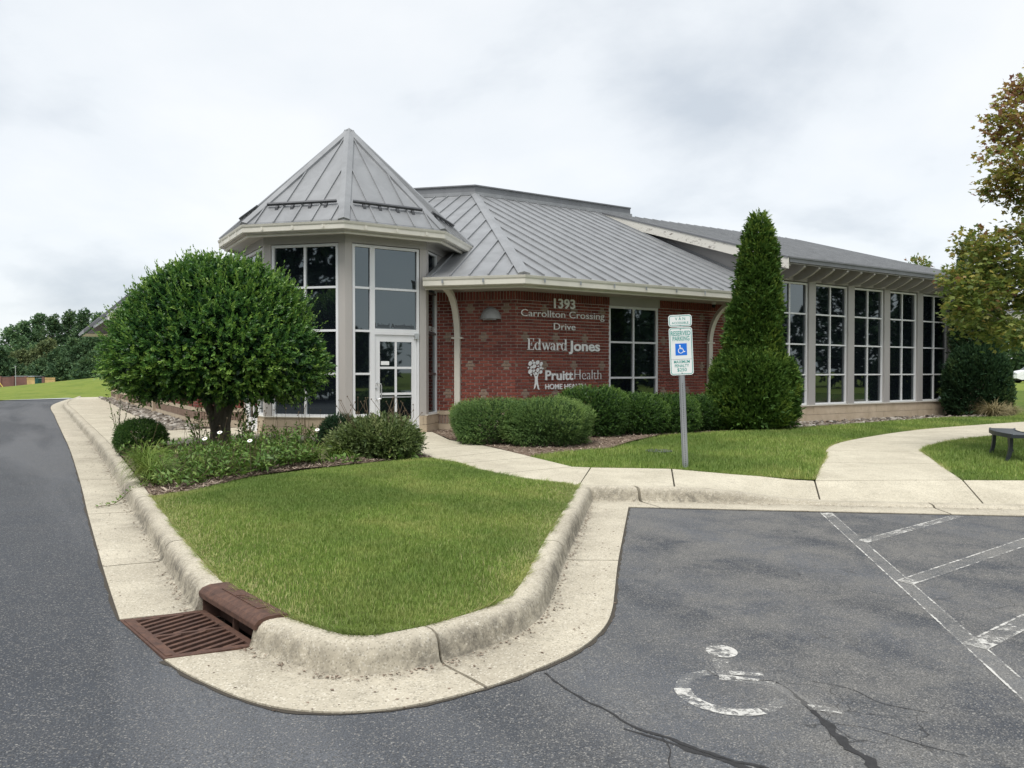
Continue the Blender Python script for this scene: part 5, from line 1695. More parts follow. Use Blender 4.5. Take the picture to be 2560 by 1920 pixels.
put_text('1393', WPl, 10.31, 10.92, 3.09, .215, .022, .02, parent=sg)
put_text('Carrollton', WPl, 9.41, 10.63, 2.87, .152, .0, .018, parent=sg)
put_text('Crossing', WPl, 10.75, 11.80, 2.87, .152, .0, .018, parent=sg)
put_text('Drive', WPl, 10.31, 10.93, 2.59, .150, .0, .018, parent=sg)
# serif word + heavy sans word
sg = sign_root('company_lettering', 'white raised two-word sign with serif and heavy letters on brick', 10.6, 2.2, 'lettering')
def ell(cx, cy, rx, ry, a0=0, a1=360, n=18): return [(cx + rx * math.cos(R(a0 + (a1 - a0) * i / n)), cy + ry * math.sin(R(a0 + (a1 - a0) * i / n))) for i in range(n + 1)]
def ringp(cx, cy, ro, ri, a0=0, a1=360, n=20):
    o_ = ell(cx, cy, *ro, a0, a1, n); i_ = ell(cx, cy, *ri, a0, a1, n)
    return [[o_[k2], o_[k2 + 1], i_[k2 + 1], i_[k2]] for k2 in range(n)]
def rc(a, b, c, d): return [(a, b), (c, b), (c, d), (a, d)]
SERIF = {
 'E': ([rc(.10, 0, .24, 1), rc(0, 0, .62, .05), rc(0, .95, .60, 1), rc(.24, .49, .44, .535), [(.40, .36), (.44, .36), (.44, .66), (.40, .66)], [(.56, .05), (.62, .05), (.62, .28), (.595, .28)], [(.54, .95), (.60, .95), (.60, .74), (.575, .74)]], .68),
 'd': (ringp(.25, .325, (.25, .335), (.125, .295)) + [rc(.39, .0, .52, 1.02), rc(.28, .975, .52, 1.02), rc(.52, 0, .60, .045)], .63),
 'w': ([[(.04, .64), (.17, .64), (.33, 0), (.24, 0)], [(.24, 0), (.33, 0), (.46, .5), (.43, .58)], [(.36, .64), (.49, .64), (.65, 0), (.56, 0)], [(.56, 0), (.62, 0), (.80, .64), (.76, .64)], rc(0, .60, .22, .645), rc(.32, .60, .54, .645), rc(.68, .60, .86, .645)], .84),
 'a': (ringp(.17, .175, (.17, .185), (.075, .145)) + ringp(.21, .43, (.20, .215), (.085, .175), 0, 165, 12) + [rc(.295, .0, .41, .45), rc(.41, 0, .50, .045)], .52),
 'r': ([rc(.07, 0, .195, .64), rc(0, 0, .28, .045), rc(0, .595, .195, .645)] + ringp(.33, .40, (.15, .245), (.07, .19), 55, 165, 8) + [ell(.40, .54, .075, .085)[:-1]], .46),
}
x = 9.57; sc = .262
tot = sum(SERIF[c][1] for c in 'Edward'); kx = (10.70 - 9.57) / tot
for c in 'Edward':
    mb = MB()
    for pl2 in SERIF[c][0]:
        n = len(pl2)
        vs_ = [WPl(x + px * kx, 2.11 + py * sc, 0) for px, py in pl2] + [WPl(x + px * kx, 2.11 + py * sc, .02) for px, py in pl2]
        mb.add(vs_, [tuple(range(n - 1, -1, -1)), tuple(range(n, 2 * n))] + [(i, (i + 1) % n, n + (i + 1) % n, n + i) for i in range(n)])
    mb.build('letter', M['letter'], sg)
    x += SERIF[c][1] * kx
put_text('Jones', WPl, 10.735, 11.66, 2.11, .235, .026, .02, parent=sg)
# health company: tree emblem and two lines
sg = sign_root('clinic_lettering', 'white raised sign with tree emblem low on brick above the shrubs', 10.6, 1.5, 'lettering')
put_text('Pruitt', WPl, 10.07, 10.865, 1.43, .215, .024, .02, parent=sg)
put_text('Health', WPl, 10.905, 11.70, 1.43, .235, -.022, .02, parent=sg)
put_text('HOME HEALTH', WPl, 10.07, 11.24, 1.215, .118, .018, .018, parent=sg)
def ext_poly(mb, poly, d=.02):
    n = len(poly)
    mb.add([WPl(a, b, 0) for a, b in poly] + [WPl(a, b, d) for a, b in poly], [tuple(range(n - 1, -1, -1)), tuple(range(n, 2 * n))] + [(i, (i + 1) % n, n + (i + 1) % n, n + i) for i in range(n)])
body = MB()
ext_poly(body, [(9.755, 1.215), (9.785, 1.36), (9.79, 1.46), (9.76, 1.53), (9.71, 1.605), (9.735, 1.60), (9.79, 1.53), (9.815, 1.515), (9.845, 1.53), (9.885, 1.61), (9.905, 1.61), (9.87, 1.53), (9.855, 1.46), (9.865, 1.36), (9.905, 1.205), (9.865, 1.22), (9.825, 1.34), (9.79, 1.25)])
body.build('emblem_figure', M['letter'], sg, fix=True)
hd = MB(); ext_poly(hd, ell(9.812, 1.573, .036, .034)[:-1]); hd.build('emblem_leaf', M['letter'], sg, fix=True)
leafs = [(9.655, 1.80, .050, .055), (9.725, 1.865, .022, .026), (9.755, 1.815, .034, .036), (9.855, 1.825, .050, .052), (9.955, 1.795, .042, .052), (9.69, 1.715, .034, .036), (9.765, 1.735, .050, .052), (9.875, 1.74, .024, .024), (9.945, 1.705, .036, .034), (9.605, 1.71, .02, .02), (9.655, 1.62, .050, .06), (9.755, 1.64, .036, .036), (9.86, 1.655, .044, .05), (9.945, 1.61, .042, .044), (10.0, 1.69, .02, .022), (9.68, 1.545, .02, .026)]
for cx, cy, rx, ry in leafs:
    m_ = MB(); P_ = []
    for q in range(16):
        a = 2 * math.pi * q / 16
        r_ = 1 + .16 * math.cos(2 * (a - R(35)))
        P_.append((cx + rx * r_ * math.cos(a) * .95, cy + ry * r_ * math.sin(a) * .95))
    ext_poly(m_, P_); m_.build('emblem_leaf', M['letter'], sg, fix=True)
# lettering on glass
dl = MB(); put_text('United Anesthesia', lambda x, z, d: F_B.p(x, -.0570 + d, zz(z)), dB0 + .075, dB1 - .10, 2.55, .095, .012, .0008, single=dl)
_o = dl.build('glass_lettering', M['dletter'], None); _o.matrix_world = bld_mw
tag(_o, 'dark vinyl company name on the glass above the entrance door', 'lettering')
dl = MB(); put_text('SUITE 106', lambda x, z, d: F_C.p(x, -.0570 + d, zz(z)), .22, .75, 2.52, .11, .01, .0008, single=dl)
_o = dl.build('glass_lettering', M['letter'], None); _o.matrix_world = bld_mw
tag(_o, 'white suite number on the narrow tower pane next to the brick', 'lettering')

# ---- wall lamp (quarter sphere) and dome camera
s_l = F_1.L - .394 / sq
lp = empty('wall_lamp'); lp.matrix_world = bld_mw
tag(lp, 'grey half-dome lamp on the brick between downspout and address letters', 'lamp')
mb = MB(); nu, nv = 16, 8; vs_ = []; rx_, ro_, rz_ = .245, .20, .27
for j in range(nv + 1):
    ph = R(90 * j / nv)
    for i in range(nu + 1):
        th = R(180 * i / nu)
        vs_.append(F_1.p(s_l - rx_ * math.cos(th) * math.cos(ph), .012 + ro_ * math.sin(th) * math.cos(ph), zz(2.80) + rz_ * math.sin(ph)))
mb.add(vs_, [(j * (nu + 1) + i, j * (nu + 1) + i + 1, (j + 1) * (nu + 1) + i + 1, (j + 1) * (nu + 1) + i) for j in range(nv) for i in range(nu)])
mb.build('lamp_shade', M['lampm'], lp, smooth=True, fix=True)
MB().fbox(F_1, s_l - .15, s_l + .15, .012, .16, zz(2.775), zz(2.798)).build('lamp_base', M['lampm'], lp)
dc = empty('dome_camera'); dc.matrix_world = bld_mw
tag(dc, 'small white dome camera under the soffit near the second downspout', 'camera')
pc = F_2.p(15.2 - 9.27, .33, 0)
MB().lathe([(.055, 0), (.06, -.03), (.05, -.06)], 14, (pc[0], pc[1], zz(3.43))).build('mount', M['frame'], dc, smooth=True)
MB().lathe([(.045, -.06), (.05, -.09), (.04, -.125), (.02, -.14), (.003, -.143)], 14, (pc[0], pc[1], zz(3.43))).build('dome', M['dark'], dc, smooth=True)
bpy.data.objects.remove(_txo)
# keep the text data for the parking sign
_txo = bpy.data.objects.new('t', _txt); col.objects.link(_txo)

# ================================================================ PARKING SIGN
sx0, sy0 = 2.44, 10.82
sgn = empty('parking_sign', (sx0, sy0, zl2(sx0, sy0) - .03), R(-4))
sgn.rotation_euler = (R(1.0), R(-2.6), R(-3))
tag(sgn, 'leaning reserved parking sign with van plate on a perforated steel post', 'sign')
post = MB()
# U-channel post
for a, b, c, d in ((-.045, .0, .045, .004), (-.045, .0, -.041, .026), (.041, .0, .045, .026)):
    pass
prof = [(-.042, .028), (-.030, .028), (-.022, .0), (.022, .0), (.030, .028), (.042, .028), (.042, .024), (.033, .024), (.026, -.004), (-.026, -.004), (-.033, .024), (-.042, .024)]
n = len(prof)
H_ = 2.10
post.add([(x, y, -.3) for x, y in prof] + [(x, y, H_) for x, y in prof], [tuple(range(n)), tuple(range(2 * n - 1, n - 1, -1))] + [(i, n + i, n + (i + 1) % n, (i + 1) % n) for i in range(n)])
po = post.build('post', M['galv'], sgn, fix=True)
hol = MB()
for i in range(46):
    hol.box((0, -.0045, .06 + i * .0254), (.009, .002, .010))
hol.build('post_holes', M['dark'], po)
def plate(w, h, zc, name, r=.04):
    def rr_(w_, h_, r_, n=6):
        P = []
        for cx, cz, a0 in ((w_ / 2 - r_, h_ / 2 - r_, 0), (-w_ / 2 + r_, h_ / 2 - r_, 90), (-w_ / 2 + r_, -h_ / 2 + r_, 180), (w_ / 2 - r_, -h_ / 2 + r_, 270)):
            P += [(cx + r_ * math.cos(R(a0 + 90 * q / n)), cz + r_ * math.sin(R(a0 + 90 * q / n))) for q in range(n + 1)]
        return P
    mb = MB(); P = rr_(w, h, r); n = len(P)
    mb.add([(x, -.008, zc + z) for x, z in P] + [(x, -.005, zc + z) for x, z in P], [tuple(range(n)), tuple(range(2 * n - 1, n - 1, -1))] + [(i, n + i, n + (i + 1) % n, (i + 1) % n) for i in range(n)])
    o = mb.build(name, M['swhite'], sgn, fix=True)
    A = rr_(w - .022, h - .022, r - .009); B = rr_(w - .038, h - .038, r - .016)
    mb = MB(); mb.add([(x, -.0088, zc + z) for x, z in A] + [(x, -.0088, zc + z) for x, z in B], [(i, (i + 1) % n, n + (i + 1) % n, n + i) for i in range(n)])
    mb.build('border', M['sgreen'], o)
    return o
PW = .325
ZS = .085
p1 = plate(PW, .665, 1.575 + ZS, 'sign_plate')
p2 = plate(PW, .165, 2.00 + ZS, 'sign_plate')
sp = lambda x, z, d: (x, -.0090 - d, z + ZS)
def stext(lines, o):
    mb = MB()
    for s, x0, x1, bz, cap, bd in lines: put_text(s, sp, x0, x1, bz, cap, bd, .0006, single=mb)
    mb.build('lettering', M['sgreen'], o)
stext([('RESERVED', -.135, .135, 1.795, .062, .012), ('PARKING', -.112, .120, 1.722, .060, .012), ('MAXIMUM', -.105, .112, 1.408, .040, .008), ('PENALTY', -.096, .10, 1.352, .040, .008), ('$250', -.064, .066, 1.294, .044, .008)], p1)
stext([('V A N', -.07, .072, 2.008, .040, .006), ('ACCESSIBLE', -.115, .115, 1.955, .030, .0)], p2)
MB().box((0, -.0086, 1.462 + ZS), (.285, .0012, .004)).build('rule', M['galv'], p1)
bsq = MB().box((0, -.0088, 1.60 + ZS), (.16, .0014, .165)); bo = bsq.build('blue_panel', M['sblue'], p1)
ic = MB()
def icon(poly): ic.add([(x, -.0100, 1.60 + ZS + z) for x, z in poly], [tuple(range(len(poly)))])
icon(ell(-.016, .052, .011, .011)[:-1])
icon([(-.022, .04), (-.008, .04), (-.006, .012), (-.018, .012)]); icon([(-.012, .012), (.022, .012), (.022, .004), (-.012, .004)])
icon([(-.012, .022), (.018, .022), (.018, .015), (-.012, .015)]); icon([(.016, .01), (.025, .01), (.042, -.032), (.032, -.032)]); icon([(.032, -.032), (.055, -.022), (.058, -.03), (.036, -.042)])
for q in ringp(-.006, -.018, (.038, .038), (.030, .030), 80, 345, 18): icon(q)
ic.build('wheelchair_icon', M['letter'], p1)
bl_ = MB()
for z in (1.88, 1.268): bl_.tube([(0, -.013, z + ZS), (0, -.007, z + ZS)], .007, 8)
for z in (2.065, 1.935): bl_.tube([(0, -.013, z + ZS), (0, -.007, z + ZS)], .006, 8)
bl_.build('bolts', M['guard'], sgn)
bpy.data.objects.remove(_txo)

# ================================================================ STORM DRAIN
dr = empty('storm_drain', (-2.2, 4.55, zA(0, 4.6)))
tag(dr, 'rusty cast iron gutter grate with curb hood at the lawn island', 'drain')
zg = .006
e1 = (G3 - G0); Ld = e1.length; e1.normalize(); e2 = Vector((.48, .24)); Wd = .50; e2.normalize()
base_o = Vector((-2.2, 4.55))
def dp(s, t, z):
    p = G0 + e1 * s + e2 * t - base_o; return (p.x, p.y, zg + z)
def dquad(mb, a, b, c, d, z0, z1):
    P = [dp(*a, z0), dp(*b, z0), dp(*c, z0), dp(*d, z0), dp(*a, z1), dp(*b, z1), dp(*c, z1), dp(*d, z1)]
    mb.add(P, [(3, 2, 1, 0), (4, 5, 6, 7), (0, 1, 5, 4), (1, 2, 6, 5), (2, 3, 7, 6), (3, 0, 4, 7)])
fm = MB(); bt = .075
dquad(fm, (0, 0), (Ld, 0), (Ld, bt), (0, bt), -.05, .004); dquad(fm, (0, Wd - .04), (Ld, Wd - .04), (Ld, Wd), (0, Wd), -.05, .0)
dquad(fm, (0, bt), (.05, bt), (.05, Wd - .04), (0, Wd - .04), -.05, .002); dquad(fm, (Ld - .05, bt), (Ld, bt), (Ld, Wd - .04), (Ld - .05, Wd - .04), -.05, .002)
fm.build('grate_frame', M['rust'], dr, fix=True)
lip = MB(); dquad(lip, (.03, .015), (Ld - .03, .015), (Ld - .03, .05), (.03, .05), .004, .009); lip.build('frame_lip', M['rust'], dr, fix=True)
mid = MB(); dquad(mid, (Ld / 2 - .014, bt), (Ld / 2 + .014, bt), (Ld / 2 + .014, Wd - .04), (Ld / 2 - .014, Wd - .04), -.05, .001); mid.build('centre_rib', M['rust'], dr, fix=True)
for h in (0, 1):
    s0 = .05 if h == 0 else Ld / 2 + .014; s1 = Ld / 2 - .014 if h == 0 else Ld - .05
    t0, t1 = bt, Wd - .04; sp_ = .072; sk = -.20
    k2 = -12
    while k2 < 20:
        c0 = s0 + k2 * sp_; k2 += 1
        # skewed bar from (c0, t0) to (c0 + sk, t1), clipped to the opening
        f = lambda u: c0 + sk * u
        ua, ub = sorted(((s0 - c0) / sk, (s1 - c0) / sk)); a, b = max(0.0, ua), min(1.0, ub)
        if b - a < .06 or a >= 1 or b <= 0: continue
        A = (f(a), t0 + (t1 - t0) * a); B = (f(b), t0 + (t1 - t0) * b)
        m_ = MB(); hw = .0145
        dquad(m_, (A[0] - hw, A[1]), (A[0] + hw, A[1]), (B[0] + hw, B[1]), (B[0] - hw, B[1]), -.055, .0)
        m_.build('grate_bar', M['rust'], dr, fix=True)
pit = MB()
P_ = [dp(0, .0, -.06), dp(Ld, .0, -.06), dp(Ld, Wd + .25, -.06), dp(0, Wd + .25, -.06)]; Q_ = [(p[0], p[1], -.75) for p in P_]
pit.add(P_ + Q_, [(4, 5, 6, 7), (0, 4, 5, 1), (1, 5, 6, 2), (2, 6, 7, 3), (3, 7, 4, 0)]); pit.build('pit', M['dark'], dr)
hood = MB(); hp = [(Wd - .03, .150 - .03), (Wd - .025, .128), (Wd - .005, .148), (Wd + .04, .163), (Wd + .14, .166), (Wd + .16, .16), (Wd + .16, -.05), (Wd + .13, -.05), (Wd + .13, .12), (Wd, .10), (Wd - .03, .09)]
n = len(hp); vs_ = [dp(-.015, t, z) for t, z in hp] + [dp(Ld + .015, t, z) for t, z in hp]
hood.add(vs_, [tuple(range(n)), tuple(range(2 * n - 1, n - 1, -1))] + [(i, n + i, n + (i + 1) % n, (i + 1) % n) for i in range(n)])
hood.build('hood', M['rust'], dr, fix=True)
hp_ = MB(); dquad(hp_, (.16, Wd + .055), (Ld - .16, Wd + .055), (Ld - .16, Wd + .115), (.16, Wd + .115), .160, .170); hp_.build('hood_panel', M['rust'], dr, fix=True)
em = MB()
for q in range(3): dquad(em, (Ld / 2 - .07 + q * .05, Wd + .062), (Ld / 2 - .05 + q * .05, Wd + .062), (Ld / 2 - .03 + q * .05, Wd + .108), (Ld / 2 - .06 + q * .05, Wd + .108), .168, .175)
em.build('hood_emblem', M['rust'], dr, fix=True)
sd = MB(); dquad(sd, (-.015, Wd - .01), (.012, Wd - .01), (.012, Wd + .16), (-.015, Wd + .16), -.05, .12); sd.build('hood_cheek', M['rust'], dr, fix=True); sd = MB(); dquad(sd, (Ld - .012, Wd - .01), (Ld + .015, Wd - .01), (Ld + .015, Wd + .16), (Ld - .012, Wd + .16), -.05, .12)
sd.build('hood_cheek', M['rust'], dr, fix=True)
bkp = MB(); dquad(bkp, (0, Wd + .09), (Ld, Wd + .09), (Ld, Wd + .11), (0, Wd + .11), -.05, .11); bkp.build('hood_back', M['rust'], dr, fix=True)
stp = MB(); dquad(stp, (Ld / 2 - .012, Wd + .02), (Ld / 2 + .012, Wd + .02), (Ld / 2 + .012, Wd + .05), (Ld / 2 - .012, Wd + .05), -.05, .09); stp.build('hood_stay', M['rust'], dr, fix=True)

# ================================================================ VALVE COVER, BENCHES, CAR
vx, vy = 2.37, 12.42
vc = empty('valve_cover', (vx, vy, zl2(vx, vy)))
tag(vc, 'flat round dark valve cover sunk in the lawn behind the parking sign', 'cover')
MB().lathe([(.21, -.03), (.22, .012), (.20, .018), (.195, .012), (.0, .014)], 22).build('lid', M['guard'], vc)
MB().box((0, 0, .018), (.05, .02, .008)).build('key_slot', M['dark'], vc)
def bench(loc, rz, label):
    b = empty('bench', loc, rz); tag(b, label, 'bench', 'dark backless benches on the lawn')
    L, Wd_ = 1.45, .36; t = MB(); n = 10; bend = .10
    top = []; vs_ = []
    for i in range(n + 1):
        x = -L / 2 + L * i / n; c = bend * (1 - (2 * x / L) ** 2)
        vs_ += [(x, c - Wd_ / 2, .335), (x, c + Wd_ / 2, .335), (x, c + Wd_ / 2, .385), (x, c - Wd_ / 2, .385)]
    t.add(vs_, [(i * 4 + j, i * 4 + (j + 1) % 4, i * 4 + 4 + (j + 1) % 4, i * 4 + 4 + j) for i in range(n) for j in range(4)] + [(3, 2, 1, 0), tuple(range(4 * n, 4 * n + 4))])
    t.build('seat', M['benchm'], b, fix=True)
    rim = MB()
    for i in range(n):
        x0 = -L / 2 + L * i / n; x1 = -L / 2 + L * (i + 1) / n
        for sd_ in (-1, 1):
            y0 = bend * (1 - (2 * x0 / L) ** 2) + sd_ * (Wd_ / 2 - .012); y1 = bend * (1 - (2 * x1 / L) ** 2) + sd_ * (Wd_ / 2 - .012)
            rim.bar((x0, y0, .388), (x1, y1, .388), .02, .012)
    rim.build('seat_rim', M['benchm'], b)
    for x in (-L / 2 + .17, L / 2 - .17):
        c = bend * (1 - (2 * x / L) ** 2)
        for s_ in (-1, 1):
            lg = MB(); pts = []
            for q in range(7):
                u_ = q / 6; pts.append((x, c + s_ * (.105 + .07 * u_ ** 3), .34 - .40 * u_))
            for i in range(6):
                w0 = .085 - .02 * (i / 6)
                lg.bar(pts[i], (pts[i + 1][0], pts[i + 1][1], pts[i + 1][2] - .003), .05 if False else w0, .045, up=(0, 1, 0))
            lg.build('leg', M['benchm'], b)
    return b
_bd = math.atan2(12.5 - 11.16, 7.74 - 7.22)
bench((7.62, 11.72, zl3(7.6, 11.7) + .0), _bd, 'dark curved backless bench on the lawn, its end close to the lot pavement')
bench((12.55, 17.35, zl3(12.2, 17.4) + .04), _bd - .5, 'dark backless bench farther along beside the curving path')

def car(loc, rz, label):
    c = empty('parked_car', loc, rz); tag(c, label, 'car')
    side = [(-2.25, .35), (-2.28, .75), (-2.20, 1.02), (-1.95, 1.10), (-1.55, 1.58), (-.9, 1.68), (.1, 1.66), (.75, 1.48), (1.25, 1.08), (2.0, .95), (2.28, .75), (2.30, .40), (1.95, .28), (-1.95, .28)]
    b = MB(); n = len(side); hw = .9
    rows = []
    for y, k2 in ((-hw, 1), (-hw * .97, 1), (hw * .97, 1), (hw, 1)):
        for x, z in side:
            yy = y * (1 - .22 * max(0, z - 1.0) / .68)
            rows.append((x, yy, z))
    fs_ = [tuple(range(n)), tuple(range(4 * n - 1, 3 * n - 1, -1))]
    for r_ in range(3): fs_ += [(r_ * n + i, (r_ + 1) * n + i, (r_ + 1) * n + (i + 1) % n, r_ * n + (i + 1) % n) for i in range(n)]
    b.add(rows, fs_); b.build('body', M['carpaint'], c, fix=True, smooth=True)
    for s_ in (-1, 1):
        for poly in ([(-1.75, 1.13), (-1.42, 1.52), (-.95, 1.60), (-.85, 1.10)], [(-.78, 1.10), (-.85, 1.60), (.05, 1.59), (.12, 1.09)], [(.19, 1.09), (.13, 1.58), (.70, 1.42), (1.10, 1.08)]):
            g = MB(); g.add([(x, s_ * (hw * (1 - .22 * max(0, z - 1.0) / .68) + .006), z) for x, z in poly], [(0, 1, 2, 3)]); g.build('window', M['glass'], c)
        for x in (-1.40, 1.42):
            w = MB(); w.tube([(x, s_ * .93, .34), (x, s_ * .70, .34)], .34, 20); wo = w.build('wheel', M['rubber'], c)
            MB().tube([(x, s_ * .945, .34), (x, s_ * .90, .34)], .21, 14).build('rim', M['alum'], wo)
        MB().box((2.22, s_ * .62, .76), (.14, .34, .13)).build('headlight', M['alum'], c)
        MB().box((-2.22, s_ * .66, .95), (.1, .26, .2)).build('tail_light', M['rust'], c)
        MB().box((.95, s_ * 1.0, 1.08), (.12, .2, .14)).build('mirror', M['carpaint'], c)
        MB().bar((-1.3, s_ * .62, 1.71), (.1, s_ * .62, 1.71), .04, .05).build('roof_rail', M['guard'], c)
    ws = MB(); ws.add([(.80, -.66, 1.47), (.80, .66, 1.47), (1.24, .80, 1.10), (1.24, -.80, 1.10)], [(0, 1, 2, 3)]); ws.build('windscreen', M['glass'], c)
    MB().box((0, 0, .30), (4.2, 1.7, .16)).build('sill_trim', M['rubber'], c)
    return c
car((43.9, 64.0, zG(43.9, 64) + .0), R(172), 'white car parked beyond the lawn right of the rounded evergreen')

# ================================================================ FAR LEFT YARD
def wx_(px, Y): return (px - 1280) / 1930 * Y
Yd = 168.0; zd = -1.75
en = empty('brick_enclosure', (wx_(20, Yd), Yd, zd)); tag(en, 'low brick yard wall far behind the grass mound', 'wall')
x0, x1 = wx_(-60, Yd), wx_(66, Yd); ex = en.location.x
MB().box(((x0 + x1) / 2 - ex, 0, 1.15), (x1 - x0, .4, 2.5)).build('wall', M['farbrick'], en)
MB().box(((x0 + x1) / 2 - ex, 0, 2.43), (x1 - x0 + .1, .5, .12)).build('coping', M['guard'], en)
for i in range(5): MB().box((x0 - ex + (x1 - x0) * i / 4, -.05, 1.2), (.5, .6, 2.62)).build('pier', M['farbrick'], en)
def planks(name, label, p0, p1, Y, zb, zt, mat, cat='gate'):
    a, b = wx_(p0, Y), wx_(p1, Y)
    g = empty(name, ((a + b) / 2, Y, zb)); tag(g, label, cat)
    n = max(4, int((b - a) / .25)); w = (b - a) / n
    for i in range(n): MB().box((-(b - a) / 2 + w * (i + .5), 0, (zt - zb) / 2), (w * .93, .04, zt - zb)).build('plank', M[mat], g)
    MB().box((0, -.06, (zt - zb) * .93), (b - a, .06, .12)).build('rail', M[mat], g); MB().box((0, -.06, (zt - zb) * .2), (b - a, .06, .12)).build('rail', M[mat], g)
    return g
planks('wooden_gate', 'tan wooden gate between brick wall and green container', 67, 87, Yd - 1, zd - .2, 1.6 - 13 * Yd / 1930, 'wood')
planks('wooden_fence', 'tan wooden fence showing just above the grass mound', 112, 138, Yd - 6, zd - .2, 1.6 - 13.0 * (Yd - 6) / 1930, 'wood', 'fence')
dm = empty('dumpster', (wx_(91, Yd + 1), Yd + 1, zd)); tag(dm, 'dark green waste container behind the grass mound', 'container')
MB().box((0, 0, .95), (1.6, 1.4, 1.9)).build('body', M['dgreen'], dm); MB().box((0, 0, 1.98), (1.7, 1.5, .12)).build('lid', M['dgreen'], dm)
for q in (-.5, 0, .5): MB().box((q, -.73, .95), (.09, .06, 1.7)).build('rib', M['dgreen'], dm)
sh = empty('storage_shed', (wx_(99, Yd + 1), Yd + 3, zd)); tag(sh, 'pale grey metal shed with flat roof beyond the wooden gate', 'shed')
MB().box((0, 0, 1.05), (1.5, 2.5, 2.1)).build('wall', M['greymetal'], sh)
a, b = wx_(44, Yd + 3) - sh.location.x, wx_(94, Yd + 3) - sh.location.x
MB().box(((a + b) / 2, .2, 2.5), (b - a, 3.0, .14)).build('roof', M['greymetal'], sh)
for q in (a + .3, b - .3): MB().box((q, .2, 1.25), (.12, .12, 2.5)).build('post', M['greymetal'], sh)
pil = empty('brick_pillar', (wx_(109, Yd), Yd, zd)); tag(pil, 'short brick pillar beside the grey shed', 'pillar')
MB().box((0, 0, 1.2), (.5, .5, 2.4)).build('shaft', M['farbrick'], pil); MB().box((0, 0, 2.45), (.6, .6, .12)).build('cap', M['guard'], pil)
gw = empty('guy_wire', (wx_(8, 75), 75, zG(wx_(8, 75), 75))); tag(gw, 'slanting guy wire with yellow guard beside the grass mound', 'wire')
MB().tube([(.25, 0, -.1), (-1.4, 0, 2.1)], .035, 6).build('guard', M['yellow'], gw); MB().tube([(-1.4, 0, 2.1), (-6.5, 0, 9.2)], .012, 5).build('cable', M['galv'], gw)
up_ = empty('utility_post', (wx_(39, 150), 150, -1.5)); tag(up_, 'thin grey post standing in front of the far trees', 'post')
MB().tube([(0, 0, 0), (0, 0, 4.3)], .055, 8).build('shaft', M['greymetal'], up_); MB().box((0, 0, 4.3), (.3, .2, .12)).build('cap', M['greymetal'], up_)
# ================================================================ VEGETATION
def unit(v): return v / np.maximum(1e-9, np.linalg.norm(v, axis=-1, keepdims=True))
class Lumps:
    """bumpy radius factor over directions"""
    def __init__(self, seed, k=40, amp=.14, sharp=9):
        rg = np.random.default_rng(seed)
        self.d = unit(rg.normal(size=(k, 3))); self.a = rg.uniform(-.7, 1, k) * amp; self.s = sharp
    def __call__(self, D):
        c = D @ self.d.T
        return 1 + (np.exp(self.s * (c - 1)) * self.a).sum(1)

def leaf_arrays(P, D, U, L, Wd, fold=.18):
    """diamond leaves: base P, direction D, up-ish U"""
    S = unit(np.cross(D, U)); Nn = unit(np.cross(S, D))
    n = len(P); V = np.empty((n, 4, 3))
    V[:, 0] = P; V[:, 2] = P + D * L[:, None]
    mid = P + D * (L * .48)[:, None] + Nn * (L * fold)[:, None] * .5
    V[:, 1] = mid + S * (Wd / 2)[:, None]; V[:, 3] = mid - S * (Wd / 2)[:, None]
    b = np.arange(n)[:, None] * 4
    T = np.concatenate([b + [0, 1, 2], b + [0, 2, 3]])
    return V.reshape(-1, 3), T

def sprigs(C, Dr, k, length, leaf, wid, rg, spread=1.0, tint0=None, tipgain=.3, jit=.18, droop=0.0):
    """k leaves around short twigs standing at C in directions Dr"""
    n = len(C)
    H = unit(rg.normal(size=(n, 3))); A = unit(np.cross(Dr, H)); B = np.cross(Dr, A)
    Ps, Ds, Ls, Ts = [], [], [], []
    ph = rg.uniform(0, 6.28, n); ln = length * rg.uniform(.6, 1.3, n)
    t0 = tint0 if tint0 is not None else rg.random(n) * .5
    for i in range(k):
        t = (i + .5) / k
        az = ph + i * 2.4
        rad = A * np.cos(az)[:, None] + B * np.sin(az)[:, None]
        open_ = spread * (1.15 - .75 * t)
        d = unit(Dr + rad * open_ + rg.normal(size=(n, 3)) * jit + np.array([0, 0, -droop]))
        Ps.append(C + Dr * (ln * t)[:, None]); Ds.append(d)
        Ls.append(leaf * rg.uniform(.65, 1.2, n) * (1.0 - .25 * t))
        Ts.append(np.clip(t0 + tipgain * (t - .4) + rg.normal(0, .08, n), 0, 1))
    P = np.concatenate(Ps); D = np.concatenate(Ds); L = np.concatenate(Ls); T = np.concatenate(Ts)
    U = unit(np.tile(Dr, (k, 1)) * .6 + rg.normal(size=P.shape) * .35 + np.array([0, 0, .5]))
    V, F = leaf_arrays(P, D, U, L, L * wid)
    return V, F, np.repeat(T, 4)

def join(parts):
    Vs, Fs, Ts = [], [], []; b = 0
    for V, F, T in parts:
        Vs.append(V); Fs.append(F + b); Ts.append(T); b += len(V)
    return np.concatenate(Vs), np.concatenate(Fs), np.concatenate(Ts)

def crown_obj(name, parts, mat, parent):
    V, F, T = join(parts)
    return mesh_obj(name, np_mesh(name, V, F, T, M[mat]), parent)

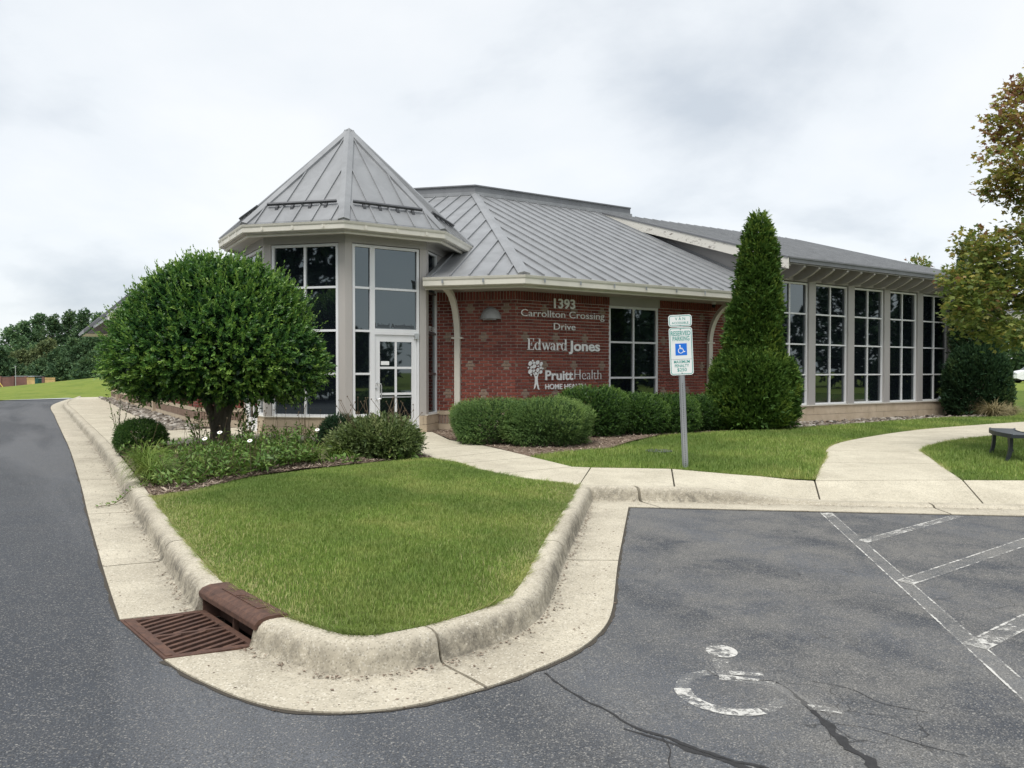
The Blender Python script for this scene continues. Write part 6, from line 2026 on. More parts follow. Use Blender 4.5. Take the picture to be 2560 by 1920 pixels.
def rev_surface(prof, R_, z0, z1, n, rg, lump, depth=(.8, 1.0), ell_=(1, 1), bias=None):
    """points near a surface of revolution; prof: [(h, r)]"""
    hs = np.array([p[0] for p in prof]); rs = np.array([p[1] for p in prof])
    H = rg.random(n * 3)
    keep = rg.random(n * 3) < np.interp(H, hs, rs) / rs.max() + .08
    H = H[keep][:n]; n = len(H)
    th = rg.uniform(0, 6.2832, n); r = np.interp(H, hs, rs) * R_
    dr = (np.interp(np.clip(H + .03, 0, 1), hs, rs) - np.interp(np.clip(H - .03, 0, 1), hs, rs)) * R_ / (.06 * (z1 - z0))
    N = unit(np.stack([np.cos(th) / ell_[0], np.sin(th) / ell_[1], -dr], 1))
    D = unit(np.stack([np.cos(th), np.sin(th), (H - .5) * 2 * (z1 - z0) / (2 * R_)], 1))
    f = lump(D) * rg.uniform(depth[0], depth[1], n)
    zc = (z0 + z1) / 2
    P = np.stack([r * f * np.cos(th) * ell_[0], r * f * np.sin(th) * ell_[1], zc + (z0 + H * (z1 - z0) - zc) * (.6 + .4 * f)], 1)
    return P, N, H

def limb(mb, p0, p1, r0, r1, rg, n=6, wob=.12):
    p0 = Vector(p0); p1 = Vector(p1); L = (p1 - p0).length; pts = []; rad = []
    for i in range(n + 1):
        t = i / n; w = wob * L * math.sin(t * math.pi)
        pts.append(p0.lerp(p1, t) + Vector((rg.uniform(-w, w) * .5, rg.uniform(-w, w) * .5, rg.uniform(-w, w) * .3))); rad.append(r0 + (r1 - r0) * t)
    mb.tube(pts, rad, 7); return pts

# ---- clipped holly-like tree in the bed
hx, hy = -5.10, 13.5
ht = empty('clipped_tree', (hx, hy, zbed1(hx, hy))); tag(ht, 'clipped round broadleaf evergreen tree with stout trunk in the mulch bed', 'tree')
rg = np.random.default_rng(41); pr = random.Random(41)
prof = [(0, .62), (.04, .84), (.10, .93), (.22, 1.0), (.35, 1.0), (.5, .95), (.65, .86), (.78, .72), (.88, .55), (.95, .36), (1, .12)]
lm = Lumps(42, 60, .20, 14); lm2 = Lumps(43, 90, .10, 45)
lump = lambda D: lm(D) * lm2(D)
RZ0, RZ1 = .92, 3.22; RR = 1.52
P1_, N1_, H1_ = rev_surface(prof, RR, RZ0, RZ1, 6400, rg, lump, (.86, 1.0))
P1_[:, 0] += .12 * (H1_ - .3)
_hol = Lumps(77, 120, 1.0, 70)(unit(P1_ - np.array([0, 0, 1.9]))); _kp = (_hol > .72) | (rg.random(len(P1_)) < .25)
P1_, N1_, H1_ = P1_[_kp], N1_[_kp], H1_[_kp]
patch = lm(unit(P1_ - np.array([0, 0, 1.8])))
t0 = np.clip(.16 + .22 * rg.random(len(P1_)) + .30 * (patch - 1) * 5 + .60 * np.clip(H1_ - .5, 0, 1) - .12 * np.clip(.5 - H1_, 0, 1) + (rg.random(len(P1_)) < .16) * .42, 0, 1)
up_d = unit(N1_ + np.array([0, 0, .25]) + rg.normal(size=N1_.shape) * .5)
A_ = sprigs(P1_, up_d, 10, .19, .082, .52, rg, .85, t0, .40)
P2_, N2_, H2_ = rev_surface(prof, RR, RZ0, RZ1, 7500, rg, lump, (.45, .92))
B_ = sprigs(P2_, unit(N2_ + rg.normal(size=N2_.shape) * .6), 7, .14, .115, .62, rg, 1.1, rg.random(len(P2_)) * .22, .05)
# stray shoots rising from the top and sides
P3_, N3_, H3_ = rev_surface(prof, RR * 1.0, RZ0, RZ1, 620, rg, lump, (.98, 1.03))
k3 = (H3_ > .35); P3_, N3_, H3_ = P3_[k3], N3_[k3], H3_[k3]
P3_[:, 0] += .12 * (H3_ - .3)
C3 = sprigs(P3_, unit(N3_ + np.array([0, 0, 1.0]) + rg.normal(size=N3_.shape) * .25), 12, .30, .066, .46, rg, .65, .55 + .3 * rg.random(len(P3_)), .35)
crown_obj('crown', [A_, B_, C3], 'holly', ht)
tk = MB()
tk.tube([(0, 0, -.15), (.0, .0, .0), (.01, 0, .15), (.02, 0, .38), (.03, .0, .58), (.03, .0, .78)], [.22, .19, .16, .145, .155, .13], 14)
tk.tube([(-.07, -.05, -.1), (-.06, -.05, .3), (-.15, -.05, .62), (-.30, -.08, .95)], [.12, .095, .08, .065], 10)
tk.tube([(.07, -.06, -.1), (.08, -.06, .3), (.15, -.07, .62), (.34, -.06, .98)], [.12, .095, .08, .065], 10)
for q in range(26):
    a = q * 2.4; r_ = pr.uniform(.8, 1.4)
    limb(tk, (.04 * math.cos(a), .04 * math.sin(a), pr.uniform(.75, 1.0)), (r_ * math.cos(a), r_ * math.sin(a), pr.uniform(1.0, 1.7)), .05, .012, pr, 6, .2)
tk.build('trunk', M['bark'], ht, smooth=True)
tw_ = MB()
for q in range(150):                            # bare twigs hanging under the crown
    a = pr.uniform(0, 6.28); r_ = pr.uniform(.3, 1.4); z = pr.uniform(.84, 1.0)
    tw_.tube([(r_ * math.cos(a), r_ * math.sin(a), z + .1), (r_ * math.cos(a) + pr.uniform(-.1, .1), r_ * math.sin(a) + pr.uniform(-.1, .1), z), (r_ * math.cos(a) + pr.uniform(-.25, .25), r_ * math.sin(a) + pr.uniform(-.25, .25), z + pr.uniform(-.08, .03))], [.007, .005, .003], 4, False)
tag(tw_.build('twigs', M['bark'], ht), kind='stuff')

# ---- generic mounded shrub
def shrub(name, loc, rx, ry, h, mat, label, seed, n=2600, leaf=.035, k=8, cat='shrub', group=None, flat=.0, wid=.5, length=.07, amp=.12, base=.35, tip=.3, zb=.0, boxy=0.0):
    o = empty(name, loc); tag(o, label, cat, group)
    rg = np.random.default_rng(seed); pr = random.Random(seed)
    _la = Lumps(seed, 36, amp, 12); _lb = Lumps(seed + 500, 90, amp * .55, 60)
    lump = lambda D: _la(D) * _lb(D)
    pf = [(0, .72), (.08, .86), (.25, .98), (.45, 1.0), (.65, .93 + boxy * .05), (.8, .78 + boxy * .12), (.92, .52 + boxy * .2), (1, .15 + boxy * .2)]
    R0 = max(rx, ry); el = (rx / R0, ry / R0)
    P, N, H = rev_surface(pf, R0, zb + .03, h, n, rg, lump, (.92, 1.0), el)
    # a filled flat-ish top
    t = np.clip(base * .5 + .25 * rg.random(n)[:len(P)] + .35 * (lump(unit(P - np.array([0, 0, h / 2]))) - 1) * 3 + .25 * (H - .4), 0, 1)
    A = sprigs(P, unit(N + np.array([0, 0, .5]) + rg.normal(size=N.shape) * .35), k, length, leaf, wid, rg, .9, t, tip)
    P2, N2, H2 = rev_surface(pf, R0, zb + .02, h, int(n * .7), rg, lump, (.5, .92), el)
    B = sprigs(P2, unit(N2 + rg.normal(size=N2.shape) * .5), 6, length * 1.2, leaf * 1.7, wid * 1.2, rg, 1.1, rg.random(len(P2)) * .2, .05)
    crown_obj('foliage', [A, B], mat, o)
    st = MB()
    for q in range(9):
        a = pr.uniform(0, 6.28); st.tube([(0.05 * math.cos(a), .05 * math.sin(a), -.05), (.25 * rx * math.cos(a), .25 * ry * math.sin(a), h * .3), (.6 * rx * math.cos(a), .6 * ry * math.sin(a), h * .65)], [.018, .014, .007], 5, False)
    st.build('stems', M['bark'], o)
    return o
# pale mounding shrubs in front of the brick corner
shrub('mounding_shrub', (-.34, 14.45, zbed2(-.3, 14.4)), .86, .70, .74, 'spirea', 'pale green mounding shrub under the downspout beside the entrance walk', 51, 5200, .030, 9, wid=.42, length=.09, base=.6, amp=.24, boxy=.5, tip=.4)
shrub('mounding_shrub', (.62, 13.98, zbed2(.5, 14)), .72, .68, .78, 'spirea', 'pale green mounding shrub below the tree emblem, closest to the lawn edge', 52, 4800, .030, 9, wid=.42, length=.09, base=.6, amp=.24, boxy=.5, tip=.4)
# clipped dark hedge plants along the wall
hd_s = [(1.62, 15.62, .70, .93), (2.45, 16.35, .74, .80), (3.3, 17.0, .73, .78), (4.12, 17.6, .70, .76), (4.95, 18.3, .68, .78)]
for i, (x, y, r_, h) in enumerate(hd_s):
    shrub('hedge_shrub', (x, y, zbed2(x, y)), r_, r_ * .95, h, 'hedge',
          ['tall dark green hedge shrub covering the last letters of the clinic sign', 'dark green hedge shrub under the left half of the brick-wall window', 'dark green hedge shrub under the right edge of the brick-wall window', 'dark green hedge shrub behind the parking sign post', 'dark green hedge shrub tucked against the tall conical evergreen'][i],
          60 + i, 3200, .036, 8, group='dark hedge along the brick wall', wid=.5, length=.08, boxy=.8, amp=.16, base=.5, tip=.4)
shrub('hedge_shrub', (.72, 15.25, zbed2(.7, 15.2)), .55, .5, .66, 'hedge', 'small dark hedge shrub half hidden behind the pale mounding shrubs', 66, 2200, .036, 8, group='dark hedge along the brick wall', length=.08)
# bed 1
shrub('round_bush', (-5.92, 12.3, zbed1(-5.9, 12.3)), .36, .34, .52, 'hedge', 'small dark round bush beside the kerb at the bed corner', 71, 2400, .028, 9, wid=.35, length=.06, amp=.10)
ab = shrub('flowering_shrub', (-2.05, 11.95, zbed1(-2.05, 11.95)), .56, .44, .48, 'abelia', 'loose grey-green shrub with dry flower stalks in front of the entrance door', 72, 1500, .06, 8, wid=.36, length=.16, amp=.36, base=.6)
shrub('round_bush', (-2.85, 12.75, zbed1(-2.8, 12.7)), .33, .30, .56, 'darkfir', 'small dark bush tucked behind the loose flowering shrub', 73, 1500, .028, 9, wid=.35, length=.06)
pr = random.Random(5)
sk = MB()
for q in range(44):
    x = pr.uniform(-.55, .5); y = pr.uniform(-.35, .3); h = pr.uniform(.55, .92); dx = pr.uniform(-.16, .16); dy = pr.uniform(-.1, .1)
    sk.tube([(x * .7, y * .7, .3), (x, y, h * .75), (x + dx, y + dy, h)], [.005, .004, .003], 4, False)
    sk.lathe([(.004, -.012), (.011, 0), (.004, .012)], 5, (x + dx, y + dy, h))
sk.build('dry_stalks', M['twig'], ab)

# arching grass clump
def clump(name, loc, n, L, w, mat, label, seed, group=None, cat='grass clump', spread=.9, upr=1.0, tint=(.2, .8)):
    o = empty(name, loc); tag(o, label, cat, group)
    rg = np.random.default_rng(seed); seg = 5
    az = rg.uniform(0, 6.283, n); ln = L * rg.uniform(.6, 1.15, n); el0 = rg.uniform(.75, 1.45, n) * upr; bend = rg.uniform(.7, 1.7, n) * spread
    bx = rg.normal(0, .06, n); by = rg.normal(0, .06, n)
    V = np.empty((n, seg + 1, 2, 3)); px = bx.copy(); py = by.copy(); pz = np.zeros(n) - .02
    sx, sy = -np.sin(az), np.cos(az)
    for i in range(seg + 1):
        t = i / seg; ww = w * (1 - t ** 2.2) * .5 + .0004
        V[:, i, 0] = np.stack([px - sx * ww, py - sy * ww, pz], 1); V[:, i, 1] = np.stack([px + sx * ww, py + sy * ww, pz + ww * .4], 1)
        e_ = el0 - bend * t * 1.25
        st = ln / seg
        px += np.cos(az) * np.cos(e_) * st; py += np.sin(az) * np.cos(e_) * st; pz += np.sin(e_) * st
    V[..., 2] = np.maximum(V[..., 2], -.02)
    b = np.arange(n)[:, None] * (2 * (seg + 1))
    Q = np.concatenate([b + np.array([2 * i, 2 * i + 1, 2 * i + 3, 2 * i + 2]) for i in range(seg)])
    me = np_mesh('blades', V.reshape(-1, 3), None, np.repeat(rg.uniform(*tint, n), 2 * (seg + 1)), M[mat], quads=Q)
    mesh_obj('blades', me, o); return o
G1 = 'strap-leaved grass clumps in the mulch bed'
for i, (x, y, n, L, lab) in enumerate([
    (-4.38, 9.5, 340, .56, 'arching grass clump spilling over the kerb at the bed front'),
    (-4.75, 10.1, 320, .58, 'arching grass clump on the kerb side behind the spilling one'),
    (-5.1, 10.8, 260, .52, 'arching grass clump beside the kerb, halfway to the small round bush'),
    (-4.15, 10.15, 160, .48, 'arching grass clump surrounded by leafy perennials near the kerb'),
    (-2.92, 11.05, 240, .46, 'bright grass clump between perennials and the loose flowering shrub'),
    (-2.62, 11.75, 240, .44, 'bright grass clump touching the loose flowering shrub'),
    (-3.4, 11.3, 170, .42, 'grass clump among tall leafy stems in mid bed'),
    (-4.6, 12.9, 180, .42, 'grass clump at the foot of the clipped tree')]):
    clump('grass_clump', (x, y, zbed1(x, y)), n, L, .011, 'blade2', lab, 80 + i, G1, tint=(.05, .7), spread=1.45)
clump('ornamental_grass', (14.2, 22.75, zl2(14.2, 22.5)), 600, .75, .012, 'drygrass', 'pale dry ornamental grass in front of the rounded evergreen', 95, None, tint=(.0, 1.0), spread=1.25)
clump('ornamental_grass', (15.0, 23.3, zl2(15.0, 23.2)), 400, .6, .012, 'drygrass', 'dry ornamental grass clump at the corner of the far bed', 96, None, tint=(.0, .8), spread=1.1)

# leafy perennials
def perennial(loc, r, h, label, seed, nst=16, leaf=.085, mat='perennial', name='perennial', group='leafy perennials in the mulch bed', stalks=4, cat='plant'):
    o = empty(name, loc); tag(o, label, cat, group)
    rg = np.random.default_rng(seed); pr = random.Random(seed); st = MB(); C, D = [], []
    for q in range(nst):
        a = pr.uniform(0, 6.28); rr = r * math.sqrt(pr.random()); hh = h * pr.uniform(.45, 1.0) * (1 - .35 * rr / r)
        x, y = rr * math.cos(a), rr * math.sin(a); ex, ey = x * 1.35 + pr.uniform(-.04, .04), y * 1.35 + pr.uniform(-.04, .04)
        st.tube([(x * .5, y * .5, -.02), (x, y, hh * .5), (ex, ey, hh)], [.005, .004, .003], 4, False)
        m_ = max(2, int(hh / .07))
        for i in range(m_):
            t = (i + .6) / m_
            C.append((x * .5 + (ex - x * .5) * t, y * .5 + (ey - y * .5) * t, hh * t)); D.append((ex - x * .5, ey - y * .5, hh))
    C = np.array(C); D = unit(np.array(D))
    A = sprigs(C, D, 4, .05, leaf, .40, rg, 1.9, rg.uniform(.1, .75, len(C)), .15, .3, .35)
    # big basal leaves
    nb2 = int(nst * 2.2); az = rg.uniform(0, 6.283, nb2); rr = r * rg.uniform(.5, 1.1, nb2)
    Pb = np.stack([rr * np.cos(az), rr * np.sin(az), rg.uniform(.01, .08, nb2)], 1); Db = unit(np.stack([np.cos(az), np.sin(az), rg.uniform(.1, .9, nb2)], 1))
    Vb, Fb = leaf_arrays(Pb, Db, np.tile([0, 0, 1.0], (nb2, 1)), leaf * rg.uniform(.9, 1.6, nb2), leaf * rg.uniform(.5, .75, nb2))
    crown_obj('leaves', [A, (Vb, Fb, np.repeat(rg.uniform(.15, .8, nb2), 4))], mat, o)
    for q in range(stalks):
        a = pr.uniform(0, 6.28); rr = r * pr.random(); x, y = rr * math.cos(a), rr * math.sin(a); hh = h * pr.uniform(1.1, 1.6)
        dx, dy = pr.uniform(-.12, .12), pr.uniform(-.1, .1)
        st.tube([(x, y, .1), (x + dx * .5, y + dy * .5, hh * .6), (x + dx, y + dy, hh)], [.003, .0025, .002], 4, False)
        st.lathe([(.003, -.012), (.012, 0), (.004, .01)], 5, (x + dx, y + dy, hh))
    st.build('stems', M['twig'], o)
    return o
PL = [(-4.05, 9.3, .28, .30, 'low broad-leaved perennial at the very front of the bed near the kerb'), (-3.72, 9.75, .30, .36, 'leafy perennial overhanging the mulch edge beside the lawn'),
      (-3.95, 9.85, .32, .45, 'leafy perennial behind the front broad-leaved one'), (-3.45, 10.3, .30, .38, 'leafy perennial by the lawn, second from the front'),
      (-3.62, 10.35, .33, .48, 'leafy perennial with a white daisy beside it'), (-3.08, 10.82, .26, .32, 'low leafy perennial at the middle of the mulch edge'),
      (-3.28, 10.85, .32, .46, 'leafy perennial with dark seed heads in mid bed'), (-4.25, 10.75, .34, .42, 'tall leafy perennial between grass clumps and the tree'),
      (-3.75, 11.15, .34, .42, 'leafy perennial just in front of the clipped tree trunk'), (-4.55, 11.5, .34, .38, 'tall leafy perennial left of the tree trunk'),
      (-4.05, 12.0, .36, .45, 'tall leafy perennial right of the tree trunk'), (-3.35, 12.1, .34, .48, 'stalky perennial under the large tower window'),
      (-3.6, 12.9, .36, .50, 'stalky perennial against the tower walk'), (-5.35, 11.4, .30, .32, 'leafy perennial next to the small round bush')]
for i, (x, y, r_, h, lab) in enumerate(PL):
    perennial((x, y, zbed1(x, y)), r_ * 1.1, h * 1.05, lab, 100 + i, nst=26, leaf=.095, stalks=2 if i < 9 else (6 if i < 13 else 2))
perennial((-2.42, 11.12, zbed1(-2.4, 11.1)), .20, .12, 'small bright ground-hugging plant on bare mulch', 130, nst=8, leaf=.10, stalks=0)
perennial((-1.75, 11.62, zbed1(-1.7, 11.6)), .20, .12, 'big-leaved low plant at the foot of the loose flowering shrub', 131, nst=7, leaf=.13, stalks=0)
# twiggy saplings
def sapling(loc, h, label, seed, leaf=.05, n=5, spread=.25):
    o = empty('sapling', loc); tag(o, label, 'plant'); rg = np.random.default_rng(seed); pr = random.Random(seed); st = MB(); C, D = [], []
    for q in range(n):
        a = pr.uniform(0, 6.28); ex, ey = spread * pr.uniform(.2, 1) * math.cos(a), spread * pr.uniform(.2, 1) * math.sin(a); hh = h * pr.uniform(.6, 1)
        st.tube([(0, 0, -.02), (ex * .4, ey * .4, hh * .5), (ex, ey, hh)], [.006, .005, .003], 5, False)
        for i in range(9):
            t = .3 + .7 * i / 8; C.append((ex * t, ey * t, hh * t)); D.append((ex + pr.uniform(-.4, .4), ey + pr.uniform(-.4, .4), hh * .5))
    A = sprigs(np.array(C), unit(np.array(D)), 3, .07, leaf, .5, rg, 1.4, rg.uniform(.2, .6, len(C)), .1)
    crown_obj('leaves', [A], 'perennial', o); st.build('stems', M['twig'], o); return o
sapling((-6.40, 12.55, zbed1(-6.3, 12.5)), .95, 'thin sapling rising behind the small round bush', 141)
sapling((-4.98, 12.3, zbed1(-4.9, 12.3)), .72, 'broad-leaved sapling close on the left of the tree trunk', 142, .085, 5)
sapling((-4.4, 12.7, zbed1(-4.4, 12.7)), .78, 'broad-leaved sapling climbing on the right of the tree trunk', 143, .09, 6)
# daisies
def daisy(x, y, z, label, seed):
    zb_ = zbed1(x, y); o = empty('daisy', (x, y, zb_)); tag(o, label, 'flower', 'white daisies in the mulch bed'); pr = random.Random(seed); h = z - zb_
    MB().tube([(0, 0, 0), (.01, .0, h * .5), (.0, -.01, h)], [.004, .003, .003], 5).build('stem', M['twig'], o)
    f = MB(); tl = Matrix.Rotation(R(35), 4, 'X')
    for q in range(13):
        a = 2 * math.pi * q / 13; d = Vector((math.cos(a), math.sin(a), .05)); s = Vector((-math.sin(a), math.cos(a), 0))
        P_ = [tl @ p for p in (d * .009 - s * .003, d * .026 - s * .007, d * .036, d * .026 + s * .007, d * .009 + s * .003)]
        f.add([(p.x, p.y - .01, p.z + h) for p in P_], [(0, 1, 2, 3, 4)])
    f.build('petals', M['daisy'], o)
    c_ = MB(); c_.lathe([(.010, 0), (.009, .005), (.004, .009)], 8, (0, 0, 0), tl); c_.v = [(v[0], v[1] - .012, v[2] + h + .002) for v in c_.v]; c_.build('centre', M['daisyc'], o)
for i, (x, y, z, lab) in enumerate([(-3.98, 10.0, .74, 'white daisy leaning out on the kerb side of the bed'), (-3.90, 10.3, .80, 'white daisy taller than its neighbour, in front of the tree trunk'), (-3.38, 9.95, .72, 'white daisy above the leafy perennials by the lawn edge'), (-2.85, 11.3, .76, 'tiny white daisy near the bright grass clump')]):
    daisy(x, y, z, lab, i)
# weed trailing over the kerb
vn = empty('trailing_vine', (-4.6, 9.05, zA(0, 9) + .15)); tag(vn, 'trailing vine hanging over the kerb into the gutter', 'plant')
pts = [(.40, .22, .03), (.22, .10, .02), (.10, .0, -.03), (.05, -.08, -.11), (.06, -.28, -.135), (-.02, -.50, -.13)]
MB().tube(pts, .004, 4, False).build('stem', M['twig'], vn)
rg = np.random.default_rng(9); C = []
for a, b in zip(pts[:-1], pts[1:]):
    for t in (.1, .35, .6, .85): C.append(tuple(a[i] + (b[i] - a[i]) * t for i in range(3)))
C = np.array(C); crown_obj('leaves', [sprigs(C, unit(rg.normal(size=C.shape) * .5 + np.array([-.3, -.3, .7])), 3, .03, .045, .6, rg, 1.3, rg.uniform(.3, .8, len(C)), .1)], 'perennial', vn)

# ---- conical evergreens with vertical sprays
def conifer(loc, parts, label, seed, mat, spray=.12, name='conical_evergreen'):
    """parts: list of (x, y, z0, z1, R, prof, n)"""
    o = empty(name, loc); tag(o, label, 'tree', 'conical evergreens flanking the glazed wing'); rg = np.random.default_rng(seed); arr = []; st = MB()
    for i, (x, y, z0, z1, R_, pf, n, amp) in enumerate(parts):
        _la = Lumps(seed + i, 70, amp, 26); _lb = Lumps(seed + 70 + i, 140, amp * .6, 90)
        lump = lambda D: _la(D) * _lb(D)
        P, N, H = rev_surface(pf, R_, z0, z1, n, rg, lump, (.90, 1.0))
        c = lump(unit(P - np.array([0, 0, (z0 + z1) / 2])))
        P = P + np.array([x, y, 0])
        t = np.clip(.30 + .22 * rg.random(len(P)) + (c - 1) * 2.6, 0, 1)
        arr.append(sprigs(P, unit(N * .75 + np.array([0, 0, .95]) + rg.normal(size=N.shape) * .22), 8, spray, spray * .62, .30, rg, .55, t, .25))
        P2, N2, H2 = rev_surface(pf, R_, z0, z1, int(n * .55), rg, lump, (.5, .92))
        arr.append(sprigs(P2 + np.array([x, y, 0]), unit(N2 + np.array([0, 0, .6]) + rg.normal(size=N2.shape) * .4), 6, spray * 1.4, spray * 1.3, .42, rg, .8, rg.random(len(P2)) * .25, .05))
        st.tube([(x * .3, y * .3, -.1), (x, y, z0 + .2), (x, y, z0 + (z1 - z0) * .9)], [.10, .08, .02], 8)
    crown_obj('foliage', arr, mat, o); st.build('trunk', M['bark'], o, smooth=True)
    return o
lowp = [(0, .66), (.06, .88), (.16, .97), (.34, 1.0), (.52, .98), (.70, .88), (.84, .68), (.94, .44), (1, .2)]
lowp2 = [(0, .68), (.06, .88), (.16, .97), (.40, 1.0), (.62, .98), (.78, .90), (.88, .74), (.95, .50), (1, .25)]
colp = [(0, .95), (.25, 1.0), (.48, .98), (.60, .88), (.72, .80), (.82, .68), (.89, .55), (.95, .36), (1, .12)]
cxx, cyy = 5.48, 17.6
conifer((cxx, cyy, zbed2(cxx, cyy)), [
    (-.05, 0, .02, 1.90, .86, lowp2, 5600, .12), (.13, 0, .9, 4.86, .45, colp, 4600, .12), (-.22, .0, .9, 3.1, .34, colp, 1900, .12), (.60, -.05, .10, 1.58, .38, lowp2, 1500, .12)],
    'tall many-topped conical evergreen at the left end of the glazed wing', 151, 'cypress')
c2x, c2y = 15.05, 25.0
conifer((c2x, c2y, zK(c2x, c2y)), [
    (0, 0, .02, 2.35, .95, [(0, .75), (.1, .95), (.3, 1.0), (.55, .97), (.75, .86), (.88, .66), (.96, .4), (1, .15)], 4200, .11), (.2, .4, 1.4, 5.75, .62, colp, 3200, .16)],
    'dark rounded evergreen with a tall spire at the right end of the glazed wing', 155, 'darkfir')

# ---- maple at the right edge
def maple(loc, label, seed):
    o = empty('maple_tree', loc); tag(o, label, 'tree'); rg = np.random.default_rng(seed); pr = random.Random(seed); tk = MB()
    tk.tube([(0, 0, -.1), (.0, .0, .6), (.03, .02, 1.6), (.0, .05, 3.0), (.05, .02, 4.6), (.0, .0, 6.2)], [.14, .115, .10, .08, .05, .02], 10)
    pads = []
    # branch pads reaching towards the building side and around
    spec = [(-2.30, -0.26, 2.60, 0.53), (-2.38, 0.04, 2.82, 0.35), (-1.84, -0.13, 3.06, 0.51), (-1.44, 0.10, 2.64, 0.58), (-1.94, 0.13, 2.12, 0.49), (-2.53, -0.43, 2.27, 0.37), (-1.88, -0.49, 1.89, 0.43), (-2.01, 0.34, 3.42, 0.30), (-2.04, -0.24, 3.26, 0.28), (-1.68, -0.27, 3.45, 0.31), (-0.78, 0.50, 3.15, 0.73), (-1.01, -0.03, 2.24, 0.71), (-1.61, 0.34, 4.28, 0.30), (-1.58, -0.02, 4.42, 0.32), (-1.28, 0.14, 4.14, 0.39), (-2.17, -0.35, 4.62, 0.17), (-1.61, 0.13, 5.04, 0.31), (-1.60, 0.37, 5.44, 0.20), (-1.43, 0.02, 5.33, 0.39), (-1.45, 0.24, 5.76, 0.21), (-1.23, 0.17, 5.87, 0.29), (-1.42, -0.44, 4.56, 0.59), (-0.61, 0.26, 3.77, 0.72), (-0.47, 0.09, 5.22, 0.71), (-1.19, -0.20, 6.02, 0.38), (-0.88, -0.47, 5.79, 0.49), (-0.08, 0.37, 2.80, 0.79), (-0.11, -0.03, 4.16, 0.77), (0.34, 0.22, 5.40, 0.72), (0.80, 0.38, 3.46, 0.86), (0.73, 0.21, 2.39, 0.72)]
    C, D = [], []
    for x, y, z, r_ in spec:
        limb(tk, (0, 0, max(.7, z - .9)), (x * .92, y * .92, z - .05), .035, .008, pr, 6, .12)
        n = int(330 * (r_ / .6) ** 2) if x < -1.2 else int(110 * (r_ / .6) ** 2)
        d = unit(rg.normal(size=(n, 3))); p = d * (rg.random(n) ** .45)[:, None] * np.array([r_, r_, r_ * .62]) + np.array([x, y, z])
        C.append(p); D.append(unit(d * .5 + unit(np.array([x, y, .1])) * .8 + rg.normal(size=(n, 3)) * .35))
    C = np.concatenate(C); D = np.concatenate(D); n = len(C)
    # palmate leaf: five pointed lobes fanned from the stalk
    k = 3
    Vs, Fs, Ts = [], [], []
    ang = np.array([-100, -78, -50, -30, 0, 30, 50, 78, 100]) * np.pi / 180; rad = np.array([.45, .72, .46, .95, 1.0, .95, .46, .72, .45]); rad[4] = 1.12; rad[3] = rad[5] = .62; ang[2], ang[6] = -55 * np.pi / 180, 55 * np.pi / 180; rad[2] = rad[6] = .98; rad[1] = rad[7] = .5; rad[0] = rad[8] = .62
    base_t = np.clip(.34 + .38 * np.clip((C[:, 2] - 2.9) / 2.6, -.6, 1) + rg.normal(0, .17, n), 0, 1)
    for i in range(k):
        d = unit(D + rg.normal(size=(n, 3)) * .55 + np.array([0, 0, -.25])); up = unit(rg.normal(size=(n, 3)) * .45 + np.array([0, 0, 1.0]))
        S = unit(np.cross(d, up)); p = C + d * .05 + rg.normal(size=(n, 3)) * .06; L = rg.uniform(.040, .078, n)
        V = np.empty((n, 10, 3)); V[:, 0] = p
        for j in range(9): V[:, j + 1] = p + (d * np.cos(ang[j]) + S * np.sin(ang[j])) * (L * rad[j])[:, None] + np.array([0, 0, -1.0]) * (L * .12 * abs(ang[j]))[:, None]
        b = np.arange(n)[:, None] * 10 + i * n * 10
        Fs += [b + np.array([0, j + 1, j + 2]) for j in range(8)]
        Vs.append(V.reshape(-1, 3)); Ts.append(np.repeat(np.clip(base_t + rg.normal(0, .12, n), 0, 1), 10))
    me = np_mesh('crown', np.concatenate(Vs), np.concatenate(Fs), np.concatenate(Ts), M['maple']); mesh_obj('crown', me, o)
    tk.build('trunk', M['bark'], o, smooth=True); return o
maple((9.6, 12.4, zl3(9.6, 12.4)), 'maple tree with green and bronze leaves beside the bench', 161)

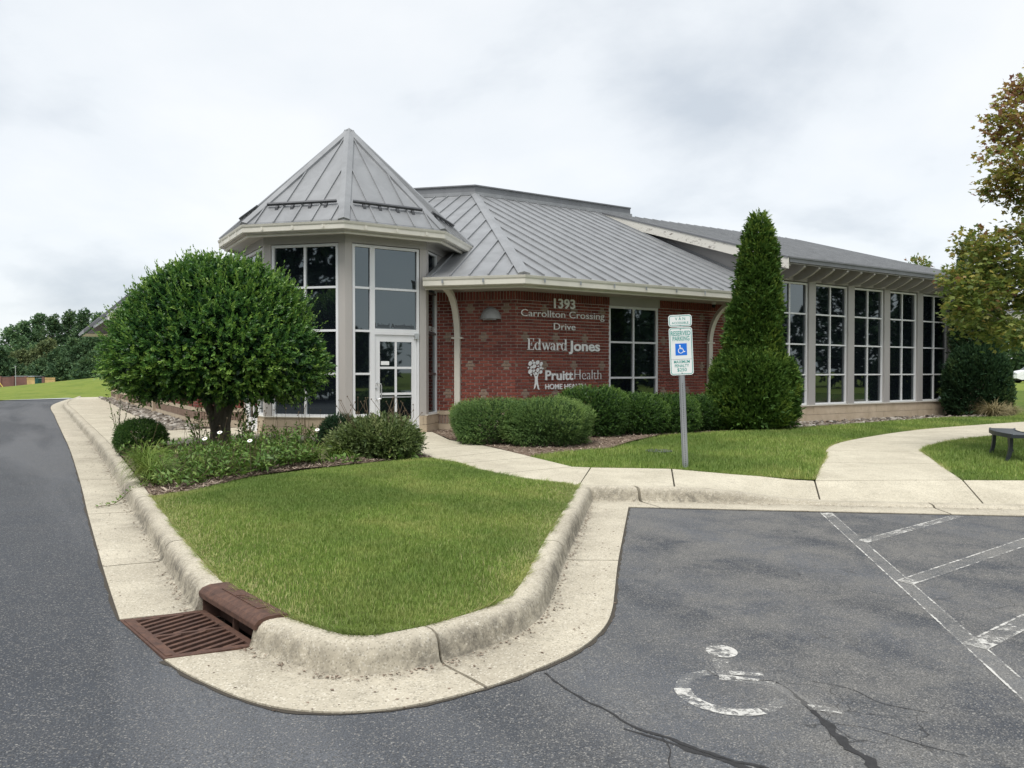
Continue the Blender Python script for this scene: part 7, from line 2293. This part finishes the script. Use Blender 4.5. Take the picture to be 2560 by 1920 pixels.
# ---- larger trees: trunk, limbs, many leaf clumps
def tree(loc, H, Wd, label, seed, mat, leaf=.5, n=2600, group=None, base=.12, name='tree', conic=0.0, cat='tree', upright=0.0):
    o = empty(name, loc); tag(o, label, cat, group); rg = np.random.default_rng(seed); pr = random.Random(seed); tk = MB()
    r0 = H * .018 + .06
    tk.tube([(0, 0, -.3), (pr.uniform(-.1, .1), pr.uniform(-.1, .1), H * .35), (pr.uniform(-.3, .3), pr.uniform(-.3, .3), H * .7), (0, 0, H * .95)], [r0, r0 * .75, r0 * .4, .03], 7)
    nb_ = 17; parts = []
    for q in range(nb_):
        t = (q + .5) / nb_; z = H * (base + (1 - base) * t * .97)
        wr = Wd * .5 * (math.sin(math.pi * min(1, (t * .86 + .12))) ** .8) * (1 - conic * t)
        a = q * 2.4 + pr.uniform(-.5, .5); rr = wr * pr.uniform(.25, .85)
        if upright: rr *= .8
        c = np.array([rr * math.cos(a), rr * math.sin(a), z - H * .03]); R_ = max(Wd * .13, wr * pr.uniform(.42, .68))
        limb(tk, (0, 0, max(H * .15, z - H * .16)), tuple(c), r0 * .35, r0 * .08, pr, 5, .1)
        m_ = int(n / nb_)
        d = unit(rg.normal(size=(m_, 3))); sc = np.array([R_, R_, R_ * (.75 + upright)])
        p = c + d * sc * (rg.random(m_) ** .33)[:, None] * (1 + .2 * rg.normal(size=(m_, 1)))
        t0 = np.clip(.3 + .22 * rg.normal(size=m_) + .18 * pr.uniform(-1, 1), 0, 1)
        parts.append(sprigs(p, unit(d + np.array([0, 0, .6]) + rg.normal(size=(m_, 3)) * .4), 3, leaf * .8, leaf, .62, rg, 1.0, t0, .15))
    crown_obj('crown', parts, mat, o); tk.build('trunk', M['bark'], o); return o
GT = 'woodland trees beyond the grass mound'
far = [  # px centre, depth, top px, width px, material, label
    (-6, 176, 872, 70, 'far2', 'darkest conifer-like tree at the end of the brick yard wall', .6), (30, 196, 815, 74, 'far1', 'light green round tree behind the brick yard wall', 0),
    (62, 205, 800, 60, 'far1', 'dark green tree with pointed top behind the light round one', .3), (98, 212, 782, 62, 'far1', 'tall thin-crowned tree with sky showing between its limbs', .1),
    (132, 208, 786, 62, 'far2', 'tall broad tree next to the thin-crowned one', 0), (172, 214, 775, 60, 'far2', 'very tall blue-green tree with upright top', .2), (208, 210, 772, 70, 'far2', 'tallest tree of the wood, left of the porch roof', .2),
    (245, 206, 782, 66, 'far1', 'tall tree behind the porch roof', .1), (48, 185, 880, 66, 'far3', 'olive brown tree in front of the wood', 0), (86, 188, 862, 58, 'far1', 'mid-height green tree above the wooden gate', 0),
    (118, 186, 850, 60, 'far3', 'olive tree with yellowish crown above the wooden fence', 0), (150, 184, 872, 62, 'far2', 'dark low tree behind the fence end', 0), (186, 182, 848, 66, 'far2', 'dark wide tree over the top of the mound', 0), (225, 180, 842, 70, 'far2', 'dark wide tree between mound top and clipped tree', 0),
    (275, 186, 810, 74, 'far2', 'dark tree half hidden by the clipped tree', 0), (320, 190, 800, 76, 'far2', 'dark tree wholly behind the clipped tree', 0), (100, 178, 905, 52, 'far2', 'low dark understorey tree behind the wooden gate', 0), (160, 176, 903, 56, 'far2', 'low dark understorey tree behind the mound crest', 0), (20, 178, 900, 56, 'far2', 'low dark understorey tree behind the yard wall', 0), (215, 175, 900, 60, 'far2', 'low dark understorey tree at the right end of the mound', 0)]
for i, (px, Y, ty, wpx, mt, lab, cn) in enumerate(far):
    zb_ = -1.9; top = 1.6 + (931 - ty) * Y / 1930
    tree((wx_(px, Y), Y, zb_), top - zb_, wpx * Y / 1930 * 1.3, lab, 200 + i, mt, leaf=.74, n=2100, group=GT, base=.04, conic=cn, name='woodland_tree', upright=.3 if ty < 800 else 0)
# bronze-topped tree behind the wing roof
tree((wx_(2290, 48), 48, .4), 8.5, 4.4, 'bronze-leaved tree top showing over the wing roof', 240, 'maple', leaf=.22, n=1300, base=.3)
tree((wx_(2370, 50), 50, .4), 7.9, 3.2, 'second smaller bronze tree top above the wing eave', 241, 'maple', leaf=.26, n=1800, base=.3)
GR = 'trees across the road to the right'
for i, (x, y, H, w) in enumerate([(53.5, 80, 8, 8), (62, 92, 9, 9), (52, 88, 9, 8), (75, 96, 11, 9), (62, 70, 8, 8)]):
    tree((x, y, .6), H, w, ['dark tree behind the white car', 'green tree beyond the white car', 'tree behind the rounded evergreen spire', 'tall tree far beyond the white car', 'tree right of the white car'][i], 250 + i, 'far2', leaf=.6, n=1500, group=GR, base=.06)
# trees on the other side of the lot and drive: the panes mirror them
GM = 'trees on the far side of the lot, mirrored in the glass'
mir_t = [(-22, -16, 13, 11), (-30, -10, 14, 12), (-16, -24, 14, 12), (-8, -28, 13, 11), (-38, -2, 13, 12), (1, -32, 12, 11), (-26, -24, 15, 13), (-19, -19, 14, 10), (-12, -22, 14, 11), (-26, -15, 14, 11), (-34, -6, 14, 11), (-4, -26, 13, 11),
         (62, 6, 9, 9), (60, 14, 8, 7), (64, 22, 11, 8), (70, -4, 9, 10), (66, 30, 9, 8), (72, 37, 10, 7), (56, -14, 5.2, 9), (48, -24, 5.0, 10), (40, -36, 5.2, 10), (60, -32, 5.6, 11), (30, 14.0, 6.8, 5), (66, 44, 9, 8)]
for i, (x, y, H, w) in enumerate(mir_t):
    side = 'behind the drive, facing the tower windows' if x < 5 else 'across the lot, mirrored in the wing windows'
    tree((x, y, .1), H, w, 'broad dark green tree ' + side, 270 + i, 'deep', leaf=1.0, n=800, group=GM + (' left' if x < 5 else ' right'), base=.08, name='roadside_tree')
